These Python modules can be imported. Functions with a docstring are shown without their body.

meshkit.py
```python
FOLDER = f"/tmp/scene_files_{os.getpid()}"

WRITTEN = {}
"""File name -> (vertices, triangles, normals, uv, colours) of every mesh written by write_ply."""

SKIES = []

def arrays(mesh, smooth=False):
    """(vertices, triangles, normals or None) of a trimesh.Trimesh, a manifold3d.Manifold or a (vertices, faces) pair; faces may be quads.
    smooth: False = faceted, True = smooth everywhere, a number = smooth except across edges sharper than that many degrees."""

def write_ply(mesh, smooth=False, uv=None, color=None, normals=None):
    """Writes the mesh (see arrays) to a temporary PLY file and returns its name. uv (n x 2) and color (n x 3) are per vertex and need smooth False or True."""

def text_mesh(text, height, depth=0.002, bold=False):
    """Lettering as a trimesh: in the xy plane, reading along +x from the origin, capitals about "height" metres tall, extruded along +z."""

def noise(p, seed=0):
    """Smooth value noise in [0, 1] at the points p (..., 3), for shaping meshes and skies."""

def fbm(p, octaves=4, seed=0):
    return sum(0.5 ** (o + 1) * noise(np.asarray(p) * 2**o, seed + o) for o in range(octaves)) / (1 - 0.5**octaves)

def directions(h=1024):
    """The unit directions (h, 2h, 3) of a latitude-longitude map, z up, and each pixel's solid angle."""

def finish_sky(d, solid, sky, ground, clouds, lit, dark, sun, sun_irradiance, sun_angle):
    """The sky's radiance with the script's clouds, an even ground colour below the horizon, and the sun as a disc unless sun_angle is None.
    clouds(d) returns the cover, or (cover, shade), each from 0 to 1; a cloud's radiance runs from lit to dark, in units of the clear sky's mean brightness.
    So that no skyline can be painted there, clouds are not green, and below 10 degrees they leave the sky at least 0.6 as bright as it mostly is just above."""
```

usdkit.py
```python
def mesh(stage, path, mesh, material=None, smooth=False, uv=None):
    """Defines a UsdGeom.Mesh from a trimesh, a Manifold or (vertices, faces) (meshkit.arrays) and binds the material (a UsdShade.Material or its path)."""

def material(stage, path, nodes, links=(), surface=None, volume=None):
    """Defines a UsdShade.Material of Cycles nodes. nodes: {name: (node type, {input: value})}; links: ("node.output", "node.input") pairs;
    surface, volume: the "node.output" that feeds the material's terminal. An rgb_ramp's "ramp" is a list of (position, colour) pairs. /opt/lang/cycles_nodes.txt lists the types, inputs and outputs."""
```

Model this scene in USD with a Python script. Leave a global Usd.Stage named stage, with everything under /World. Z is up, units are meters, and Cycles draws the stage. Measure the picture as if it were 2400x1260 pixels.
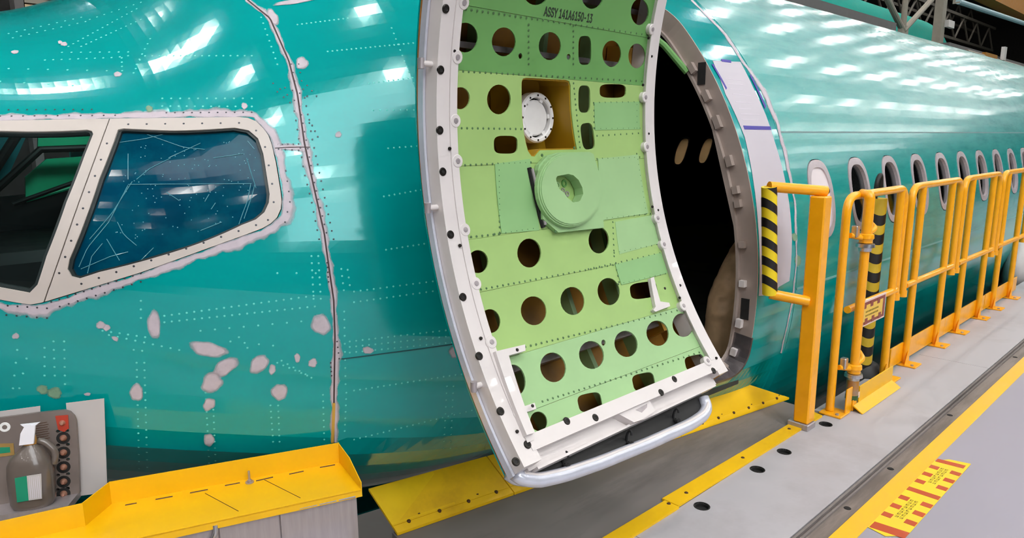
import math, random
import numpy as np, trimesh, usdkit, meshkit
import manifold3d as m3
from pxr import Usd, UsdGeom, UsdLux, UsdShade, Gf, Sdf, Vt
from scipy.interpolate import PchipInterpolator

stage = Usd.Stage.CreateInMemory()
UsdGeom.SetStageUpAxis(stage, UsdGeom.Tokens.z)
UsdGeom.Xform.Define(stage, '/World')
rng = np.random.default_rng(11)
# world: x runs aft along the fuselage, y towards it, z up, the deck top at z = 0; metres

# ------------------------------------------------------------------ camera, light, exposure
cam = UsdGeom.Camera.Define(stage, '/World/camera')
R_, U_, F_ = [.734303,-.67879,-.006633], [.132128,.133336,.982224], [.665839,.722126,-.187596]
cam.AddTransformOp().Set(Gf.Matrix4d(*R_, 0, *U_, 0, *[-c for c in F_], 0, 0, 0, 1.33, 1))
cam.CreateHorizontalApertureAttr(36.0)
cam.CreateVerticalApertureAttr(18.9)
cam.CreateFocalLengthAttr(24.0)
cam.CreateClippingRangeAttr(Gf.Vec2f(0.05, 500))
cam.CreateExposureAttr(-1.58)
DAYLIGHT = 5.0          # even sky light through the unseen wall and roof openings
LAMP = 188.0            # radiance of the high bay lamps
dome = UsdLux.DomeLight.Define(stage, '/World/daylight')
dome.CreateColorAttr(Gf.Vec3f(0.93, 0.97, 1.0)); dome.CreateIntensityAttr(DAYLIGHT)

# ------------------------------------------------------------------ materials
LK = '/World/Looks/'
UsdGeom.Scope.Define(stage, '/World/Looks')
def lin(*c):
    return tuple(((x / 255 + .055) / 1.055) ** 2.4 if x > 10 else x / 255 / 12.92 for x in c)
def mat(name, rgb, rough=.5, metal=0., var=.08, scale=8., bump=0., bscale=60., coat=0., spec=.5, stretch=None, rgb2=None, cover=(.45, .6), **kw):
    """Principled surface with noise in tone and roughness; rgb2 is a second colour in blotches (stains, wear)."""
    c = lin(*rgb)
    n = {"geo": ("geometry", {}), "map": ("mapping", {"scale": stretch or (1, 1, 1)}),
         "noise": ("noise_texture", {"scale": scale, "detail": 5., "roughness": .6}),
         "ramp": ("rgb_ramp", {"ramp": [(.25, tuple(x * (1 - var) for x in c)), (.75, tuple(min(1, x * (1 + var)) for x in c))]}),
         "rr": ("map_range", {"from_min": .3, "from_max": .7, "to_min": max(.02, rough * .85), "to_max": min(1, rough * 1.15)}),
         "p": ("principled_bsdf", {"metallic": metal, "specular_ior_level": spec, "coat_weight": coat, **kw})}
    l = [("geo.position", "map.vector"), ("map.vector", "noise.vector"), ("noise.fac", "ramp.fac"), ("noise.fac", "rr.value"), ("rr.result", "p.roughness")]
    if rgb2:
        n["n2"] = ("noise_texture", {"scale": scale * .6, "detail": 6., "roughness": .65})
        n["r2"] = ("rgb_ramp", {"ramp": [(cover[0], (0, 0, 0)), (cover[1], (1, 1, 1))]})
        n["mx"] = ("mix", {"color2": lin(*rgb2)})
        l += [("map.vector", "n2.vector"), ("n2.fac", "r2.fac"), ("r2.color", "mx.fac"), ("ramp.color", "mx.color1"), ("mx.color", "p.base_color")]
    else:
        l += [("ramp.color", "p.base_color")]
    if bump:
        n["bn"] = ("noise_texture", {"scale": bscale, "detail": 3.}); n["b"] = ("bump", {"strength": bump, "distance": .002})
        l += [("map.vector", "bn.vector"), ("bn.fac", "b.height"), ("b.normal", "p.normal")]
    return usdkit.material(stage, LK + name, n, l, surface="p.BSDF")
def feathered(name, rgb, rough=.6):
    """Sanded-back primer: opaque inside, worn to nothing at its irregular rim (mesh value w)."""
    c = lin(*rgb)
    n = {"a": ("attribute", {"attribute": "w"}), "geo": ("geometry", {}), "noise": ("noise_texture", {"scale": 38., "detail": 5., "roughness": .65}),
         "add": ("math", {"math_type": "multiply_add", "value2": 1.5, "value3": -.42}), "nn": ("math", {"math_type": "multiply_add", "value2": .8, "value3": -.4}),
         "s": ("math", {"math_type": "add", "use_clamp": True}),
         "ramp": ("rgb_ramp", {"ramp": [(.3, tuple(x * .9 for x in c)), (.7, tuple(min(1, x * 1.06) for x in c))]}),
         "p": ("principled_bsdf", {"roughness": rough}), "t": ("transparent_bsdf", {"color": (1, 1, 1)}), "m": ("mix_closure", {})}
    l = [("geo.position", "noise.vector"), ("a.fac", "add.value1"), ("noise.fac", "nn.value1"), ("add.value", "s.value1"), ("nn.value", "s.value2"),
         ("noise.fac", "ramp.fac"), ("ramp.color", "p.base_color"), ("s.value", "m.fac"), ("t.BSDF", "m.closure1"), ("p.BSDF", "m.closure2")]
    return usdkit.material(stage, LK + name, n, l, surface="m.closure")
def pane_mat(name, tint=(1, 1, 1), rough=.02):
    n = {"f": ("fresnel", {"IOR": 1.5}), "t": ("transparent_bsdf", {"color": tint}), "g": ("glossy_bsdf", {"color": (1, 1, 1), "roughness": rough}), "m": ("mix_closure", {})}
    return usdkit.material(stage, LK + name, n, [("f.fac", "m.fac"), ("t.BSDF", "m.closure1"), ("g.BSDF", "m.closure2")], surface="m.closure")
def emit_mat(name, rgb, strength):
    return usdkit.material(stage, LK + name, {"e": ("emission", {"color": rgb, "strength": strength})}, [], surface="e.emission")

M = dict(
    skin=mat('teal_protective_film', (0, 150, 148), .12, var=.06, scale=3., spec=.7, specular_tint=(.5, .95, .95), coat=.3, coat_roughness=.09, stretch=(1, 1, 2.5)),
    skin_aft=mat('teal_protective_film_hazy', (0, 150, 145), .32, var=.06, scale=5., spec=.8, specular_tint=(.7, 1, .98), coat=.6, coat_roughness=.13, stretch=(.5, 1, 3)),
    rivet=mat('pale_teal_rivet', (92, 205, 196), .4), fastener=mat('dark_fastener', (70, 72, 78), .4, .6),
    primer=feathered('sanded_primer', (190, 178, 186)), primer_green=feathered('sanded_green_primer', (125, 158, 128)),
    seam=mat('dark_seam', (62, 46, 48), .7), sealant=mat('ochre_sealant', (190, 150, 60), .6),
    frame=mat('pale_window_frame', (194, 184, 177), .45, var=.04), gasket=mat('black_gasket', (28, 40, 40), .5),
    film=mat('dark_blue_film', (0, 58, 82), .07, var=.25, scale=5., coat=0., spec=.2, rgb2=(4, 92, 108), cover=(.45, .75)), crease=mat('pale_film_crease', (84, 150, 165), .3, coat=.4),
    pane=pane_mat('window_glass', (.82, .9, .9)), dark_pane=pane_mat('cabin_glass', (.5, .55, .55), .05),
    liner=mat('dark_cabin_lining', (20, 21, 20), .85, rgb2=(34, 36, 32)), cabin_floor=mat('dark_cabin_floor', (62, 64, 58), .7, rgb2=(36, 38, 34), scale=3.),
    cockpit=mat('green_cockpit_structure', (40, 205, 150), .4, var=.15), black=mat('black_trim', (14, 14, 15), .5),
    bezel=mat('bare_metal_bezel', (196, 186, 190), .32, .3, var=.06), plug=mat('white_window_plug', (222, 212, 214), .5, var=.03),
    shade=mat('tan_window_shade', (205, 178, 140), .7, var=.12, scale=14.),
    jamb=mat('tan_grey_jamb', (164, 150, 142), .45, .15, var=.1), scuff=mat('steel_scuff_plate', (128, 122, 124), .3, .8), blanket=mat('tan_insulation_blanket', (204, 170, 130), .55, var=.15, scale=14., bump=.4, bscale=24.),
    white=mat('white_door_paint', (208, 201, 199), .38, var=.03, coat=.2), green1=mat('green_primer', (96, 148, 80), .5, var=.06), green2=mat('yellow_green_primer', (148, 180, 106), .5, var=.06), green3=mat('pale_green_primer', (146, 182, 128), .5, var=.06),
    green4=mat('mid_green_primer', (130, 174, 114), .5, var=.06), bronze=mat('olive_bronze_primer', (150, 104, 34), .5, var=.25, scale=9.), recess=mat('ochre_primer', (156, 120, 12), .45, var=.12), green_rivet=mat('green_rivet', (66, 100, 58), .5),
    stencil=mat('black_stencil_ink', (30, 40, 28), .6), socket=mat('black_steel_bolt', (36, 33, 30), .35, .5), metal=mat('bright_steel', (200, 200, 204), .25, .9), lip=mat('silver_seal_strip', (205, 208, 220), .22, .35), disc=mat('off_white_plastic', (224, 222, 220), .4),
    paper=mat('white_paper', (190, 184, 192), .75, var=.02), paper2=mat('grey_white_card', (176, 170, 168), .7, var=.03), blue=mat('blue_masking_tape', (66, 58, 150), .6), print=mat('faint_print', (205, 197, 207), .8),
    yellow=mat('yellow_enamel', (236, 180, 0), .42, var=.05, coat=.1, rgb2=(226, 172, 8), cover=(.66, .85)), orange_yellow=mat('worn_yellow_deck_paint', (240, 188, 0), .5, var=.08, rgb2=(204, 148, 8), cover=(.55, .8), scale=5.),
    rail=mat('safety_yellow_tube', (246, 168, 4), .35, var=.06, coat=.3), black_stripe=mat('black_hazard_stripe', (22, 20, 20), .5), hazard_yellow=mat('hazard_yellow', (236, 208, 30), .5), haz_dull=mat('dull_hazard_yellow', (196, 164, 36), .55),
    deck=mat('grey_deck_paint', (172, 168, 172), .55, var=.05, scale=4., rgb2=(158, 152, 154), cover=(.5, .75)), deck2=mat('lilac_grey_deck_paint', (152, 147, 158), .55, var=.04, scale=3.), worn=mat('scuffed_grey_deck', (122, 114, 112), .6, var=.12, scale=3., rgb2=(92, 86, 84), cover=(.5, .7), stretch=(.5, 2, 1)),
    track=mat('brown_grey_track', (140, 128, 122), .55, .2, var=.12, scale=4., stretch=(.4, 3, 1), rgb2=(108, 98, 92)), gap=mat('black_gap', (18, 17, 16), .8), bolt_dark=mat('rusty_bolt', (74, 44, 20), .6),
    galv=mat('brushed_grey_metal', (168, 160, 162), .42, .5, var=.12, scale=14., stretch=(6, 6, .5)), plate=mat('scratched_grey_plate', (134, 122, 116), .4, .5, var=.12), copper=mat('copper_stud', (206, 150, 128), .3, .7), red=mat('red_enamel', (168, 52, 30), .5),
    jug=mat('smoky_plastic', (98, 88, 82), .25, var=.1, coat=.4), amber=mat('amber_residue', (172, 124, 60), .4), label_green=mat('green_label', (0, 130, 96), .6), gold=mat('gold_plate', (150, 118, 62), .5), strip=mat('shiny_white_strap', (226, 224, 230), .25),
    sign_brown=mat('maroon_print', (140, 72, 62), .6), sign_yellow=mat('sign_yellow', (230, 190, 80), .5), sign_white=mat('sign_white', (228, 200, 190), .5), sticker=mat('sticker_yellow', (238, 200, 24), .5), sticker_red=mat('sticker_orange_red', (184, 66, 10), .5), ink=mat('dark_olive_ink', (120, 104, 10), .6),
    far_teal=mat('far_teal_skin', (0, 150, 136), .8, var=.06, spec=.2), steel=mat('painted_structural_steel', (138, 130, 118), .6, var=.1), dim_steel=mat('shaded_truss_steel', (70, 66, 58), .7), walkway=mat('grey_walkway_steel', (96, 92, 92), .7), dark_wall=mat('dark_hangar_cladding', (30, 28, 26), .8), roof=mat('dim_roof_cladding', (96, 96, 94), .8), white_wall=mat('white_hangar_wall', (210, 212, 212), .7),  # truss steel is darkened in colour for the dim roof
    dim_wall=mat('dim_hangar_cladding', (62, 66, 66), .7), concrete=mat('hangar_concrete', (84, 82, 80), .6), crane=mat('crane_orange', (160, 104, 20), .6), pipe=mat('pale_blue_pipe', (150, 180, 190), .5), cable=mat('black_rubber', (16, 16, 16), .55),
    lamp=emit_mat('high_bay_lens', (1.0, .97, .93), LAMP), beige=mat('beige_board', (196, 168, 132), .6), fairing=mat('grey_fairing', (196, 190, 188), .5))

# ------------------------------------------------------------------ scene tree helpers
COUNT = {}
def numbered(parent, name):
    k = COUNT.get((parent, name), 0); COUNT[(parent, name)] = k + 1
    return name if k == 0 else f'{name}_{k:03d}'
def tag(p, label=None, cat=None, group=None, kind=None):
    for k, v in (('label', label), ('category', cat), ('group', group), ('kind', kind)):
        if v: p.SetCustomDataByKey(k, v)
    return p
BASE = {}
def thing(name, label, cat, loc=(0, 0, 0), group=None, kind=None):
    path = '/World/' + numbered('/World', name)
    x = UsdGeom.Xform.Define(stage, path); x.AddTranslateOp().Set(Gf.Vec3d(*map(float, loc)))
    BASE[path] = np.array(loc, float)
    return tag(x.GetPrim(), label, cat, group, kind)
def base_of(path):
    for p, b in BASE.items():
        if path == p or path.startswith(p + '/'): return b
    return np.zeros(3)
def obj(name, mesh, m, parent=None, smooth=30, normals=None, w=None, label=None, cat=None, kind=None, group=None):
    """One Mesh prim under parent (vertices given in world metres), or under /World."""
    pp = str(parent.GetPath()) if parent is not None else '/World'
    path = pp + '/' + numbered(pp, name); b = base_of(pp)
    if normals is None:
        v, f, n = meshkit.arrays(mesh, smooth)
        p = usdkit.mesh(stage, path, trimesh.Trimesh(v - b, f, process=False), m, smooth=False)
        if n is not None:
            p.CreateNormalsAttr(Vt.Vec3fArray.FromNumpy(n.astype(np.float32))); p.SetNormalsInterpolation('vertex')
    else:
        v, f = mesh
        p = usdkit.mesh(stage, path, trimesh.Trimesh(v - b, f, process=False), m, smooth=False)
        p.CreateNormalsAttr(Vt.Vec3fArray.FromNumpy(normals.reshape(-1, 3).astype(np.float32))); p.SetNormalsInterpolation('faceVarying')
    if w is not None:
        UsdGeom.PrimvarsAPI(p).CreatePrimvar('w', Sdf.ValueTypeNames.FloatArray, 'vertex').Set(Vt.FloatArray.FromNumpy(np.asarray(w, np.float32)))
    return tag(p.GetPrim(), label, cat, group, kind)
def copy_of(root, loc, label=None, rotz=0.):
    was = root.GetCustomData()
    nm = root.GetName()
    r = thing(nm, label or was.get('label'), was.get('category'), loc, was.get('group'))
    if rotz: UsdGeom.Xformable(r).AddRotateZOp().Set(rotz)
    r.GetReferences().AddInternalReference(root.GetPath()); r.SetInstanceable(True)
    return r
# ------------------------------------------------------------------ shape helpers
cat = trimesh.util.concatenate
def box(lo, hi, bev=0.):
    lo, hi = np.minimum(lo, hi).astype(float), np.maximum(lo, hi).astype(float)
    bev = min(bev, .45 * (hi - lo).min())
    if bev <= 0:
        m = trimesh.creation.box(hi - lo); m.apply_translation((lo + hi) / 2); return m
    pts = []
    for sx in (0, 1):
        for sy in (0, 1):
            for sz in (0, 1):
                c = np.where([sx, sy, sz], hi, lo); s = np.where([sx, sy, sz], -1, 1) * bev
                pts += [c + s * np.array(k) for k in ((0, 1, 1), (1, 0, 1), (1, 1, 0))]
    return trimesh.convex.convex_hull(np.array(pts))
def rod(a, b, r, n=20, r2=None):
    return tube([a, b], r if r2 is None else [r, r2], n)
def tube(pts, r, n=16):
    p = np.asarray(pts, float); r = np.broadcast_to(np.asarray(r, float), (len(p),))
    t = np.gradient(p, axis=0); t /= np.linalg.norm(t, axis=1, keepdims=True) + 1e-12
    a = np.cross(t[0], [0, 0, 1.] if abs(t[0][2]) < .9 else [1., 0, 0]); fr = []
    for k in range(len(p)):
        a = a - t[k] * (a @ t[k]); a /= np.linalg.norm(a); fr.append((a, np.cross(t[k], a)))
    ang = np.arange(n) * 2 * np.pi / n
    v = np.concatenate([p[k] + r[k] * (np.cos(ang)[:, None] * fr[k][0] + np.sin(ang)[:, None] * fr[k][1]) for k in range(len(p))] + [p[[0]], p[[-1]]])
    f = []
    for k in range(len(p) - 1):
        for j in range(n):
            q, s = k * n + j, k * n + (j + 1) % n
            f += [[q, s, s + n], [q, s + n, q + n]]
    e = len(v)
    for j in range(n): f += [[e - 2, (j + 1) % n, j], [e - 1, (len(p) - 1) * n + j, (len(p) - 1) * n + (j + 1) % n]]
    return trimesh.Trimesh(v, f, process=False)
def bend(pts, r, n=6):
    """Polyline with its corners rounded to radius r."""
    p = [np.asarray(q, float) for q in pts]; out = [p[0]]
    for k in range(1, len(p) - 1):
        d0, d1 = p[k - 1] - p[k], p[k + 1] - p[k]; l0, l1 = np.linalg.norm(d0), np.linalg.norm(d1); e = min(r, .48 * l0, .48 * l1)
        A, B = p[k] + d0 / l0 * e, p[k] + d1 / l1 * e
        out += [(1 - t) ** 2 * A + 2 * t * (1 - t) * p[k] + t * t * B for t in np.linspace(0, 1, n)]
    return out + [p[-1]]
def lathe(prof, at, axis=(0, 0, 1), n=32):
    m = trimesh.creation.revolve(np.array(prof, float), sections=n)
    m.apply_transform(trimesh.geometry.align_vectors([0, 0, 1], np.array(axis, float) / np.linalg.norm(axis))); m.apply_translation(at); return m
def prism(poly, lo, hi, origin=(0, 0, 0), ux=(1, 0, 0), uy=(0, 1, 0), holes=()):
    """A flat outline (with holes) pushed from lo to hi along its normal."""
    from shapely.geometry import Polygon
    g = Polygon(poly, [h for h in holes]).buffer(0)
    m = cat([trimesh.creation.extrude_polygon(q, hi - lo, engine='earcut') for q in getattr(g, 'geoms', [g])]); m.apply_translation((0, 0, lo))
    ux, uy = np.array(ux, float), np.array(uy, float); T4 = np.eye(4); T4[:3, 0], T4[:3, 1], T4[:3, 2], T4[:3, 3] = ux, uy, np.cross(ux, uy) / np.linalg.norm(ux), origin
    m.apply_transform(T4); return m
def warp_slab(us, vs, fP, fN, n0, n1, outline=None, holes=()):
    """A thin shell on a curved surface: a grid slab in (u, v), cut to its outline and holes, then bent. Returns (verts, faces), corner normals."""
    us, vs = np.asarray(us, float), np.asarray(vs, float); nu, nv = len(us), len(vs)
    iu_, iv_ = np.arange(nu) * 1., np.arange(nv) * 1.
    def toi(p):                                      # (u, v) -> grid index, running on past the ends
        p = np.asarray(p, float); o = np.empty_like(p)
        for k, (a, i_) in enumerate(((us, iu_), (vs, iv_))): o[:, k] = np.interp(p[:, k], a, i_) + np.minimum(p[:, k] - a[0], 0) / (a[1] - a[0]) + np.maximum(p[:, k] - a[-1], 0) / (a[-1] - a[-2])
        return o
    g = np.stack(np.meshgrid(iu_, iv_, indexing='ij'), -1).reshape(-1, 2); rz = np.random.default_rng(3).uniform(-.08, .08, len(g))   # uneven, or the boolean merges the grid's flat cells
    V = np.vstack([np.c_[g, rz], np.c_[g, 1 + rz[::-1]]]); K = nu * nv
    i, j = np.meshgrid(np.arange(nu - 1), np.arange(nv - 1), indexing='ij'); a = (i * nv + j).ravel(); b, c, d = a + nv, a + nv + 1, a + 1
    Fc = [np.c_[a, c, b], np.c_[a, d, c], np.c_[a, b, c] + K, np.c_[a, c, d] + K]
    def side(x, y): return [np.c_[x, y, y + K], np.c_[x, y + K, x + K]]
    iu, jv = np.arange(nu - 1), np.arange(nv - 1)
    Fc += side(iu * nv, (iu + 1) * nv) + side((iu + 1) * nv + nv - 1, iu * nv + nv - 1) + side(jv + 1, jv) + side((nu - 1) * nv + jv, (nu - 1) * nv + jv + 1)
    man = m3.Manifold(m3.Mesh(vert_properties=V.astype(np.float32), tri_verts=np.vstack(Fc).astype(np.uint32)))
    def ex(poly): return m3.CrossSection([np.asarray(poly, float)], m3.FillRule.NonZero if hasattr(m3.FillRule, 'NonZero') else m3.FillRule.EvenOdd)
    def ccw(p):
        p = toi(p); x, y = p.T; return p if (x * np.roll(y, -1) - np.roll(x, -1) * y).sum() > 0 else p[::-1]
    if outline is not None: man = man ^ ex(ccw(outline)).extrude(3).translate((0, 0, -1))
    for h in holes: man = man - ex(ccw(h)).extrude(3).translate((0, 0, -1))
    me = man.to_mesh(); v, f = np.array(me.vert_properties[:, :3], float), np.array(me.tri_verts, int)
    v = np.c_[np.interp(v[:, 0], iu_, us), np.interp(v[:, 1], iv_, vs), np.where(v[:, 2] > .5, 1., 0.)]
    P, Nn = fP(v[:, 0], v[:, 1]), fN(v[:, 0], v[:, 1]); W = P + Nn * (n0 + v[:, 2] * (n1 - n0))[:, None]
    fn = np.cross(W[f[:, 1]] - W[f[:, 0]], W[f[:, 2]] - W[f[:, 0]]); ln = np.linalg.norm(fn, axis=1); keep = ln > 1e-12; f, fn, ln = f[keep], fn[keep], ln[keep]
    fn = fn / ln[:, None]; cn = np.repeat(fn[:, None], 3, 1)
    top, bot = (v[f][:, :, 2] > .999).all(1), (v[f][:, :, 2] < .001).all(1)
    cn[top] = Nn[f[top]]; cn[bot] = -Nn[f[bot]]
    return (W, f), cn
def span(a, b, step): return np.linspace(a, b, max(2, int(math.ceil((b - a) / step)) + 1))
def bounds(poly, pad=1e-3):
    p = np.asarray(poly, float); return p[:, 0].min() - pad, p[:, 0].max() + pad, p[:, 1].min() - pad, p[:, 1].max() + pad
def rows_mesh(rows, fP, w):
    """A strip given as rows across it; w per column."""
    rows = np.asarray(rows, float); a, b = rows.shape[:2]
    v = fP(rows[..., 0].ravel(), rows[..., 1].ravel()); f = []
    for i in range(a - 1):
        for j in range(b - 1):
            q = i * b + j; f += [[q, q + 1, q + b + 1], [q, q + b + 1, q + b]]
    return trimesh.Trimesh(v, f, process=False), np.tile(w, a)
def rings_mesh(poly, fP):
    p = np.asarray(poly, float); c = p.mean(0); k = [.25, .5, .72, .88, 1.08]; ww = [1, 1, .9, .55, 0.]; n = len(p)
    q = np.concatenate([c + (p - c) * s for s in k] + [c[None]]); v = fP(q[:, 0], q[:, 1]); f = []
    for i in range(4):
        for j in range(n):
            a, b = i * n + j, i * n + (j + 1) % n; f += [[a, b, b + n], [a, b + n, a + n]]
    f += [[5 * n, (j + 1) % n, j] for j in range(n)]; f = [t_[::-1] for t_ in f]
    return trimesh.Trimesh(v, f, process=False), np.r_[np.repeat(ww, n), 1]
def studs(pts, fP, fN, r, h, n=6):
    """Many tiny low domes on a surface, as one mesh."""
    p = np.asarray(pts, float); P, Nn = fP(p[:, 0], p[:, 1]), fN(p[:, 0], p[:, 1])
    a = np.cross(Nn, [0, 0, 1.]); a /= np.linalg.norm(a, axis=1, keepdims=True); b = np.cross(Nn, a); ang = np.arange(n) * 2 * np.pi / n
    ring = P[:, None] + r * (np.cos(ang)[None, :, None] * a[:, None] + np.sin(ang)[None, :, None] * b[:, None])
    v = np.concatenate([ring, (P + Nn * h)[:, None]], 1).reshape(-1, 3); k = n + 1
    f = np.concatenate([[[i * k + n, i * k + (j + 1) % n, i * k + j] for j in range(n)] for i in range(len(p))])
    m = trimesh.Trimesh(v, f, process=False)
    return m

# ------------------------------------------------------------------ curved surfaces: fuselage skin S(x, angle), open door DS(across, height)
YC, ZC = 3.36236, 0.62298
KX = [-.9, -.3, 0, .3, .6, .94, 1.5, 2.2, 3.1, 3.3]
BR = PchipInterpolator(KX, [.35, .85, 1.05, 1.24, 1.41, 1.56, 1.74, 1.85, 1.88, 1.88])   # half breadth
ZM = PchipInterpolator(KX, [1.05, 1.02, .99, .955, .905, .84, .75, .67, ZC, ZC])          # height of the widest point
AB = PchipInterpolator(KX, [1.2, 1.5, 1.6, 1.68, 1.74, 1.78, 1.83, 1.86, 1.88, 1.88])
AT = PchipInterpolator(KX, [.56, .72, .79, .83, .97, 1.30, 1.67, 1.80, 1.88, 1.88])
def S(x, t):
    x, t = np.broadcast_arrays(np.asarray(x, float), np.asarray(t, float)); xc = np.clip(x, -.9, 3.3)
    a = np.where(np.sin(t) > 0, AT(xc), AB(xc)); tt = np.where(np.cos(t) < 0, np.pi - t, t)
    tuck = np.interp(x, [1.6, 2.8, 3.2], [2.6, 1.6, .15]) * np.maximum(0, -tt - np.interp(x, [1.0, 1.6], [.26, .2])) ** 1.3 * np.where(np.cos(t) > 0, 1, 0) * np.clip(np.cos(t) * 3, 0, 1)
    return np.stack([x, YC - BR(xc) * np.cos(t) + tuck, ZM(xc) + a * np.sin(t)], -1)
def nrm(fn, u, v):
    e = 1e-4; n = np.cross(fn(np.asarray(u) + e, v) - fn(np.asarray(u) - e, v), fn(u, np.asarray(v) + e) - fn(u, np.asarray(v) - e))
    return n / (np.linalg.norm(n, axis=-1, keepdims=True) + 1e-15)
SN = lambda x, t: nrm(S, x, t)
CL, CR, XL, DW = [.21215,1.35816,1.12794], [.06578,1.45144,1.3028], .99, .89
def DS(s, z):
    s, z = np.broadcast_arrays(np.asarray(s, float), np.asarray(z, float)); a = s / DW
    yl = CL[0] + np.sqrt(np.maximum(CL[2] ** 2 - (z - CL[1]) ** 2, 1e-4)); yr = CR[0] + np.sqrt(np.maximum(CR[2] ** 2 - (z - CR[1]) ** 2, 1e-4))
    return np.stack([XL + s, (1 - a) * yl + a * yr, z], -1)
DN = lambda s, z: nrm(DS, s, z)
def on(fP, fN, off): return lambda u, v: fP(u, v) + off * fN(u, v)

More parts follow.
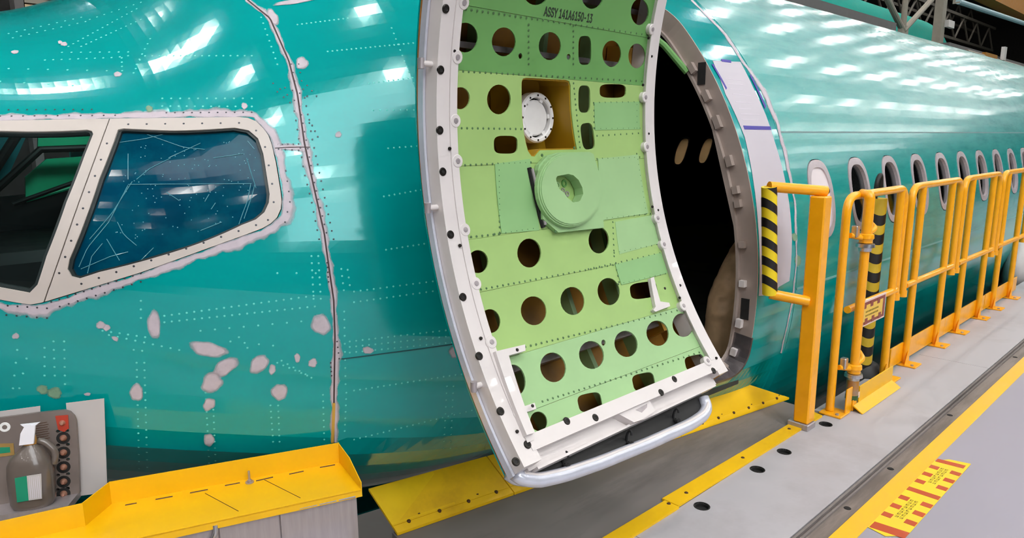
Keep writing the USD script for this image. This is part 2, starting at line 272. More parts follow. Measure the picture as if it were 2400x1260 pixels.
# measured outlines: (x, angle) on the fuselage skin, (across, height) on the open door
T = {
"door_holes":[[[.3529,1.7035],[.3536,1.6952],[.3507,1.687],[.3445,1.6795],[.3354,1.6733],[.3242,1.6686],[.3117,1.666],[.2987,1.6655],[.2862,1.6671],[.2751,1.6708],[.2659,1.6761],[.2593,1.6828],[.2556,1.6903],[.2551,1.6983],[.2577,1.706],[.2634,1.7132],[.2717,1.7193],[.2822,1.7238],[.2942,1.7267],[.307,1.7275],[.3197,1.7262],[.3315,1.7229],[.3414,1.7178],[.3487,1.7112]],[[.581,1.7256],[.5825,1.7164],[.5804,1.7074],[.5749,1.6991],[.5664,1.6923],[.5555,1.6873],[.5431,1.6846],[.53,1.6843],[.5173,1.6863],[.5056,1.6906],[.4958,1.6967],[.4884,1.7043],[.4839,1.7127],[.4825,1.7216],[.4844,1.7302],[.4893,1.738],[.497,1.7446],[.5072,1.7495],[.519,1.7524],[.5319,1.7531],[.5449,1.7515],[.5572,1.7476],[.5678,1.7417],[.5759,1.7342]],[[.8209,1.7095],[.8227,1.7],[.821,1.6906],[.8159,1.6822],[.8079,1.6753],[.7975,1.6704],[.7856,1.6679],[.773,1.6678],[.7606,1.6703],[.7492,1.6749],[.7395,1.6815],[.7321,1.6896],[.7274,1.6985],[.7257,1.7077],[.7271,1.7166],[.7316,1.7247],[.7388,1.7313],[.7485,1.7362],[.7599,1.7389],[.7723,1.7393],[.785,1.7373],[.7971,1.7329],[.8076,1.7266],[.8157,1.7186]],[[.1238,1.5706],[.1236,1.5618],[.1206,1.5533],[.115,1.5457],[.1073,1.5397],[.0981,1.5355],[.088,1.5336],[.0778,1.5339],[.0681,1.5365],[.0596,1.5411],[.0529,1.5475],[.0482,1.5551],[.046,1.5634],[.0463,1.5719],[.0491,1.5801],[.0542,1.5873],[.0613,1.5933],[.07,1.5974],[.0798,1.5996],[.09,1.5995],[.0999,1.5973],[.1088,1.5929],[.1161,1.5867],[.1213,1.5791]],[[.2554,1.5726],[.2552,1.5635],[.2521,1.5548],[.2462,1.547],[.238,1.5408],[.2281,1.5365],[.2173,1.5345],[.2063,1.5349],[.1959,1.5375],[.1867,1.5423],[.1794,1.5488],[.1743,1.5566],[.1718,1.5651],[.172,1.5739],[.1748,1.5823],[.1802,1.5897],[.1878,1.5958],[.1971,1.6001],[.2076,1.6023],[.2185,1.6023],[.2292,1.6],[.2389,1.5955],[.2469,1.5891],[.2525,1.5813]],[[.4321,1.5773],[.4321,1.5679],[.429,1.5588],[.4228,1.5507],[.4142,1.5443],[.4038,1.5399],[.3923,1.5378],[.3806,1.5382],[.3695,1.541],[.3596,1.546],[.3517,1.5527],[.3461,1.5608],[.3432,1.5697],[.3432,1.5788],[.3461,1.5875],[.3516,1.5953],[.3595,1.6016],[.3693,1.6061],[.3804,1.6083],[.3921,1.6083],[.4036,1.6059],[.414,1.6012],[.4227,1.5946],[.4289,1.5864]],[[.5659,1.5771],[.5685,1.5601],[.5686,1.5523],[.5674,1.5467],[.565,1.5424],[.5613,1.5393],[.5558,1.5372],[.5433,1.5358],[.5308,1.5355],[.525,1.5368],[.5206,1.5393],[.5171,1.5431],[.5142,1.5484],[.5119,1.5558],[.5086,1.5725],[.5059,1.589],[.5056,1.5964],[.5065,1.6019],[.5086,1.606],[.5119,1.609],[.5171,1.6111],[.5292,1.6128],[.5417,1.6135],[.5476,1.6124],[.5523,1.6101],[.5561,1.6064],[.5594,1.6013],[.5622,1.5939]],[[.7112,1.5791],[.7115,1.5693],[.7084,1.5599],[.7022,1.5515],[.6935,1.5449],[.6828,1.5404],[.6709,1.5383],[.6588,1.5388],[.6472,1.5418],[.6369,1.547],[.6285,1.5542],[.6225,1.5627],[.6193,1.572],[.619,1.5815],[.6217,1.5905],[.6272,1.5986],[.6352,1.6051],[.6453,1.6096],[.6567,1.6119],[.6689,1.6118],[.6809,1.6091],[.6918,1.6042],[.701,1.5972],[.7076,1.5887]],[[.8408,1.5829],[.8411,1.5733],[.8381,1.5641],[.8321,1.5559],[.8234,1.5494],[.8128,1.545],[.8011,1.543],[.7891,1.5435],[.7776,1.5464],[.7673,1.5515],[.7589,1.5585],[.7529,1.5668],[.7496,1.5759],[.7492,1.5852],[.7518,1.5941],[.7572,1.602],[.7652,1.6083],[.7751,1.6128],[.7865,1.615],[.7986,1.6149],[.8105,1.6123],[.8214,1.6074],[.8306,1.6006],[.8372,1.5922]],[[.108,1.4282],[.107,1.4213],[.1041,1.4148],[.0992,1.4091],[.093,1.4048],[.0857,1.4019],[.0779,1.4008],[.0702,1.4016],[.063,1.404],[.0569,1.408],[.0522,1.4132],[.0493,1.4194],[.0482,1.4261],[.0491,1.4328],[.0519,1.4391],[.0564,1.4446],[.0623,1.449],[.0694,1.4519],[.077,1.4531],[.0848,1.4526],[.0921,1.4503],[.0985,1.4464],[.1035,1.4412],[.1068,1.435]],[[.2494,1.4299],[.2482,1.42],[.244,1.4108],[.2372,1.4028],[.2283,1.3966],[.2179,1.3926],[.2069,1.3911],[.196,1.3922],[.186,1.3957],[.1774,1.4014],[.1708,1.4089],[.1666,1.4176],[.165,1.427],[.1662,1.4365],[.17,1.4454],[.1762,1.4532],[.1844,1.4594],[.1943,1.4635],[.205,1.4653],[.216,1.4645],[.2265,1.4613],[.2357,1.4558],[.2429,1.4484],[.2476,1.4395]],[[.5759,1.4421],[.5762,1.4252],[.5753,1.4175],[.5734,1.412],[.5706,1.4079],[.5668,1.405],[.5615,1.4033],[.5496,1.4025],[.5378,1.4028],[.5326,1.4043],[.5288,1.407],[.5259,1.4109],[.5239,1.4162],[.5226,1.4236],[.5216,1.4402],[.521,1.4567],[.5217,1.4641],[.5232,1.4695],[.5256,1.4735],[.5292,1.4764],[.5343,1.4782],[.5459,1.4793],[.5578,1.4793],[.5632,1.478],[.5673,1.4754],[.5705,1.4716],[.5729,1.4663],[.5745,1.4588]],[[.7505,1.4724],[.7502,1.4635],[.7476,1.4594],[.7428,1.4563],[.7359,1.454],[.7265,1.4522],[.7133,1.4509],[.6844,1.4495],[.6561,1.4488],[.6435,1.4492],[.6344,1.4503],[.6277,1.4521],[.623,1.4547],[.6201,1.4584],[.6186,1.4669],[.6188,1.4754],[.6212,1.4793],[.6254,1.4822],[.6318,1.4846],[.6406,1.4864],[.6531,1.4878],[.6813,1.4895],[.7102,1.4906],[.7234,1.4904],[.7331,1.4894],[.7403,1.4877],[.7455,1.4851],[.7488,1.4812]],[[.2726,1.3137],[.2713,1.3035],[.2691,1.2989],[.2656,1.2957],[.2609,1.2934],[.2546,1.2918],[.2459,1.291],[.2271,1.2911],[.2086,1.2918],[.2004,1.2929],[.1946,1.2946],[.1905,1.297],[.1877,1.3003],[.1863,1.3047],[.1864,1.3146],[.1875,1.3244],[.1895,1.3288],[.1927,1.332],[.1971,1.3343],[.2031,1.3359],[.2114,1.3369],[.23,1.3371],[.2489,1.3368],[.2574,1.3358],[.2635,1.3341],[.268,1.3317],[.271,1.3284],[.2726,1.3238]],[[.5933,1.3377],[.5957,1.3211],[.5955,1.3135],[.5942,1.3079],[.5917,1.3037],[.5878,1.3006],[.5823,1.2986],[.5695,1.2971],[.5567,1.2967],[.5508,1.2979],[.5464,1.3003],[.5429,1.304],[.5401,1.3092],[.5378,1.3164],[.5348,1.3327],[.5324,1.349],[.5322,1.3564],[.5333,1.3619],[.5355,1.366],[.539,1.3691],[.5442,1.3712],[.5567,1.3729],[.5695,1.3737],[.5755,1.3726],[.5802,1.3703],[.5841,1.3667],[.5872,1.3616],[.5899,1.3543]],[[.1165,1.0246],[.1133,1.0177],[.108,1.0115],[.1011,1.0066],[.0931,1.0031],[.0844,1.0015],[.0758,1.0017],[.0678,1.0037],[.061,1.0074],[.0556,1.0125],[.0522,1.0187],[.0509,1.0255],[.0517,1.0326],[.0547,1.0394],[.0596,1.0456],[.0661,1.0506],[.0739,1.0542],[.0824,1.056],[.0911,1.056],[.0993,1.0541],[.1066,1.0505],[.1123,1.0453],[.116,1.0389],[.1174,1.0319]],[[.3071,1.0238],[.3024,1.0144],[.295,1.0061],[.2854,.9994],[.2744,.9947],[.2627,.9924],[.2512,.9926],[.2407,.9952],[.2317,1.0001],[.2249,1.0069],[.2206,1.0151],[.2191,1.0243],[.2206,1.0338],[.2248,1.0429],[.2315,1.0513],[.2404,1.0581],[.2509,1.063],[.2624,1.0656],[.2741,1.0657],[.2851,1.0633],[.2947,1.0585],[.3022,1.0516],[.307,1.0431],[.3087,1.0336]],[[.5992,1.0278],[.5939,1.0183],[.5858,1.0099],[.5754,1.0031],[.5636,.9983],[.5513,.9959],[.5392,.996],[.5282,.9985],[.5189,1.0034],[.512,1.0101],[.5078,1.0183],[.5066,1.0275],[.5084,1.0371],[.5132,1.0464],[.5206,1.0548],[.5302,1.0617],[.5414,1.0668],[.5536,1.0695],[.5659,1.0697],[.5774,1.0673],[.5874,1.0625],[.595,1.0556],[.5997,1.0471],[.6012,1.0376]],[[.1081,.8854],[.1054,.8785],[.1008,.8722],[.0945,.8671],[.087,.8634],[.0789,.8614],[.0707,.8611],[.063,.8626],[.0563,.8658],[.051,.8705],[.0474,.8763],[.0457,.8828],[.0461,.8897],[.0485,.8965],[.0528,.9027],[.0588,.908],[.0659,.9119],[.0739,.9141],[.0821,.9145],[.0901,.9131],[.0971,.9099],[.1028,.9052],[.1067,.8992],[.1085,.8924]],[[.2722,.8839],[.2683,.875],[.2614,.867],[.2521,.8605],[.2411,.8558],[.2293,.8533],[.2173,.8531],[.2061,.8551],[.1964,.8593],[.1887,.8653],[.1835,.8727],[.1811,.8811],[.1817,.8899],[.1851,.8986],[.1914,.9066],[.1999,.9133],[.2104,.9183],[.222,.9211],[.234,.9217],[.2456,.9198],[.2561,.9157],[.2645,.9095],[.2702,.9018],[.2729,.893]],[[.4255,.8848],[.4211,.8757],[.4137,.8675],[.4039,.8608],[.3923,.856],[.3799,.8533],[.3674,.8531],[.3558,.8551],[.3457,.8594],[.3379,.8655],[.3326,.8731],[.3304,.8817],[.3312,.8907],[.335,.8996],[.3417,.9078],[.3508,.9147],[.3618,.9198],[.374,.9228],[.3865,.9234],[.3986,.9215],[.4094,.9173],[.418,.911],[.4238,.9031],[.4264,.8941]],[[.5852,.8863],[.5804,.877],[.5725,.8686],[.5621,.8617],[.55,.8567],[.537,.854],[.5241,.8537],[.5121,.8557],[.5018,.86],[.4938,.8663],[.4887,.874],[.4866,.8828],[.4877,.8921],[.4919,.9012],[.499,.9096],[.5086,.9167],[.5201,.9219],[.5328,.925],[.5459,.9257],[.5584,.9238],[.5694,.9195],[.5782,.9131],[.584,.905],[.5864,.8959]],[[.7608,.8656],[.756,.8559],[.7514,.8517],[.7452,.8489],[.7373,.8471],[.7271,.8461],[.7137,.8461],[.6849,.8478],[.6568,.85],[.6446,.8518],[.6362,.8539],[.6305,.8566],[.6271,.8599],[.6259,.8643],[.6283,.8738],[.6324,.8833],[.6365,.8874],[.6421,.8902],[.6495,.8921],[.6591,.8932],[.6722,.8935],[.701,.8922],[.7301,.8903],[.7431,.8886],[.7522,.8864],[.7585,.8836],[.7623,.8801],[.7636,.8755]],[[.1209,.749],[.1176,.741],[.1122,.7337],[.1051,.7277],[.097,.7234],[.0884,.721],[.0799,.7206],[.072,.7223],[.0653,.726],[.0602,.7313],[.057,.7379],[.0558,.7455],[.0567,.7536],[.0598,.7615],[.0647,.7689],[.0713,.7751],[.0791,.7797],[.0875,.7825],[.0962,.7831],[.1044,.7815],[.1115,.7778],[.1171,.7722],[.1207,.7652],[.122,.7573]],[[.2671,.748],[.2629,.7397],[.2558,.7324],[.2464,.7263],[.2354,.7221],[.2237,.7198],[.2119,.7196],[.201,.7216],[.1916,.7254],[.1842,.731],[.1794,.7379],[.1773,.7458],[.1782,.754],[.1819,.7621],[.1883,.7695],[.197,.7758],[.2075,.7804],[.219,.7831],[.2309,.7836],[.2424,.7818],[.2525,.7778],[.2605,.772],[.2659,.7647],[.2681,.7565]],[[.4208,.7473],[.416,.7391],[.4083,.7317],[.398,.7258],[.3861,.7215],[.3734,.7193],[.3607,.7191],[.3489,.7211],[.3388,.725],[.331,.7305],[.3259,.7374],[.3238,.7452],[.3249,.7534],[.329,.7615],[.3361,.7689],[.3455,.7751],[.3569,.7797],[.3694,.7824],[.3822,.7828],[.3945,.781],[.4054,.7771],[.414,.7712],[.4197,.764],[.422,.7558]],[[.5731,.7476],[.5685,.7394],[.5608,.732],[.5504,.7259],[.5381,.7215],[.525,.719],[.5118,.7186],[.4995,.7203],[.4889,.7239],[.4805,.7293],[.475,.736],[.4726,.7436],[.4734,.7517],[.4774,.7598],[.4844,.7672],[.494,.7735],[.5056,.7783],[.5185,.7811],[.5318,.7818],[.5446,.7803],[.556,.7766],[.5652,.7711],[.5713,.764],[.574,.756]],[[.7298,.7481],[.7248,.7398],[.7163,.7322],[.7051,.726],[.6919,.7215],[.6778,.719],[.6638,.7186],[.6507,.7203],[.6395,.724],[.6307,.7294],[.6249,.7363],[.6225,.744],[.6236,.7523],[.6281,.7605],[.6357,.768],[.6461,.7745],[.6585,.7793],[.6723,.7822],[.6865,.783],[.7001,.7814],[.7122,.7777],[.7219,.772],[.7283,.7649],[.731,.7567]],[[.8634,.7477],[.8582,.7395],[.8495,.7322],[.8381,.7261],[.8248,.7217],[.8106,.7193],[.7965,.7189],[.7834,.7205],[.7721,.7241],[.7634,.7294],[.7578,.7361],[.7555,.7437],[.7568,.7517],[.7615,.7597],[.7693,.767],[.7799,.7733],[.7925,.778],[.8064,.7809],[.8207,.7816],[.8344,.7801],[.8464,.7764],[.856,.7709],[.8623,.764],[.8648,.756]],[[.3352,.6528],[.3307,.6452],[.3271,.6419],[.3227,.6398],[.3174,.6384],[.3107,.6378],[.302,.6379],[.2835,.6395],[.2655,.6416],[.2577,.6431],[.2525,.6449],[.2491,.6471],[.2473,.6498],[.2472,.6534],[.25,.661],[.254,.6686],[.2573,.6719],[.2613,.6741],[.2665,.6756],[.2729,.6763],[.2815,.6763],[.3002,.6749],[.3189,.6729],[.3271,.6714],[.3326,.6695],[.3363,.6672],[.3383,.6644],[.3384,.6607]],[[.5681,.6506],[.5627,.6427],[.5586,.6393],[.5536,.6371],[.5476,.6357],[.5403,.635],[.5307,.6351],[.5105,.6368],[.4909,.6389],[.4825,.6405],[.477,.6424],[.4734,.6446],[.4716,.6474],[.4716,.6511],[.4752,.6589],[.48,.6668],[.4838,.6702],[.4884,.6725],[.4941,.674],[.5012,.6748],[.5106,.6748],[.531,.6734],[.5514,.6714],[.5603,.6698],[.5663,.6679],[.5702,.6655],[.5722,.6626],[.5721,.6588]],[[.8274,.6477],[.8216,.6403],[.8171,.6372],[.8119,.6352],[.8056,.6339],[.7979,.6333],[.7879,.6334],[.7668,.6351],[.7463,.6371],[.7375,.6386],[.7317,.6404],[.728,.6425],[.7262,.6451],[.7263,.6485],[.7303,.6558],[.7355,.663],[.7395,.6662],[.7444,.6683],[.7504,.6697],[.7579,.6704],[.7677,.6704],[.7891,.6689],[.8104,.667],[.8196,.6655],[.8258,.6637],[.8299,.6615],[.8319,.6588],[.8317,.6552]],[[.1321,.6559],[.1289,.6514],[.1242,.6474],[.1182,.6443],[.1114,.6422],[.1043,.6413],[.0973,.6415],[.0909,.643],[.0855,.6455],[.0815,.649],[.0792,.6531],[.0785,.6577],[.0797,.6624],[.0827,.6669],[.0871,.671],[.0929,.6742],[.0995,.6765],[.1067,.6776],[.1138,.6774],[.1204,.676],[.126,.6733],[.1302,.6698],[.1328,.6655],[.1334,.6607]],[[.2844,1.5406],[.2839,1.5369],[.2816,1.534],[.2781,1.5328],[.2745,1.5335],[.2716,1.536],[.2702,1.5395],[.2707,1.5432],[.2729,1.5461],[.2763,1.5473],[.28,1.5467],[.2829,1.5442]],[[.4772,1.553],[.4767,1.549],[.4741,1.5459],[.4702,1.5445],[.4659,1.5453],[.4625,1.5479],[.4608,1.5517],[.4613,1.5557],[.4638,1.5588],[.4677,1.5601],[.472,1.5594],[.4755,1.5568]],[[.4442,.7677],[.4407,.7645],[.4359,.7626],[.4312,.7625],[.4278,.7641],[.4266,.7672],[.4279,.7707],[.4313,.7739],[.436,.7758],[.4408,.776],[.4442,.7743],[.4455,.7712]]],
"cutout":[[.2867,1.4757],[.2909,1.4845],[.3036,1.4874],[.4638,1.4904],[.4788,1.4877],[.4853,1.4764],[.4924,1.406],[.5028,1.3462],[.5129,1.2976],[.3586,1.2977],[.3353,1.2809],[.3221,1.2823],[.3101,1.2962],[.3035,1.3178],[.2968,1.346],[.2912,1.3905]],
"recess_holes":[[[.5319,1.459],[.5305,1.4524],[.526,1.4469],[.5192,1.4437],[.5117,1.4434],[.5048,1.4461],[.4998,1.4511],[.4979,1.4575],[.4992,1.4641],[.5035,1.4694],[.5101,1.4726],[.5176,1.473],[.5247,1.4705],[.5298,1.4654]],[[.5435,1.3158],[.5412,1.3095],[.536,1.3046],[.5288,1.3019],[.5212,1.3019],[.5146,1.3048],[.5103,1.3098],[.5091,1.316],[.5113,1.3222],[.5164,1.3271],[.5234,1.3299],[.5311,1.3299],[.5378,1.3271],[.5422,1.322]]],
"disc":[.4085885667929571,1.3875271891811531],
"gear_plate":[[.3328,1.2568],[.3691,1.2813],[.4187,1.2896],[.5485,1.2884],[.5674,1.2819],[.5926,1.2083],[.5776,1.1086],[.57,1.0643],[.3736,1.0696],[.3236,1.1112],[.3278,1.2432]],
"gear_disc":[[.5709,1.1847],[.5684,1.1674],[.5621,1.1505],[.5523,1.1345],[.5392,1.12],[.5235,1.1072],[.5056,1.0964],[.4861,1.088],[.4656,1.082],[.4447,1.0786],[.4239,1.0778],[.4037,1.0795],[.3846,1.0837],[.3669,1.0903],[.351,1.0989],[.3372,1.1095],[.3256,1.1218],[.3166,1.1354],[.3101,1.1501],[.3064,1.1655],[.3054,1.1813],[.3071,1.1972],[.3116,1.2128],[.3188,1.2277],[.3285,1.2417],[.3407,1.2543],[.3551,1.2654],[.3715,1.2746],[.3897,1.2817],[.4092,1.2864],[.4296,1.2888],[.4505,1.2885],[.4714,1.2856],[.4917,1.28],[.5109,1.272],[.5283,1.2616],[.5433,1.249],[.5554,1.2346],[.5643,1.2188],[.5695,1.202]],
"gear_cut":[[.3756,1.2147],[.3819,1.2227],[.4283,1.2267],[.4492,1.2221],[.4689,1.2078],[.4816,1.185],[.4817,1.1665],[.4651,1.1492],[.4571,1.146],[.4351,1.1452],[.4162,1.1573],[.402,1.1751],[.3834,1.1881]],
"lugs_l":[[.0554,1.6419],[.0515,1.5211],[.0506,1.373],[.0518,1.276],[.051,1.1081],[.0517,.9774],[.0477,.8407],[.0494,.685]],
"lugs_r":[[.8371,1.6621],[.8365,1.4563],[.8422,1.2993],[.8465,1.0701],[.846,.9864],[.8358,.7978],[.8199,.6424]],
"bolts":[[.0064,1.6223],[.0055,1.489],[.0043,1.3502],[.0064,1.2519],[.0065,1.1011],[.0048,.9531],[.0015,.8192],[.0024,.7013],[.0336,.627],[-.0184,.6081],[.1777,.6387],[.2715,.6236],[.5504,.618],[.6329,.6331],[.8243,.616]],
"sbolts":[[.0421,1.5338],[.0306,1.3065],[.0277,1.0721],[.0216,.8546],[.0215,.6552],[.8551,1.583],[.8559,1.3412],[.8591,1.0946],[.8625,.8561],[.8705,.6407],[.8218,1.4934],[.8254,1.6356],[.8327,1.1075],[.8357,.8223],[.8013,.6613]],
"door_rivets":[[.043,1.628],[.0598,1.6284],[.0769,1.6287],[.0942,1.6291],[.1118,1.6295],[.1297,1.6298],[.1479,1.6302],[.1663,1.6306],[.1851,1.631],[.2041,1.6314],[.2235,1.6318],[.2431,1.6322],[.2631,1.6326],[.2834,1.633],[.3041,1.6334],[.3251,1.6339],[.3465,1.6343],[.3682,1.6348],[.3903,1.6352],[.4128,1.6357],[.4356,1.6362],[.4589,1.6367],[.4826,1.6372],[.5067,1.6377],[.5313,1.6382],[.5563,1.6387],[.5818,1.6392],[.6078,1.6398],[.6342,1.6403],[.6612,1.6409],[.6887,1.6415],[.7167,1.6421],[.7453,1.6427],[.7744,1.6433],[.8041,1.6439],[.8345,1.6446],[.0481,1.4891],[.0655,1.4895],[.0832,1.4899],[.1011,1.4903],[.1193,1.4907],[.1377,1.491],[.1565,1.4914],[.1755,1.4918],[.1949,1.4923],[.2145,1.4927],[.2345,1.4931],[.2547,1.4935],[.2753,1.494],[.2963,1.4944],[.3176,1.4949],[.3392,1.4953],[.3612,1.4958],[.3836,1.4963],[.4063,1.4968],[.4295,1.4973],[.453,1.4978],[.477,1.4983],[.5013,1.4988],[.5261,1.4994],[.5514,1.4999],[.5771,1.5004],[.6033,1.501],[.63,1.5016],[.6571,1.5022],[.6848,1.5028],[.713,1.5034],[.7418,1.504],[.7711,1.5046],[.801,1.5053],[.8315,1.5059],[.0632,1.3558],[.0804,1.3557],[.0979,1.3556],[.1155,1.3555],[.1335,1.3555],[.1517,1.3554],[.1702,1.3553],[.1889,1.3552],[.208,1.3551],[.2273,1.355],[.2469,1.3549],[.2668,1.3548],[.287,1.3547],[.0506,1.2655],[.068,1.2656],[.0856,1.2656],[.1035,1.2656],[.1216,1.2657],[.14,1.2657],[.1587,1.2658],[.1776,1.2658],[.1968,1.2659],[.2164,1.2659],[.2362,1.2659],[.2563,1.266],[.2767,1.266],[.2974,1.2661],[.3185,1.2661],[.5918,1.4315],[.619,1.4326],[.6468,1.4338],[.6751,1.4349],[.7039,1.4361],[.7333,1.4374],[.7633,1.4386],[.7939,1.4399],[.8251,1.4412],[.598,1.3574],[.6247,1.3576],[.6518,1.3579],[.6793,1.3582],[.7074,1.3585],[.7361,1.3588],[.7652,1.3592],[.795,1.3595],[.8253,1.3598],[.6072,1.3361],[.6355,1.3371],[.6644,1.3382],[.6938,1.3392],[.7238,1.3403],[.7544,1.3414],[.7856,1.3425],[.8175,1.3437],[.6012,1.2682],[.6266,1.2682],[.6524,1.2682],[.6787,1.2682],[.7054,1.2682],[.7325,1.2682],[.7602,1.2682],[.7883,1.2682],[.817,1.2682],[.1984,1.2498],[.1969,1.2352],[.1953,1.2207],[.1935,1.2061],[.1915,1.1915],[.1894,1.177],[.1871,1.1625],[.1847,1.148],[.1821,1.1336],[.1793,1.1192],[.1764,1.1049],[.1734,1.0906],[.1552,1.0891],[.1743,1.0893],[.1937,1.0894],[.2133,1.0896],[.2333,1.0898],[.2536,1.0899],[.2741,1.0901],[.295,1.0902],[.0591,1.0902],[.0769,1.0898],[.0949,1.0894],[.1132,1.089],[.1318,1.0886],[.1506,1.0882],[.1697,1.0877],[.5846,1.0924],[.6102,1.092],[.6362,1.0915],[.6627,1.0911],[.6896,1.0906],[.7171,1.0902],[.7449,1.0897],[.7733,1.0892],[.8022,1.0887],[.8317,1.0882],[.6349,1.078],[.6304,1.0614],[.6257,1.045],[.6206,1.0286],[.6153,1.0124],[.6098,.9963],[.604,.9803],[.6081,.9898],[.6338,.99],[.66,.9902],[.6867,.9904],[.7138,.9906],[.7414,.9908],[.7695,.9911],[.7981,.9913],[.8272,.9915],[.0551,.963],[.0728,.9628],[.0908,.9626],[.109,.9623],[.1274,.9621],[.1462,.9619],[.1652,.9617],[.1845,.9615],[.2041,.9613],[.2239,.9611],[.2441,.9608],[.2646,.9606],[.2854,.9604],[.3065,.9601],[.3279,.9599],[.3497,.9597],[.3718,.9594],[.3942,.9592],[.4171,.9589],[.4403,.9586],[.4638,.9584],[.4878,.9581],[.5121,.9578],[.5369,.9576],[.5621,.9573],[.5877,.957],[.6137,.9567],[.4778,.9593],[.5022,.9596],[.527,.9599],[.5522,.9602],[.5778,.9605],[.6039,.9608],[.6305,.9611],[.6575,.9614],[.6849,.9617],[.7129,.962],[.7414,.9623],[.7704,.9627],[.7999,.963],[.83,.9634],[.8606,.9637],[.6002,.9584],[.5982,.9414],[.5959,.9245],[.5932,.9077],[.5864,.9026],[.6113,.9025],[.6365,.9024],[.6622,.9023],[.6882,.9021],[.7148,.902],[.7418,.9019],[.7692,.9018],[.7971,.9017],[.8256,.9016],[.1579,.8117],[.1768,.8111],[.1959,.8105],[.2153,.8099],[.2349,.8093],[.2549,.8087],[.2752,.8081],[.2957,.8074],[.3166,.8068],[.3378,.8061],[.3593,.8055],[.3812,.8048],[.4034,.8041],[.426,.8034],[.4489,.8027],[.4721,.802],[.4958,.8013],[.5198,.8005],[.5442,.7998],[.5691,.799],[.5943,.7982],[.62,.7974],[.6461,.7966],[.6726,.7958],[.6996,.795],[.7271,.7942],[.7551,.7933],[.7835,.7924],[.8125,.7915],[.8419,.7906],[.1423,.6918],[.1604,.6912],[.1787,.6907],[.1972,.6901],[.2161,.6894],[.2352,.6888],[.2546,.6882],[.2742,.6876],[.2942,.6869],[.3144,.6863],[.335,.6856],[.3559,.6849],[.3771,.6842],[.3986,.6836],[.4204,.6829],[.4426,.6821],[.4652,.6814],[.4881,.6807],[.5113,.6799],[.535,.6792],[.559,.6784],[.5834,.6776],[.6083,.6768],[.6335,.676],[.6592,.6752],[.6853,.6743],[.7118,.6735],[.7388,.6726],[.7663,.6717],[.7942,.6708],[.8227,.6699],[.2945,1.6177],[.2971,1.6044],[.2995,1.591],[.3018,1.5775],[.304,1.5639],[.306,1.5502],[.3078,1.5363],[.3095,1.5224],[.4724,1.6341],[.4757,1.6203],[.4788,1.6064],[.4817,1.5923],[.4844,1.5781],[.487,1.5637],[.4893,1.5493],[.4914,1.5347],[.594,1.4266],[.5944,1.4097],[.5946,1.3927],[.5945,1.3757],[.5941,1.3586],[.8091,1.4328],[.8096,1.4146],[.8098,1.3964],[.8096,1.3781],[.809,1.3597],[.8023,1.2793],[.8046,1.2621],[.8065,1.2449],[.8081,1.2276],[.8094,1.2104],[.8103,1.1931],[.811,1.1759],[.8112,1.1586],[.8112,1.1414],[.8108,1.1242],[.8101,1.1071],[.8091,1.09],[.4973,1.4829],[.5009,1.4684],[.5042,1.4538],[.5074,1.4391],[.5103,1.4243],[.513,1.4094],[.5156,1.3944],[.5179,1.3794],[.52,1.3643],[.5219,1.3491],[.5236,1.3339],[.5251,1.3186],[.5263,1.3032]],
"doublers":[[[.5943,1.4329],[.8232,1.4426],[.8255,1.3561],[.5983,1.3526]],[[.1854,1.2658],[.3149,1.2757],[.3194,1.0943],[.3164,1.0831],[.179,1.0884]],[[.6057,1.2685],[.8093,1.2769],[.8208,1.0898],[.5914,1.0875]],[[.6455,1.0778],[.8463,1.0824],[.8446,.9932],[.63,.9831]],[[.5978,.9571],[.8375,.9646],[.8371,.901],[.5984,.8982]]],
"brkl":[[.0414,.8181],[.1373,.8148],[.1315,.801],[.0758,.8014],[.0582,.6504],[.0573,.6402],[.032,.6415]],
"brkl2":[[.0653,.6947],[.1075,.6938],[.1046,.6817],[.0626,.6827]],
"brkr":[[.7285,.8969],[.7472,.8982],[.735,.8271],[.7754,.817],[.7728,.8073],[.6939,.8038],[.6854,.8102],[.7035,.8171]],
"text":[[.3447,1.6489],[.5491,1.6534]],
"lip":[[.0118,.5978],[.0228,.5858],[.0643,.5706],[.1542,.5599],[.286,.5513],[.485,.5434],[.6708,.5393],[.7411,.5426],[.7799,.5535],[.7908,.5753]],
"seal_fill":[[.0344,.5937],[.0648,.5945],[.3378,.5905],[.5925,.5911],[.7957,.587],[.8029,.5717],[.7562,.5505],[.5599,.5484],[.2966,.5556],[.0808,.5711]],
"clips":[[.1613,.5893],[.3996,.5751],[.6202,.5746]],
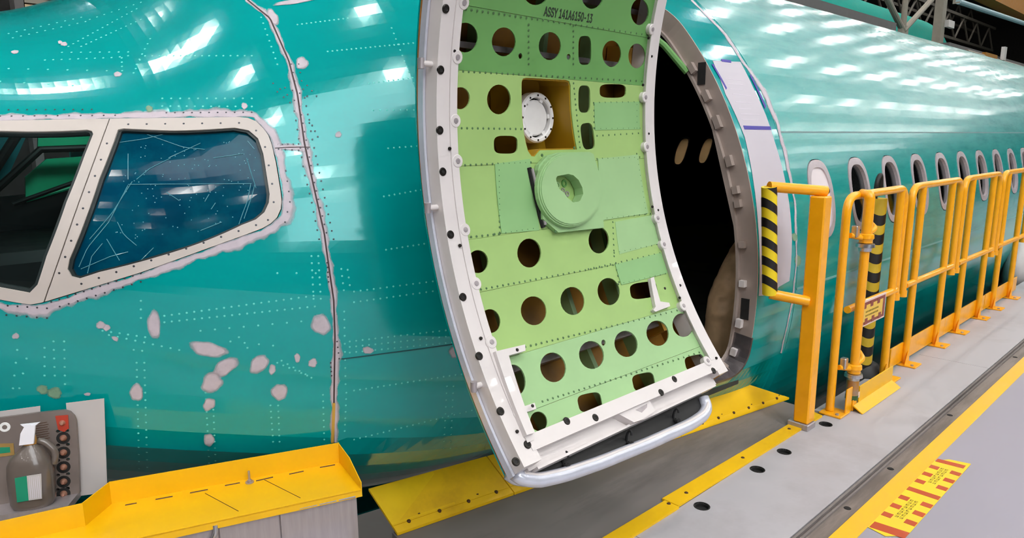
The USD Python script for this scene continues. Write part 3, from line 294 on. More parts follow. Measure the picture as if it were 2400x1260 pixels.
"frame_out":[[.159,.5245],[.1779,.5279],[.197,.5313],[.2161,.5346],[.2355,.5379],[.255,.541],[.2745,.5435],[.2941,.5452],[.3139,.5466],[.3338,.5476],[.3537,.548],[.3737,.5481],[.3938,.5476],[.4141,.5468],[.4344,.5456],[.4547,.5441],[.4752,.542],[.4958,.5398],[.5164,.5373],[.5373,.5347],[.5582,.5319],[.5793,.529],[.6006,.526],[.6219,.5224],[.6432,.5178],[.6645,.5125],[.6859,.5067],[.7073,.5004],[.7288,.494],[.7505,.4874],[.7723,.4809],[.7943,.4746],[.8157,.4664],[.8331,.4524],[.844,.4323],[.8521,.4111],[.8536,.3888],[.8526,.3662],[.8519,.3437],[.85,.3213],[.8483,.2991],[.8468,.2769],[.8446,.2549],[.8383,.2331],[.825,.2137],[.8057,.1993],[.7841,.1895],[.7616,.1823],[.7393,.1749],[.7171,.1675],[.6952,.1597],[.6735,.1514],[.652,.1428],[.6307,.1337],[.6096,.1242],[.5888,.1144],[.5681,.1042],[.5477,.0938],[.5275,.0831],[.5074,.0721],[.4875,.0613],[.4677,.0512],[.4479,.0409],[.4284,.0304],[.4089,.0197],[.3896,.0089],[.3704,-.001],[.3513,-.0065],[.3322,-.0119],[.3132,-.0172],[.2943,-.0226],[.2755,-.0275],[.2567,-.0309],[.2384,-.0301],[.2205,-.0283],[.2028,-.0264],[.1852,-.0244],[.1676,-.0225],[.1502,-.0205],[.1328,-.0186],[.1156,-.0166],[.0984,-.0146]],
"seam23":[[.5015,.541],[.4763,.4857],[.4525,.4315],[.43,.378],[.4086,.3249],[.3881,.2721],[.3688,.2191],[.3505,.1658],[.3328,.1121],[.3156,.0577],[.299,.0024],[.2826,-.0266]],
"pane3":[[.5108,.4995],[.524,.5022],[.7769,.45],[.8083,.4346],[.8248,.4091],[.8269,.3702],[.8217,.3174],[.8181,.2704],[.8116,.2502],[.7966,.2284],[.7725,.2123],[.7363,.2006],[.4036,.056],[.3612,.0316],[.3452,.0368],[.3395,.0593],[.3459,.0895],[.4406,.3435]],
"pane2":[[.1721,.4941],[.259,.5046],[.444,.5066],[.4533,.5012],[.4541,.4907],[.424,.4229],[.3623,.271],[.3012,.0966],[.2747,.004],[.2561,-.0126],[.1985,-.006],[.1181,.0067]],
"frame_screws":[[.5376,.5145],[.5789,.5093],[.6209,.5033],[.6631,.4943],[.7054,.4832],[.748,.4711],[.7912,.4591],[.8259,.4293],[.8359,.3847],[.8327,.3391],[.8299,.2941],[.8239,.2502],[.8013,.2086],[.7701,.198],[.7259,.1854],[.6826,.1715],[.6401,.156],[.5984,.1388],[.5575,.1204],[.5175,.101],[.4783,.0806],[.4396,.0595],[.4015,.0376],[.3638,.0151],[.4777,.4565],[.455,.4047],[.4335,.3533],[.413,.3023],[.3933,.2515],[.3745,.2005],[.3563,.1492],[.3387,.0974],[.3216,.0448]],
"rivets":[[.4566,.8409],[.4782,.8341],[.4998,.8268],[.5213,.8193],[.543,.8115],[.5647,.8035],[.5865,.7956],[.6083,.7874],[.4091,.8106],[.4283,.8079],[.4474,.8045],[.4666,.8006],[.4858,.7964],[.5051,.7917],[.5244,.7868],[.5437,.7817],[.5631,.7764],[.583,.773],[.6034,.7709],[.6422,.7536],[.6581,.7451],[.6739,.7362],[.6897,.727],[.7054,.7177],[.7211,.7082],[.7369,.6988],[.7527,.6895],[.7685,.6803],[.7845,.6714],[.8006,.6628],[.8168,.6544],[.8333,.6465],[.8499,.6389],[.8667,.6318],[.8837,.6252],[.6358,.5877],[.6561,.5812],[.6763,.5741],[.6966,.5666],[.7169,.5589],[.7373,.551],[.7578,.5431],[.7785,.5354],[.7993,.5278],[.8204,.5206],[.8417,.5137],[.6289,.5628],[.6473,.5575],[.6658,.5517],[.6842,.5454],[.7026,.5389],[.7211,.5322],[.7397,.5254],[.7584,.5187],[.7773,.512],[.7962,.5055],[.8154,.4992],[.8348,.4932],[.4788,.8683],[.4935,.8787],[.5084,.8889],[.5235,.8989],[.5388,.9087],[.5542,.9183],[.5697,.9277],[.5855,.9369],[.6014,.9459],[.6173,.9538],[.6329,.96],[.6482,.9647],[.6633,.968],[.6782,.9703],[.693,.9717],[.508,.8568],[.5224,.8639],[.537,.8708],[.5516,.8775],[.5664,.8839],[.5812,.8902],[.5962,.8962],[.6113,.9018],[.6261,.9059],[.6408,.9088],[.6552,.9106],[.6695,.9114],[.6836,.9115],[.3581,1.0],[.38,1.0103],[.402,1.0189],[.424,1.0257],[.4461,1.031],[.4682,1.0348],[.4902,1.0373],[.5123,1.0385],[.5343,1.0388],[.5563,1.0382],[.3621,.964],[.3836,.9731],[.4052,.9808],[.4268,.987],[.4485,.9919],[.4702,.9955],[.492,.9979],[.5137,.9994],[.5355,1.0],[.5573,.9998],[.5713,1.0077],[.5929,1.0122],[.6144,1.0154],[.6352,1.015],[.6554,1.0118],[.675,1.0065],[.6942,.9998],[.7132,.9921],[.6255,.7424],[.6156,.7276],[.6058,.7126],[.5962,.6975],[.6755,.8134],[.6627,.7972],[.65,.7807],[.6374,.7638],[.625,.7464],[.6127,.7287],[.586,.767],[.5812,.7488],[.5766,.731],[.5721,.7135],[.3192,.7753],[.3627,.7706],[.4062,.7621],[.4497,.7509],[.4934,.7379],[.5372,.7237],[.2901,.7113],[.3419,.7049],[.3939,.6939],[.4461,.6795],[.9682,.6799],[.9675,.6664],[.9669,.6532],[.9664,.6401],[.9661,.6272],[.9658,.6146],[.9554,.7272],[.9522,.7078],[.9494,.689],[.9469,.6705],[.9447,.6525],[.9427,.6348],[.941,.6174],[.9394,.6004],[.9381,.5836],[.5313,-.0347],[.548,-.0321],[.5648,-.0294],[.5817,-.0268],[.5988,-.0242],[.616,-.0216],[.6334,-.019],[.6508,-.0163],[.6684,-.0136],[.6861,-.0109],[.7039,-.0082],[.7219,-.0054],[.74,-.0027],[.7583,.0002],[.7767,.0045],[.7954,.0086],[.8141,.0126],[.8331,.0165],[.8523,.0202],[.8716,.0238],[.8912,.0272],[.53,-.0454],[.5468,-.0431],[.5637,-.0408],[.5807,-.0385],[.5979,-.0363],[.6153,-.034],[.6327,-.0318],[.6503,-.0295],[.668,-.0271],[.6859,-.0248],[.7038,-.0224],[.722,-.02],[.7402,-.0176],[.7587,-.0152],[.7772,-.0128],[.796,-.0104],[.8149,-.008],[.8341,-.0056],[.8534,-.0032],[.8729,-.0009],[.8926,.0019],[.4612,-.1183],[.4602,-.1307],[.4593,-.1432],[.4584,-.1558],[.4575,-.1686],[.4567,-.1815],[.4559,-.1946],[.4551,-.2078],[.4544,-.2212],[.4538,-.2348],[.4532,-.2485],[.4529,-.2627],[.4555,-.28],[.4599,-.2998],[.466,-.3219],[.474,-.347],[.4779,-.1173],[.477,-.1304],[.4761,-.1436],[.4753,-.157],[.4745,-.1706],[.4738,-.1843],[.4731,-.1981],[.4724,-.2122],[.4719,-.2265],[.4713,-.2409],[.4709,-.2556],[.4723,-.2722],[.4766,-.2922],[.4829,-.3147],[.4914,-.3403],[.6124,-.1633],[.6124,-.1751],[.6125,-.187],[.6127,-.199],[.6129,-.2112],[.6132,-.2235],[.6136,-.236],[.614,-.2487],[.6147,-.2615],[.6189,-.2773],[.6255,-.2951],[.6341,-.315],[.6289,-.1943],[.6291,-.2064],[.6293,-.2187],[.6296,-.2312],[.6299,-.2438],[.6304,-.2566],[.6331,-.271],[.639,-.2882],[.647,-.3073],[.7696,-.1802],[.7706,-.1917],[.7717,-.2034],[.7729,-.2151],[.7741,-.227],[.7754,-.2391],[.7769,-.2514],[.7892,-.1795],[.7897,-.191],[.7903,-.2027],[.791,-.2145],[.7918,-.2265],[.7926,-.2386],[.7936,-.2509],[.9073,-.1555],[.9079,-.1677],[.9087,-.18],[.9096,-.1925],[.9106,-.2051],[.9118,-.2179],[.913,-.2309],[.9144,-.2441],[1.0009,.0413],[1.0192,.0438],[1.0376,.0462],[1.0562,.0486],[1.075,.051],[1.094,.0533],[1.1131,.0555],[1.1324,.0577],[1.1518,.0599],[1.1715,.062],[1.1914,.0641],[1.2115,.0661],[1.2319,.0681],[1.2525,.0701],[.9988,.0172],[1.0171,.02],[1.0356,.0228],[1.0542,.0255],[1.073,.0281],[1.0919,.0308],[1.111,.0333],[1.1303,.0358],[1.1498,.0383],[1.1695,.0407],[1.1894,.043],[1.2095,.0453],[1.2298,.0476],[1.2504,.0498],[.9824,-.056],[1.0002,-.0542],[1.0182,-.0523],[1.0363,-.0505],[1.0545,-.0486],[1.0729,-.0468],[1.0914,-.045],[1.1101,-.0431],[1.1289,-.0413],[1.148,-.0395],[1.1672,-.0377],[1.1866,-.0359],[1.2062,-.0341],[1.2261,-.0324],[1.2462,-.0307],[1.2665,-.0289],[1.287,-.0273],[.982,-.0659],[.9999,-.0642],[1.0178,-.0624],[1.0359,-.0607],[1.0542,-.059],[1.0726,-.0572],[1.0911,-.0555],[1.1098,-.0538],[1.1287,-.0521],[1.1477,-.0504],[1.167,-.0487],[1.1864,-.0471],[1.2061,-.0454],[1.2259,-.0438],[1.246,-.0422],[1.2664,-.0406],[1.287,-.039],[.9817,-.0759],[.9996,-.0742],[1.0176,-.0726],[1.0357,-.071],[1.0539,-.0694],[1.0723,-.0678],[1.0909,-.0662],[1.1096,-.0646],[1.1285,-.063],[1.1476,-.0614],[1.1669,-.0598],[1.1864,-.0583],[1.206,-.0568],[1.2259,-.0553],[1.246,-.0538],[1.2664,-.0523],[1.287,-.0509],[.9936,-.1458],[1.0106,-.1438],[1.0276,-.1418],[1.0447,-.1398],[1.062,-.1378],[1.0794,-.1358],[1.097,-.1338],[1.1147,-.1318],[1.1325,-.1298],[1.1505,-.1278],[1.1686,-.1259],[1.187,-.1239],[1.2055,-.122],[1.2241,-.1201],[1.243,-.1183],[1.2621,-.1164],[1.2814,-.1146],[1.301,-.1128],[1.3208,-.1111],[1.3409,-.1094],[1.3612,-.1077],[.9999,-.2438],[1.0168,-.2407],[1.0338,-.2376],[1.051,-.2345],[1.0682,-.2314],[1.0856,-.2284],[1.1031,-.2253],[1.1208,-.2223],[1.1385,-.2192],[1.1565,-.2162],[1.1745,-.2133],[1.1928,-.2103],[1.2112,-.2073],[1.2298,-.2044],[1.2485,-.2016],[1.2675,-.1987],[1.2867,-.1959],[1.3061,-.1931],[1.3258,-.1904],[1.3457,-.1877],[1.3658,-.1851],[1.3863,-.1825],[1.2748,-.135],[1.2749,-.1487],[1.2753,-.1625],[1.2758,-.1765],[1.2766,-.1907],[1.2776,-.2051],[1.2789,-.2198],[1.2813,-.2348],[1.2955,-.2542],[1.3192,-.2774],[1.2959,-.1351],[1.2963,-.1488],[1.2969,-.1627],[1.2977,-.1767],[1.2987,-.191],[1.3,-.2055],[1.3016,-.2202],[1.3058,-.2358],[1.3226,-.256],[1.3493,-.2802],[1.0389,.6773],[1.0518,.6756],[1.0647,.6739],[1.0778,.6722],[1.0909,.6706],[1.1041,.669],[1.1174,.6675],[1.1307,.666],[1.1442,.6646],[1.1578,.6632],[1.1715,.6619],[1.1853,.6607],[1.0856,.5877],[1.0991,.5863],[1.1128,.5849],[1.1265,.5835],[1.1403,.5822],[1.1542,.581],[1.1682,.5798],[1.1824,.5786],[1.1966,.5775],[1.211,.5765],[1.2256,.5756],[1.2402,.5748],[1.2551,.574],[1.2701,.5733],[1.2852,.5727],[1.3006,.5723],[1.3161,.5719],[1.3318,.5717],[1.3478,.5715],[1.364,.5716],[1.3805,.5717],[1.3972,.5721],[1.1654,.493],[1.1801,.4927],[1.1949,.4924],[1.2098,.4921],[1.2249,.4919],[1.2401,.4918],[1.2554,.4917],[1.271,.4917],[1.2867,.4918],[1.3025,.492],[1.3186,.4923],[1.3349,.4926],[1.3514,.4931],[1.3012,.6147],[1.2998,.6004],[1.2986,.5862],[1.2977,.5723],[1.2971,.5586],[1.2966,.5451],[1.2963,.5317],[1.2963,.5186],[1.2968,.5056],[1.2978,.4928],[1.2989,.4802],[1.3003,.4677],[1.3018,.4554],[1.3028,.443],[1.3009,.4304],[1.2992,.4178],[1.2976,.4053],[1.2962,.3929],[1.2949,.3806],[1.1516,.4317],[1.1711,.4298],[1.1908,.4279],[1.2108,.4262],[1.231,.4245],[1.2514,.423],[1.2721,.4215],[1.2932,.4202],[1.3145,.419],[1.1202,.2459],[1.136,.2472],[1.1519,.2485],[1.1679,.2498],[1.184,.2511],[1.2003,.2524],[1.2167,.2538],[1.2333,.2551],[1.2501,.2565],[1.267,.2578],[1.1023,.1336],[1.1183,.1353],[1.1343,.137],[1.1506,.1386],[1.1669,.1403],[1.1834,.1419],[1.2001,.1435],[1.2169,.1451],[1.2338,.1467],[1.2509,.1483],[1.1634,.3463],[1.1806,.346],[1.1979,.3457],[1.2154,.3455],[1.2331,.3453],[1.251,.3451],[1.2691,.345],[1.2874,.345],[.8046,.0783],[.8528,.0795],[.9023,.0805],[.8964,.1199],[.895,.1035],[.8938,.087],[.8928,.0704],[.8919,.0537],[.8912,.037],[.8906,.0201],[.9142,.1199],[.913,.1036],[.912,.0873],[.9112,.0708],[.9105,.0544],[.91,.0378],[.9096,.0211],[.9716,.0914],[.9719,.0754],[.9724,.0594],[.9731,.0433],[.9888,.0897],[.9896,.0726],[.9906,.0554],[.9705,-.0042],[.9698,-.0182],[.9692,-.0322],[.9688,-.0464],[.9685,-.0606],[.9684,-.075],[.9684,-.0896],[.9686,-.1043],[.9689,-.1191],[.9694,-.1342],[.9721,-.1503],[.9717,-.1625],[.9713,-.1749],[.9711,-.1875],[.971,-.2002],[.971,-.2131],[.9712,-.2261],[.4077,-.0742],[.4259,-.0762],[.4443,-.0783],[.4628,-.0803],[.4815,-.0823],[.5003,-.0843],[.5193,-.0864],[.5385,-.0885],[.5578,-.0906],[.3952,-.0678],[.4129,-.0689],[.4307,-.0699],[.4486,-.071],[.4667,-.072],[.4849,-.0731],[.6097,-.0552],[.6432,-.0512],[.6772,-.047],[.7116,-.0428],[.7466,-.0386],[.7821,-.0343],[.8183,-.0301],[.8552,-.0259],[.8927,-.0219],[.2148,-.1092],[.2083,-.1316],[.2019,-.1544],[.1955,-.1776],[.2314,-.1232],[.22,-.1498],[.2085,-.177],[.2907,-.0913],[.2891,-.1059],[.2876,-.1206],[.2861,-.1355],[.2847,-.1506],[.3126,-.0902],[.3108,-.1048],[.3091,-.1196],[.3073,-.1345],[.3056,-.1496],[.3039,-.1649],[.2707,-.1031],[.2683,-.119],[.2659,-.1352],[.2635,-.1516],[.6775,-.0697],[.7112,-.0703],[.7456,-.0709],[.7805,-.0715],[.6985,-.0612],[.7174,-.0785],[.7368,-.0961],[.7893,-.1011],[.8042,-.105],[.8192,-.1089],[.8344,-.1129],[.8497,-.1169],[.8653,-.121],[.8003,-.0968],[.8151,-.1022],[.8302,-.1077],[.8454,-.1132],[.8608,-.1188],[.8765,-.1245],[.4573,-.0965],[.4756,-.0968],[.4837,-.0132],[.4817,-.0272],[.4798,-.0414]],
"fasteners":[[.2676,.5608],[.2917,.5625],[.3161,.5637],[.3405,.5641],[.3652,.5638],[.3899,.5628],[.4147,.5611],[.4397,.559],[.4648,.5563],[.4901,.5532],[.5155,.5498],[.2893,.5872],[.3089,.5881],[.3286,.5886],[.3483,.5885],[.3682,.5879],[.3881,.5869],[.4081,.5854],[.4282,.5835],[.4483,.5812],[.4686,.5787],[.6327,.538],[.6521,.533],[.6715,.5274],[.6909,.5215],[.7104,.5152],[.73,.5088],[.7496,.5024],[.7694,.496],[.7893,.4897],[.8094,.4836],[.8298,.4778],[.9076,.5363],[.9201,.518],[.9329,.5003],[.9461,.4833],[.9102,.5125],[.9215,.4959],[.9331,.4799],[.9337,.519],[.9501,.5085],[.9667,.4983],[.9835,.4882],[.9744,.5752],[.9697,.5528],[.9653,.5308],[.9613,.5091],[.9576,.4878],[.9543,.4667],[.9513,.4459],[.9486,.4254],[.9462,.405],[.9441,.3849],[.9422,.3649],[.9406,.3452],[.9392,.3255],[.9381,.306],[.9376,.2866],[.9381,.2674],[.9389,.2483],[.9399,.2293],[.9411,.2104],[.9426,.1915],[.9444,.1727],[.9934,.5712],[.9884,.5494],[.9839,.5279],[.9797,.5067],[.9758,.4858],[.9723,.4652],[.9691,.4448],[.9662,.4247],[.9636,.4048],[.9612,.3851],[.9597,.3655],[.9585,.3462],[.9576,.3269],[.957,.3078],[.9566,.2889],[.9565,.27],[.9567,.2512],[.9571,.2325],[.9577,.2138],[.9586,.1952],[.9597,.1767],[.9611,.1581],[.9367,.4575],[.933,.4349],[.9296,.4127],[.9265,.3907],[.9235,.3688],[.9207,.3472],[.9183,.3257],[.9174,.3044],[.9181,.2834],[.9191,.2626],[.9201,.2418],[.9203,.2209],[.9208,.2001],[.9216,.1794],[.9226,.1586],[.9937,.514],[1.0009,.499],[1.0083,.4843],[.9685,.4318],[.9714,.4176],[.9744,.4035],[.9775,.3896],[.8805,.3835],[.8942,.3817],[.908,.38],[.9219,.3785],[.8677,.3741],[.8841,.3704],[.9007,.3669],[.9174,.3637],[.2971,-.025],[.3144,-.02],[.3317,-.0149],[.349,-.0098],[.3664,-.0047],[.3839,.001],[.4015,.0113],[.4192,.0214],[.4369,.0314],[.4548,.0413],[.4728,.051],[.491,.0605],[.3132,-.0319],[.3323,-.0265],[.3515,-.021],[.3708,-.0155],[.3902,-.0099],[.4096,-.0043],[.4292,.0025],[.4488,.0134],[.4686,.0241],[.4886,.0345],[.209,-.0351],[.2283,-.0354],[.2476,-.0356],[.2671,-.0358],[.2867,-.036],[.2037,-.0507],[.2237,-.0511],[.2437,-.0515],[.2638,-.0519],[.2841,-.0522],[.9357,.1054],[.9351,.0945],[.9345,.0836],[.9341,.0727],[.9337,.0617],[.9472,-.0569],[.9487,-.067],[.9503,-.0771],[.9519,-.0873],[.9284,-.0956],[.929,-.1033],[.9297,-.1111],[.9304,-.1189],[.8717,.3204],[.8692,.296],[.8671,.2717],[.8644,.2475],[.8532,.2245],[.8425,.2011]],
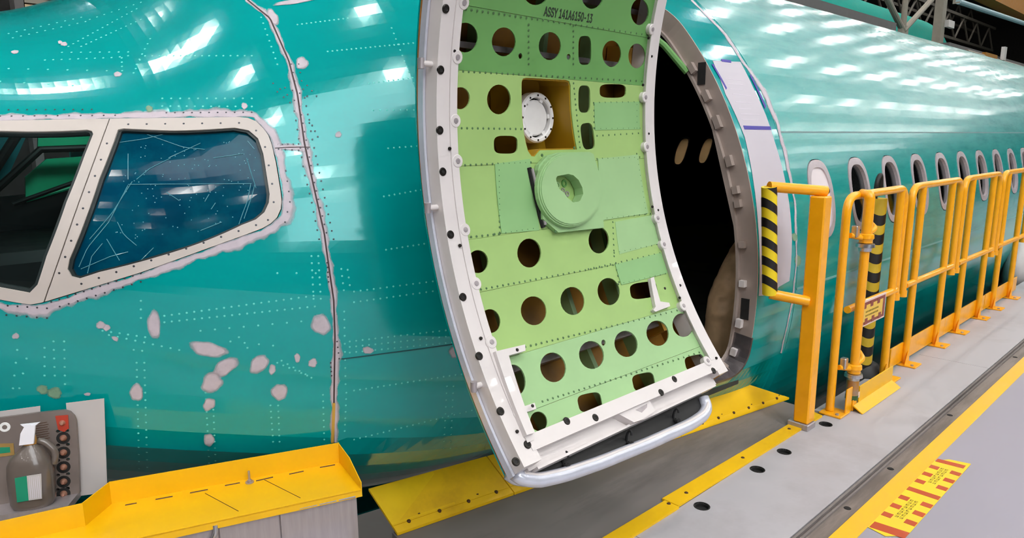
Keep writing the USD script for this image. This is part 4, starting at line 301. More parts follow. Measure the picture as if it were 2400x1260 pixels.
"patches":[[[.5223,-.0493],[.5209,-.0541],[.52,-.0592],[.5193,-.0657],[.5167,-.0719],[.5124,-.0746],[.508,-.0748],[.5041,-.075],[.5004,-.0747],[.4973,-.0724],[.4949,-.0692],[.4927,-.0657],[.4913,-.0613],[.4912,-.0563],[.4911,-.0512],[.4912,-.0457],[.4931,-.0404],[.4967,-.0367],[.4999,-.0336],[.5028,-.029],[.5065,-.0245],[.5107,-.0231],[.5145,-.0244],[.5179,-.0267],[.5203,-.0303],[.5215,-.0351],[.5222,-.0398],[.5228,-.0444]],[[.676,-.0883],[.6722,-.0915],[.6644,-.0938],[.6577,-.096],[.6518,-.0987],[.6425,-.1005],[.6311,-.1001],[.6206,-.099],[.6105,-.0985],[.6004,-.0973],[.5932,-.0947],[.5889,-.0917],[.5852,-.089],[.5822,-.0862],[.5804,-.0832],[.5786,-.0798],[.5785,-.076],[.585,-.0731],[.5966,-.0721],[.6078,-.072],[.6178,-.0714],[.6283,-.0717],[.6374,-.0736],[.6446,-.0758],[.6528,-.0773],[.6619,-.079],[.6693,-.0816],[.6742,-.0848]],[[.6941,-.0954],[.697,-.0977],[.6986,-.101],[.6988,-.1052],[.6946,-.1107],[.686,-.1162],[.6778,-.1204],[.6717,-.1245],[.6654,-.129],[.6582,-.1324],[.6515,-.1342],[.6448,-.1359],[.6381,-.1372],[.633,-.1366],[.6296,-.1347],[.6272,-.132],[.6276,-.128],[.631,-.1231],[.6344,-.1184],[.6369,-.1135],[.6419,-.108],[.6502,-.1035],[.6583,-.101],[.6653,-.0988],[.672,-.0963],[.6782,-.0951],[.6835,-.095],[.689,-.0948]],[[.6539,-.1358],[.6575,-.1396],[.658,-.1444],[.654,-.1489],[.6491,-.1523],[.6453,-.1557],[.6411,-.1588],[.6359,-.1611],[.6304,-.1631],[.6243,-.1648],[.618,-.1648],[.6121,-.1633],[.6064,-.1612],[.6015,-.158],[.6006,-.1529],[.6036,-.1476],[.6062,-.1435],[.6066,-.1395],[.6078,-.1352],[.6114,-.1315],[.6159,-.1284],[.621,-.1254],[.627,-.1234],[.6333,-.123],[.6395,-.1234],[.6453,-.1248],[.6493,-.1281],[.6512,-.1323]],[[.7599,-.1131],[.7547,-.1167],[.7494,-.1194],[.7444,-.1217],[.7393,-.1239],[.7343,-.1248],[.7302,-.1242],[.7257,-.1239],[.7206,-.1235],[.7178,-.1207],[.7188,-.1158],[.7209,-.1112],[.7217,-.107],[.7231,-.1023],[.7267,-.0976],[.7317,-.0934],[.7371,-.09],[.7428,-.0881],[.7479,-.0876],[.7525,-.0872],[.7573,-.0867],[.7611,-.0878],[.763,-.0905],[.7656,-.0927],[.7698,-.0947],[.7719,-.0985],[.7696,-.1038],[.7648,-.1088]],[[.7857,-.1126],[.7855,-.1149],[.7841,-.1168],[.7824,-.1183],[.7808,-.1196],[.7793,-.1209],[.7775,-.1221],[.7755,-.1234],[.773,-.1243],[.7706,-.1237],[.7691,-.1217],[.768,-.1197],[.7668,-.1179],[.7662,-.1158],[.767,-.1135],[.7679,-.1115],[.7684,-.1096],[.769,-.1074],[.7703,-.1055],[.7721,-.104],[.7742,-.103],[.7764,-.103],[.7784,-.1037],[.7804,-.1041],[.7827,-.1044],[.7846,-.1058],[.7852,-.1081],[.7853,-.1104]],[[.8118,-.1608],[.8099,-.1641],[.8061,-.1664],[.8016,-.1678],[.7971,-.1698],[.7917,-.1715],[.786,-.1708],[.7817,-.1679],[.7781,-.1652],[.7739,-.1629],[.7704,-.16],[.7688,-.1564],[.7686,-.1526],[.7699,-.1489],[.7734,-.1461],[.7774,-.144],[.7805,-.1416],[.7842,-.1392],[.789,-.1383],[.794,-.1386],[.7991,-.1382],[.8054,-.1377],[.8112,-.1393],[.8143,-.143],[.8154,-.1471],[.8156,-.1509],[.8145,-.1544],[.8129,-.1576]],[[.4709,-.1721],[.4711,-.1759],[.4696,-.1799],[.4667,-.1833],[.4629,-.1859],[.4587,-.1871],[.4548,-.1867],[.4512,-.1864],[.4473,-.1867],[.4437,-.1857],[.4419,-.1827],[.4411,-.1792],[.4398,-.1763],[.4388,-.173],[.4399,-.1694],[.4421,-.1661],[.4442,-.163],[.4465,-.1598],[.4495,-.1569],[.4531,-.1543],[.4573,-.1521],[.4616,-.1521],[.4647,-.1547],[.4667,-.1577],[.469,-.1598],[.471,-.1622],[.4712,-.1655],[.4706,-.1689]],[[.6331,-.1887],[.6294,-.191],[.6259,-.1923],[.6233,-.194],[.6205,-.1959],[.6174,-.1973],[.614,-.1984],[.6103,-.1987],[.6075,-.1974],[.6059,-.1948],[.6044,-.1923],[.6031,-.1896],[.6036,-.1863],[.6058,-.1831],[.6079,-.1804],[.6093,-.1774],[.6114,-.1744],[.6147,-.1725],[.6181,-.1716],[.6213,-.1712],[.6243,-.1713],[.627,-.172],[.63,-.1724],[.6333,-.1732],[.6352,-.1755],[.6353,-.1788],[.6351,-.182],[.635,-.1854]],[[.6323,-.2521],[.6321,-.255],[.6307,-.2577],[.6281,-.2598],[.6258,-.2616],[.6243,-.2645],[.6219,-.2675],[.6182,-.2681],[.6142,-.2667],[.6107,-.2653],[.6073,-.2638],[.6048,-.2611],[.6041,-.2583],[.6038,-.2556],[.6035,-.2532],[.6036,-.2506],[.6037,-.2478],[.6041,-.2445],[.6061,-.2415],[.6098,-.2402],[.6137,-.2402],[.6172,-.2398],[.6208,-.2395],[.624,-.2407],[.6262,-.2429],[.6282,-.2449],[.6304,-.2468],[.6319,-.2493]],[[.8934,-.0967],[.8922,-.0987],[.8907,-.1005],[.8896,-.1023],[.8881,-.1041],[.8857,-.1053],[.883,-.1059],[.8802,-.1062],[.8776,-.1058],[.8753,-.1051],[.8726,-.1046],[.8695,-.104],[.8675,-.1023],[.8675,-.0999],[.868,-.0976],[.8684,-.0955],[.8695,-.0936],[.8718,-.0922],[.8742,-.0913],[.8762,-.0902],[.8783,-.0891],[.8809,-.0882],[.8838,-.0875],[.887,-.0875],[.8895,-.0888],[.8907,-.0909],[.8916,-.0929],[.893,-.0946]],[[.8493,-.0892],[.8483,-.0909],[.8475,-.0924],[.8472,-.0943],[.8465,-.0964],[.8447,-.0977],[.8425,-.0982],[.8404,-.0987],[.8382,-.0987],[.8364,-.0978],[.8352,-.0962],[.8343,-.0946],[.8337,-.0931],[.8334,-.0915],[.8329,-.0899],[.8322,-.0881],[.8324,-.086],[.8339,-.0844],[.8357,-.0834],[.8373,-.0821],[.8392,-.081],[.8413,-.0808],[.8432,-.0814],[.845,-.082],[.8467,-.0828],[.8481,-.084],[.849,-.0856],[.8495,-.0874]],[[.9334,-.0276],[.9361,-.0323],[.9344,-.0372],[.9288,-.0408],[.9231,-.0438],[.9176,-.0469],[.9109,-.0483],[.9043,-.0471],[.899,-.0453],[.8938,-.0444],[.8884,-.0432],[.8836,-.0411],[.8791,-.0383],[.8761,-.0345],[.8767,-.0299],[.8796,-.0257],[.8817,-.0216],[.8835,-.0171],[.8879,-.0132],[.8945,-.0115],[.9009,-.0104],[.9072,-.009],[.9138,-.0088],[.9192,-.0109],[.9232,-.014],[.9263,-.0172],[.9285,-.0205],[.9303,-.0239]],[[.2244,-.0848],[.224,-.0861],[.2229,-.0874],[.2216,-.0884],[.2203,-.0894],[.2188,-.0902],[.217,-.0902],[.2155,-.0899],[.214,-.0901],[.2121,-.0905],[.2102,-.0903],[.209,-.0894],[.2082,-.0882],[.2078,-.0869],[.2082,-.0855],[.2091,-.0842],[.21,-.083],[.2112,-.0819],[.2127,-.0813],[.2142,-.0808],[.2156,-.0799],[.2173,-.079],[.2192,-.079],[.2205,-.0797],[.2217,-.0805],[.223,-.0812],[.2239,-.0822],[.2243,-.0835]],[[.4025,-.0601],[.4013,-.0615],[.4001,-.063],[.398,-.0638],[.3956,-.0639],[.3936,-.0641],[.3914,-.0647],[.389,-.065],[.3865,-.0647],[.3842,-.0638],[.3826,-.0624],[.3824,-.0605],[.3829,-.0587],[.3832,-.0571],[.3836,-.0556],[.3852,-.0543],[.3871,-.0535],[.3886,-.0524],[.3902,-.051],[.3925,-.0502],[.3949,-.0503],[.3972,-.0509],[.3992,-.0516],[.4008,-.0527],[.4022,-.0539],[.4038,-.0553],[.4046,-.0569],[.404,-.0586]],[[.4129,-.0633],[.4116,-.0643],[.4103,-.0651],[.4089,-.0658],[.4074,-.0665],[.4057,-.0674],[.4035,-.0681],[.4014,-.0678],[.3998,-.0667],[.3984,-.0657],[.3971,-.0647],[.3965,-.0634],[.397,-.062],[.3975,-.0608],[.3978,-.0597],[.3983,-.0584],[.3992,-.0573],[.4006,-.0563],[.4024,-.0555],[.4044,-.0555],[.4063,-.0559],[.4082,-.056],[.4104,-.0561],[.4121,-.0569],[.4129,-.0582],[.4134,-.0595],[.414,-.0607],[.4139,-.0621]],[[.4278,-.0808],[.4269,-.0816],[.4263,-.0825],[.4254,-.0836],[.4237,-.0841],[.4217,-.0838],[.4199,-.0835],[.4182,-.0832],[.4168,-.0826],[.4158,-.0818],[.4149,-.081],[.414,-.0802],[.4132,-.0793],[.4128,-.0783],[.4124,-.0771],[.4127,-.0759],[.4143,-.0752],[.4163,-.0751],[.418,-.0749],[.4195,-.0746],[.4213,-.0746],[.4228,-.0751],[.4242,-.0757],[.4257,-.0762],[.427,-.0769],[.4279,-.0778],[.4284,-.0788],[.4284,-.0799]],[[1.0223,.5678],[1.0204,.5644],[1.0175,.5613],[1.0137,.559],[1.0098,.5569],[1.0055,.5548],[1.0007,.5542],[.9964,.5555],[.9923,.5568],[.9876,.5578],[.984,.5603],[.9835,.5645],[.985,.5686],[.986,.572],[.9867,.5753],[.9881,.5785],[.99,.582],[.9925,.5856],[.9966,.5883],[1.0015,.5894],[1.0064,.59],[1.0115,.5902],[1.0158,.5882],[1.0177,.5842],[1.0186,.5806],[1.0208,.578],[1.0231,.575],[1.0235,.5715]],[[1.3143,-.0674],[1.314,-.0705],[1.3129,-.0735],[1.3109,-.0763],[1.3084,-.0789],[1.3047,-.0807],[1.3002,-.081],[1.2961,-.0806],[1.2919,-.081],[1.2874,-.081],[1.2836,-.0791],[1.281,-.0764],[1.2779,-.074],[1.2746,-.0712],[1.2733,-.0677],[1.2749,-.0642],[1.2777,-.0613],[1.281,-.0592],[1.2848,-.0579],[1.2882,-.0567],[1.2913,-.0547],[1.2952,-.0532],[1.2996,-.0534],[1.3037,-.0545],[1.3082,-.0554],[1.3129,-.0571],[1.3153,-.0603],[1.315,-.0641]],[[.2689,-.1757],[.2692,-.1777],[.2685,-.1799],[.2672,-.1821],[.2649,-.1841],[.2617,-.1852],[.2584,-.1855],[.2554,-.1857],[.2524,-.1856],[.2502,-.1843],[.249,-.1826],[.2473,-.1815],[.2447,-.1806],[.2428,-.179],[.2425,-.1769],[.2432,-.1747],[.2446,-.1725],[.2468,-.1707],[.2494,-.1693],[.252,-.168],[.2549,-.1669],[.258,-.167],[.2606,-.1676],[.2633,-.1679],[.2663,-.1683],[.2681,-.1698],[.2682,-.172],[.2683,-.1739]],[[.2961,-.183],[.2944,-.185],[.2937,-.1873],[.2922,-.1898],[.2892,-.1918],[.2852,-.1928],[.281,-.1932],[.2769,-.1925],[.2736,-.1912],[.2702,-.1901],[.2664,-.189],[.2639,-.187],[.2638,-.1843],[.2643,-.1818],[.2641,-.1795],[.2648,-.1771],[.2674,-.1752],[.2706,-.1739],[.2734,-.1724],[.2765,-.171],[.2803,-.17],[.2846,-.1693],[.2892,-.1694],[.2928,-.1711],[.2943,-.1739],[.2952,-.1764],[.2968,-.1784],[.2974,-.1807]],[[1.0438,.3875],[1.0423,.3859],[1.0409,.3846],[1.0396,.3831],[1.0378,.382],[1.0357,.3816],[1.0336,.3814],[1.0316,.3814],[1.0297,.3817],[1.0278,.3822],[1.0256,.3827],[1.0236,.3838],[1.0232,.3858],[1.0242,.3878],[1.0251,.3895],[1.0259,.3912],[1.0272,.3926],[1.0292,.3934],[1.0309,.3942],[1.0326,.3953],[1.0346,.3961],[1.0368,.3965],[1.0392,.3965],[1.0413,.3958],[1.0423,.3941],[1.0426,.3923],[1.0433,.3909],[1.0442,.3893]],[[.6058,.5574],[.6051,.5546],[.6038,.5519],[.6021,.5497],[.6002,.5476],[.5981,.5461],[.5959,.5459],[.594,.5463],[.5919,.5466],[.5901,.5476],[.5895,.5503],[.5897,.5533],[.5895,.5556],[.5886,.5578],[.5883,.5606],[.589,.5637],[.5902,.5667],[.5919,.5694],[.5941,.5712],[.5964,.572],[.5985,.5724],[.6005,.5719],[.6019,.57],[.6029,.5681],[.6044,.5671],[.6063,.5658],[.607,.5633],[.6065,.5603]],[[.8263,.4967],[.8256,.4947],[.824,.4932],[.8223,.4921],[.8206,.491],[.8188,.4903],[.8168,.49],[.8147,.4898],[.8128,.4906],[.8116,.4925],[.8112,.4945],[.8105,.4962],[.8097,.4979],[.8099,.4998],[.8107,.5016],[.8111,.5034],[.8116,.5057],[.8128,.5077],[.8147,.509],[.8168,.5095],[.819,.5092],[.8207,.5078],[.822,.5065],[.8235,.5056],[.825,.5045],[.8256,.5026],[.8256,.5007],[.826,.4989]],[[.5696,.6991],[.5688,.6968],[.5671,.695],[.5654,.6932],[.5638,.6911],[.5613,.6899],[.5586,.6901],[.5562,.6905],[.5536,.6905],[.551,.691],[.5491,.6927],[.5482,.695],[.5479,.6973],[.5482,.6995],[.5489,.7015],[.5491,.7036],[.5493,.7061],[.5507,.7083],[.5529,.7097],[.5553,.7109],[.5579,.7123],[.5609,.7125],[.5632,.7109],[.5647,.7087],[.566,.7069],[.5673,.7053],[.5683,.7034],[.5691,.7014]],[[.4803,.8819],[.4799,.8793],[.4792,.8765],[.4779,.8739],[.476,.872],[.4738,.8706],[.4715,.8695],[.4692,.8701],[.4676,.8722],[.4665,.8742],[.4648,.8753],[.4631,.8767],[.4624,.8792],[.4626,.8819],[.4629,.8847],[.4635,.8874],[.4647,.8899],[.4662,.8921],[.4679,.8944],[.47,.8958],[.4722,.896],[.4744,.8961],[.4768,.8964],[.4789,.8952],[.4796,.8922],[.4796,.889],[.4798,.8867],[.4803,.8844]],[[.3593,.8657],[.358,.8627],[.3564,.8602],[.3551,.8577],[.3537,.8551],[.3517,.8536],[.3496,.8532],[.3477,.8528],[.3456,.8519],[.3436,.8522],[.3424,.8541],[.3416,.8562],[.3407,.8582],[.3399,.8605],[.3397,.8633],[.3399,.8665],[.3409,.8698],[.343,.8724],[.3454,.8736],[.3473,.8748],[.3492,.8764],[.3512,.8768],[.3528,.876],[.3544,.8754],[.3565,.8754],[.3586,.8744],[.3596,.8719],[.3598,.8689]],[[.4714,.8943],[.4706,.8921],[.4694,.8905],[.4684,.8889],[.4673,.887],[.4658,.8859],[.4644,.8862],[.463,.8867],[.4616,.8869],[.4603,.8878],[.4596,.8899],[.4596,.8924],[.4597,.8946],[.46,.8967],[.4603,.8987],[.4605,.9009],[.4609,.9035],[.4619,.9057],[.4634,.9068],[.4649,.9075],[.4665,.9084],[.468,.908],[.469,.9061],[.4695,.9039],[.4702,.9024],[.471,.9008],[.4714,.8989],[.4716,.8966]],[[1.0503,-.0694],[1.0504,-.0711],[1.0482,-.0727],[1.0453,-.0739],[1.0428,-.0752],[1.0397,-.0763],[1.0357,-.0766],[1.0319,-.0763],[1.0284,-.0763],[1.0245,-.0764],[1.021,-.0757],[1.0189,-.0745],[1.0176,-.0731],[1.0167,-.0717],[1.0164,-.0703],[1.0164,-.0688],[1.0161,-.0671],[1.0172,-.0654],[1.0205,-.0642],[1.0245,-.0635],[1.0282,-.0629],[1.0322,-.0625],[1.0359,-.063],[1.0386,-.0642],[1.0408,-.0652],[1.0437,-.0658],[1.0465,-.0666],[1.0488,-.0679]],[[3.2936,.1181],[3.2908,.116],[3.2893,.1137],[3.2863,.1115],[3.2812,.1096],[3.2746,.108],[3.2662,.1073],[3.2572,.108],[3.2492,.1095],[3.2418,.1108],[3.2352,.1125],[3.2322,.115],[3.232,.1175],[3.2296,.1195],[3.2248,.1218],[3.2228,.1245],[3.2253,.127],[3.2303,.129],[3.2369,.1306],[3.2451,.1312],[3.2535,.1311],[3.2616,.1311],[3.2697,.1305],[3.2763,.1287],[3.2812,.1267],[3.2874,.1251],[3.2941,.1231],[3.2963,.1205]],[[3.3331,.0535],[3.3318,.0502],[3.3306,.0467],[3.3275,.0435],[3.3199,.0417],[3.311,.0411],[3.3031,.0397],[3.2939,.0382],[3.2831,.0391],[3.2743,.0423],[3.268,.0459],[3.2628,.0491],[3.2591,.0523],[3.2568,.0555],[3.254,.0587],[3.2521,.0623],[3.2541,.0656],[3.2584,.0685],[3.263,.0717],[3.2703,.0744],[3.281,.0743],[3.2914,.0719],[3.2999,.0698],[3.3085,.0686],[3.3169,.0667],[3.3233,.0637],[3.3284,.0605],[3.3323,.057]],[[.3567,-.1798],[.3562,-.1804],[.3561,-.181],[.3556,-.1817],[.3545,-.1823],[.353,-.1829],[.3511,-.1833],[.3492,-.1833],[.3474,-.1832],[.3456,-.1833],[.3438,-.1831],[.3427,-.1825],[.3423,-.1819],[.3417,-.1813],[.341,-.1806],[.3414,-.1799],[.3427,-.1792],[.3441,-.1787],[.3453,-.1782],[.3467,-.1778],[.3482,-.1773],[.35,-.1768],[.3521,-.1766],[.3539,-.1768],[.3552,-.1773],[.3566,-.1777],[.3577,-.1782],[.3576,-.179]],[[1.0004,.7205],[1.001,.7143],[.9996,.7082],[.9976,.7029],[.9956,.6977],[.993,.6935],[.9898,.6908],[.9865,.6885],[.983,.6876],[.9797,.6895],[.977,.6927],[.974,.6956],[.9713,.6997],[.9708,.7064],[.9723,.7133],[.9735,.7188],[.9738,.7244],[.9745,.7306],[.9764,.7362],[.9789,.7417],[.982,.7463],[.9858,.7483],[.9894,.7479],[.9929,.7465],[.9958,.7431],[.9972,.7368],[.9974,.7302],[.9984,.7254]],[[1.1388,.7333],[1.1363,.7316],[1.1246,.7314],[1.1116,.732],[1.0991,.7327],[1.0863,.734],[1.0741,.7353],[1.0614,.7366],[1.0476,.7386],[1.0355,.7413],[1.0247,.7441],[1.0121,.7471],[1.0013,.7504],[.9998,.7527],[1.0042,.754],[1.0066,.7554],[1.0081,.7572],[1.0146,.7579],[1.0259,.7573],[1.0391,.756],[1.0534,.7539],[1.0671,.7512],[1.0791,.7487],[1.092,.7466],[1.105,.7441],[1.1137,.7415],[1.1203,.7391],[1.1303,.7363]]],
"patch_px":[0,0,0,0,0,0,0,0,0,0,0,0,0,0,0,0,0,0,0,0,0,0,0,0,0,0,0,0,0,0,0,0,0,0],
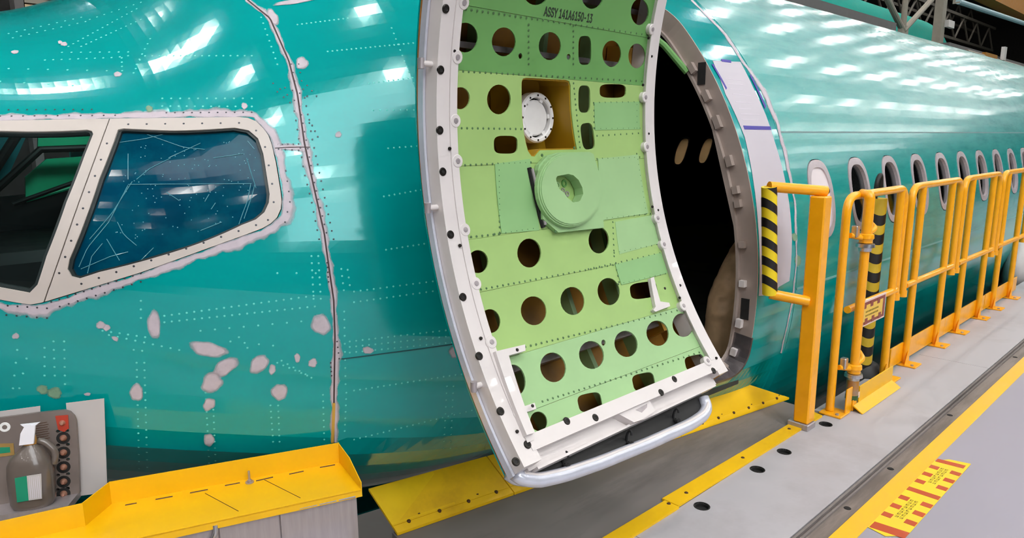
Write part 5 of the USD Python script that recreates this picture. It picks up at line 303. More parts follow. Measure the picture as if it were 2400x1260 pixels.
"joint_band":[[[.9636,.8653],[.9616,.8649],[.9583,.8643],[.9554,.8638],[.9512,.863],[.9463,.8622],[.9433,.8616]],[[.9601,.8503],[.9584,.85],[.9557,.8495],[.9533,.8491],[.9496,.8484],[.9453,.8476],[.9427,.8471]],[[.9599,.8363],[.9578,.836],[.9544,.8353],[.9515,.8348],[.9478,.8341],[.9436,.8333],[.941,.8328]],[[.9608,.8229],[.958,.8223],[.9536,.8215],[.9498,.8208],[.9471,.8203],[.9441,.8197],[.9423,.8194]],[[.9573,.8089],[.955,.8085],[.9514,.8077],[.9482,.8071],[.9458,.8066],[.943,.8061],[.9412,.8057]],[[.9544,.7971],[.9526,.7962],[.9496,.7949],[.9471,.7938],[.9436,.7923],[.9396,.7905],[.9372,.7894]],[[.9594,.7887],[.9572,.7872],[.9537,.7849],[.9506,.7828],[.9475,.7806],[.9438,.7781],[.9416,.7766]],[[.9628,.7777],[.9607,.7763],[.9573,.774],[.9543,.772],[.9518,.7703],[.9489,.7683],[.9472,.7671]],[[.9664,.767],[.9643,.7656],[.961,.7633],[.9581,.7614],[.9553,.7595],[.9522,.7574],[.9502,.7561]],[[.9748,.7595],[.9716,.7574],[.9665,.754],[.962,.751],[.9595,.7493],[.9566,.7474],[.9548,.7462]],[[.9816,.7512],[.9777,.7486],[.9714,.7445],[.9659,.7408],[.9642,.7397],[.9622,.7384],[.961,.7375]],[[.984,.74],[.9805,.7377],[.9749,.734],[.97,.7308],[.9677,.7293],[.965,.7275],[.9634,.7264]],[[.9888,.7288],[.9851,.7268],[.9792,.7237],[.9741,.721],[.9705,.7191],[.9664,.7169],[.9639,.7155]],[[.9913,.7147],[.9874,.7136],[.9813,.7119],[.9759,.7104],[.972,.7093],[.9676,.708],[.9648,.7072]],[[.9863,.7006],[.9834,.7001],[.9789,.6995],[.975,.6989],[.9706,.6982],[.9656,.6974],[.9625,.6969]],[[.9843,.6891],[.9818,.6887],[.9777,.688],[.9742,.6875],[.9688,.6866],[.9628,.6857],[.959,.6851]],[[.9868,.6784],[.9835,.6779],[.9781,.677],[.9734,.6763],[.9688,.6755],[.9635,.6747],[.9602,.6741]],[[.9857,.6673],[.9825,.6668],[.9773,.6659],[.9728,.6652],[.9691,.6646],[.9649,.6639],[.9623,.6635]],[[.9834,.6561],[.9806,.6557],[.9762,.6549],[.9723,.6543],[.9679,.6536],[.9629,.6527],[.9598,.6522]],[[.9842,.6456],[.9811,.6451],[.9762,.6443],[.9719,.6435],[.9672,.6428],[.9619,.6418],[.9586,.6413]],[[.9822,.6347],[.9795,.6343],[.9753,.6335],[.9716,.6329],[.9674,.6322],[.9626,.6314],[.9596,.6308]],[[.9775,.6235],[.976,.6232],[.9735,.6228],[.9713,.6224],[.9663,.6215],[.9604,.6205],[.9568,.6198]],[[.9782,.6133],[.9764,.613],[.9736,.6125],[.9712,.612],[.9656,.611],[.9593,.6099],[.9553,.6092]],[[.981,.6035],[.9785,.6031],[.9746,.6024],[.9711,.6018],[.9672,.6011],[.9627,.6003],[.9599,.5997]],[[.981,.5932],[.9785,.5928],[.9746,.5922],[.9712,.5916],[.968,.5911],[.9644,.5906],[.9622,.5902]],[[.983,.5826],[.9799,.5823],[.975,.5819],[.9707,.5815],[.967,.5812],[.9628,.5808],[.9601,.5806]],[[.9856,.572],[.9815,.5719],[.9749,.5716],[.9691,.5714],[.966,.5713],[.9624,.5711],[.9601,.571]],[[.9827,.562],[.9789,.5618],[.9729,.5616],[.9676,.5614],[.9643,.5612],[.9604,.561],[.958,.5609]],[[.9787,.552],[.9756,.5518],[.9706,.5516],[.9662,.5514],[.9606,.5511],[.9541,.5508],[.9501,.5506]],[[.9796,.5423],[.9759,.5421],[.97,.5418],[.9649,.5415],[.9585,.5412],[.9511,.5408],[.9466,.5405]],[[.9786,.5326],[.9749,.5324],[.9689,.532],[.9637,.5317],[.958,.5314],[.9516,.531],[.9476,.5308]],[[.9761,.5228],[.9727,.5226],[.9672,.5223],[.9625,.522],[.9562,.5216],[.949,.5212],[.9445,.5209]],[[.9787,.5134],[.9743,.5132],[.9674,.5128],[.9614,.5124],[.9548,.512],[.9472,.5115],[.9425,.5111]],[[.98,.5036],[.9751,.5034],[.9672,.5031],[.9604,.5028],[.955,.5026],[.9489,.5023],[.9451,.5021]],[[.9743,.4932],[.9704,.4932],[.9642,.4933],[.9588,.4933],[.9527,.4933],[.9457,.4933],[.9414,.4933]],[[.9698,.4835],[.9665,.4835],[.9613,.4837],[.9567,.4838],[.9486,.484],[.9395,.4843],[.9337,.4844]],[[.9677,.4741],[.9644,.4742],[.9592,.4743],[.9547,.4744],[.947,.4746],[.9383,.4748],[.9329,.4749]],[[.9617,.4649],[.9595,.4649],[.9559,.465],[.9527,.465],[.9457,.4651],[.9377,.4653],[.9327,.4654]],[[.9584,.4556],[.9565,.4556],[.9535,.4557],[.9508,.4557],[.9433,.4558],[.9348,.4559],[.9295,.4561]],[[.9615,.4463],[.9584,.4463],[.9534,.4464],[.949,.4464],[.9431,.4465],[.9365,.4466],[.9323,.4466]],[[.9613,.4371],[.9578,.4371],[.9522,.4372],[.9472,.4372],[.9436,.4372],[.9394,.4372],[.9369,.4373]],[[.958,.428],[.9549,.428],[.9499,.428],[.9455,.428],[.9411,.428],[.9361,.428],[.933,.4281]],[[.9587,.4189],[.955,.4189],[.9491,.4189],[.9439,.4189],[.9386,.4189],[.9326,.4189],[.9288,.4189]],[[.9575,.4098],[.9537,.4098],[.9476,.4098],[.9423,.4098],[.9376,.4097],[.9322,.4097],[.9289,.4097]],[[.9521,.4008],[.9493,.4008],[.9447,.4007],[.9408,.4007],[.9349,.4007],[.9282,.4006],[.9241,.4007]],[[.9522,.3918],[.949,.3918],[.9438,.3917],[.9393,.3917],[.9322,.3916],[.9241,.3916],[.919,.3916]],[[.956,.3834],[.9515,.3832],[.9442,.3829],[.9379,.3827],[.9324,.3825],[.9262,.3823],[.9223,.3822]],[[.9556,.3751],[.9509,.3747],[.9435,.3742],[.9371,.3737],[.9325,.3734],[.9272,.3731],[.924,.3729]],[[.9559,.3664],[.951,.366],[.9433,.3654],[.9365,.3648],[.9305,.3644],[.9237,.3639],[.9195,.3636]],[[.9588,.3579],[.9531,.3574],[.944,.3566],[.936,.356],[.9299,.3555],[.9231,.355],[.9188,.3546]],[[.9551,.3489],[.9502,.3484],[.9424,.3477],[.9355,.3471],[.9294,.3466],[.9225,.3461],[.9182,.3458]],[[.9489,.3396],[.9454,.3393],[.9399,.3388],[.9351,.3383],[.927,.3376],[.9178,.3369],[.9121,.3365]],[[.9492,.3309],[.9455,.3306],[.9398,.33],[.9347,.3296],[.9262,.3288],[.9166,.328],[.9106,.3275]],[[.9491,.3223],[.9454,.3219],[.9395,.3213],[.9344,.3208],[.9278,.3202],[.9203,.3195],[.9156,.3191]],[[.9462,.3133],[.9431,.313],[.9383,.3125],[.9341,.3121],[.928,.3115],[.9211,.3109],[.9168,.3105]],[[.9488,.305],[.9451,.3046],[.9391,.304],[.9339,.3034],[.9281,.3028],[.9214,.3022],[.9173,.3018]],[[.952,.2967],[.9474,.2962],[.9401,.2954],[.9337,.2947],[.9296,.2943],[.9248,.2938],[.9219,.2935]],[[.9476,.2877],[.9441,.2873],[.9385,.2867],[.9336,.2861],[.9296,.2856],[.9249,.2851],[.9221,.2848]],[[.9448,.2789],[.942,.2785],[.9376,.278],[.9337,.2775],[.9282,.2768],[.9219,.2761],[.918,.2756]],[[.947,.2706],[.9437,.2702],[.9384,.2695],[.9338,.2689],[.9287,.2683],[.923,.2676],[.9194,.2671]],[[.9456,.2618],[.9427,.2615],[.938,.2608],[.9339,.2603],[.9299,.2598],[.9253,.2592],[.9224,.2588]],[[.9455,.2533],[.9427,.2529],[.9381,.2523],[.9341,.2518],[.9297,.2512],[.9246,.2505],[.9215,.2501]],[[.9524,.2457],[.9479,.2451],[.9406,.2441],[.9344,.2432],[.9306,.2427],[.9263,.2421],[.9236,.2418]],[[.9558,.2376],[.9505,.2369],[.942,.2357],[.9347,.2347],[.9322,.2343],[.9294,.2339],[.9276,.2337]],[[.9536,.2288],[.9489,.2282],[.9415,.2271],[.935,.2262],[.9315,.2257],[.9275,.2251],[.925,.2247]],[[.9547,.2205],[.9499,.2198],[.9421,.2187],[.9354,.2177],[.9304,.2169],[.9247,.2161],[.9212,.2156]],[[.9551,.2121],[.9503,.2113],[.9426,.2102],[.9358,.2092],[.9309,.2084],[.9253,.2076],[.9219,.2071]],[[.9506,.2029],[.947,.2023],[.9413,.2015],[.9363,.2007],[.9308,.1998],[.9246,.1989],[.9207,.1983]],[[.9504,.1943],[.947,.1938],[.9416,.193],[.9369,.1922],[.9305,.1912],[.9232,.1901],[.9187,.1894]],[[.955,.1866],[.9506,.1859],[.9436,.1847],[.9375,.1837],[.9322,.1829],[.9262,.1819],[.9225,.1813]],[[.9548,.1777],[.9506,.1771],[.9439,.1761],[.9381,.1753],[.9338,.1747],[.929,.1739],[.926,.1735]],[[.9531,.1685],[.9494,.168],[.9435,.1674],[.9384,.1668],[.9333,.1662],[.9276,.1655],[.924,.1651]],[[.9546,.1598],[.9505,.1594],[.9439,.1588],[.9382,.1582],[.9331,.1577],[.9273,.1571],[.9237,.1567]],[[.9516,.151],[.9482,.1507],[.9428,.1501],[.9381,.1496],[.9336,.1491],[.9284,.1486],[.9251,.1483]],[[.9459,.1419],[.9439,.1417],[.9408,.1413],[.9381,.141],[.9326,.1404],[.9264,.1398],[.9225,.1393]],[[.9471,.1335],[.9448,.1332],[.9412,.1328],[.9381,.1324],[.9325,.1318],[.9261,.1311],[.9221,.1307]],[[.9499,.1252],[.947,.1249],[.9423,.1243],[.9381,.1239],[.9343,.1234],[.9299,.1229],[.9272,.1226]],[[.9494,.1166],[.9466,.1162],[.9421,.1157],[.9382,.1153],[.9351,.1149],[.9315,.1144],[.9293,.1142]],[[.9527,.1084],[.9491,.108],[.9434,.1073],[.9384,.1066],[.935,.1062],[.9311,.1057],[.9287,.1054]],[[.9574,.1004],[.9527,.0998],[.9452,.0989],[.9386,.098],[.936,.0977],[.933,.0973],[.9311,.097]],[[.9552,.0916],[.9511,.091],[.9446,.0902],[.9389,.0894],[.9361,.089],[.9329,.0886],[.9309,.0883]],[[.9529,.0826],[.9495,.0822],[.9441,.0814],[.9393,.0808],[.9348,.0801],[.9297,.0794],[.9265,.0789]],[[.9557,.0744],[.9517,.0738],[.9453,.0729],[.9398,.0721],[.9351,.0714],[.9297,.0706],[.9264,.0702]],[[.9558,.0657],[.9519,.0651],[.9457,.0642],[.9402,.0634],[.9363,.0629],[.9318,.0622],[.929,.0618]],[[.955,.0569],[.9514,.0564],[.9458,.0555],[.9408,.0548],[.9364,.0541],[.9315,.0533],[.9284,.0529]],[[.9596,.0489],[.955,.0482],[.9477,.047],[.9414,.0461],[.9371,.0454],[.9323,.0446],[.9293,.0441]],[[.962,.0405],[.957,.0397],[.949,.0384],[.942,.0373],[.9387,.0368],[.935,.0362],[.9326,.0358]],[[.9582,.0311],[.9544,.0305],[.9481,.0295],[.9427,.0286],[.9389,.028],[.9345,.0272],[.9317,.0268]],[[.9571,.0215],[.9537,.0211],[.9482,.0204],[.9435,.0198],[.9385,.0192],[.933,.0185],[.9295,.0181]],[[.9562,.0119],[.953,.0117],[.9477,.0113],[.9432,.0109],[.9387,.0105],[.9336,.0101],[.9304,.0099]],[[.9516,.0026],[.9494,.0025],[.9459,.0022],[.9429,.0019],[.9388,.0016],[.9341,.0012],[.9312,.001]],[[.9502,-.0047],[.9483,-.0048],[.9453,-.005],[.9427,-.0052],[.9385,-.0054],[.9336,-.0057],[.9306,-.0059]],[[.9549,-.011],[.9518,-.0112],[.9468,-.0115],[.9425,-.0118],[.9393,-.012],[.9356,-.0122],[.9334,-.0123]],[[.9559,-.0176],[.9525,-.0178],[.9471,-.0181],[.9423,-.0184],[.9403,-.0185],[.9379,-.0186],[.9364,-.0187]],[[.9547,-.0243],[.9516,-.0245],[.9466,-.0248],[.9422,-.025],[.9398,-.0252],[.9369,-.0253],[.9352,-.0254]],[[.9577,-.0308],[.9538,-.031],[.9476,-.0314],[.9421,-.0317],[.9394,-.0318],[.9363,-.032],[.9344,-.0321]],[[.9579,-.0375],[.9539,-.0377],[.9476,-.0381],[.9421,-.0384],[.9397,-.0385],[.9371,-.0387],[.9354,-.0388]],[[.9538,-.0446],[.9509,-.0447],[.9462,-.0449],[.942,-.0451],[.9392,-.0452],[.9359,-.0454],[.9338,-.0455]],[[.9566,-.0515],[.9528,-.0516],[.9469,-.0517],[.9417,-.0519],[.9384,-.052],[.9346,-.052],[.9323,-.0521]],[[.9626,-.0582],[.9573,-.0584],[.9487,-.0585],[.9412,-.0587],[.9388,-.0587],[.9361,-.0588],[.9344,-.0588]],[[.963,-.0651],[.9574,-.0652],[.9484,-.0653],[.9407,-.0655],[.9386,-.0655],[.9362,-.0656],[.9348,-.0656]],[[.9654,-.0719],[.9591,-.072],[.949,-.0722],[.9402,-.0723],[.9375,-.0724],[.9344,-.0724],[.9325,-.0725]],[[.9706,-.0787],[.9628,-.0788],[.9505,-.079],[.9398,-.0792],[.9371,-.0792],[.934,-.0793],[.9321,-.0793]],[[.9653,-.0857],[.9588,-.0858],[.9484,-.086],[.9394,-.0861],[.9364,-.0862],[.9329,-.0862],[.9308,-.0863]],[[.9578,-.0928],[.9531,-.0929],[.9456,-.093],[.939,-.0931],[.9345,-.0931],[.9293,-.0932],[.9261,-.0933]],[[.9584,-.0998],[.9534,-.0998],[.9456,-.0999],[.9387,-.1],[.9336,-.1001],[.9278,-.1002],[.9241,-.1002]],[[.9573,-.1068],[.9526,-.1069],[.945,-.107],[.9384,-.107],[.934,-.1071],[.929,-.1072],[.9259,-.1072]],[[.9534,-.1139],[.9496,-.114],[.9435,-.114],[.9381,-.1141],[.9336,-.1142],[.9284,-.1142],[.9251,-.1143]],[[.9566,-.121],[.9519,-.121],[.9444,-.1211],[.9379,-.1212],[.9332,-.1212],[.9279,-.1213],[.9246,-.1213]],[[.9588,-.1281],[.9535,-.1282],[.9451,-.1282],[.9377,-.1283],[.9341,-.1283],[.93,-.1284],[.9274,-.1284]],[[.9528,-.1353],[.949,-.1354],[.9429,-.1354],[.9376,-.1355],[.9336,-.1355],[.929,-.1356],[.9262,-.1356]],[[.9498,-.1426],[.9467,-.1426],[.9418,-.1426],[.9375,-.1427],[.932,-.1428],[.9258,-.1428],[.9219,-.1429]],[[.9514,-.1498],[.9479,-.1498],[.9423,-.1499],[.9375,-.1499],[.9324,-.15],[.9265,-.1501],[.9229,-.1501]],[[.9489,-.1571],[.946,-.1572],[.9415,-.1572],[.9375,-.1573],[.9331,-.1573],[.928,-.1574],[.9249,-.1574]],[[.9489,-.1645],[.9461,-.1645],[.9416,-.1646],[.9376,-.1646],[.9327,-.1647],[.9271,-.1647],[.9237,-.1648]],[[.9562,-.1719],[.9515,-.1719],[.9442,-.1719],[.9377,-.172],[.9339,-.172],[.9296,-.1721],[.9269,-.1721]],[[.9589,-.1793],[.9536,-.1793],[.9452,-.1794],[.9379,-.1795],[.9355,-.1795],[.9329,-.1795],[.9312,-.1795]],[[.9567,-.1869],[.952,-.1869],[.9446,-.1869],[.9381,-.187],[.9347,-.187],[.9308,-.187],[.9284,-.187]],[[.9583,-.1944],[.9533,-.1945],[.9453,-.1945],[.9383,-.1945],[.9338,-.1946],[.9285,-.1946],[.9253,-.1946]],[[.9582,-.2021],[.9533,-.2021],[.9455,-.2021],[.9386,-.2021],[.9343,-.2022],[.9293,-.2022],[.9262,-.2022]],[[.9534,-.2098],[.9498,-.2098],[.944,-.2098],[.939,-.2098],[.934,-.2098],[.9283,-.2099],[.9248,-.2099]],[[.9539,-.2176],[.9503,-.2176],[.9444,-.2176],[.9393,-.2176],[.9337,-.2176],[.9273,-.2176],[.9234,-.2176]],[[.9581,-.2254],[.9535,-.2254],[.9462,-.2254],[.9398,-.2254],[.9354,-.2254],[.9304,-.2254],[.9273,-.2254]],[[.957,-.2333],[.9528,-.2333],[.9461,-.2333],[.9402,-.2333],[.9367,-.2333],[.9326,-.2333],[.9301,-.2333]],[[.9559,-.2413],[.9521,-.2412],[.946,-.2412],[.9408,-.2412],[.9366,-.2412],[.9319,-.2412],[.929,-.2412]],[[.9576,-.2493],[.9536,-.2493],[.947,-.2493],[.9413,-.2492],[.9374,-.2492],[.933,-.2492],[.9302,-.2492]]],
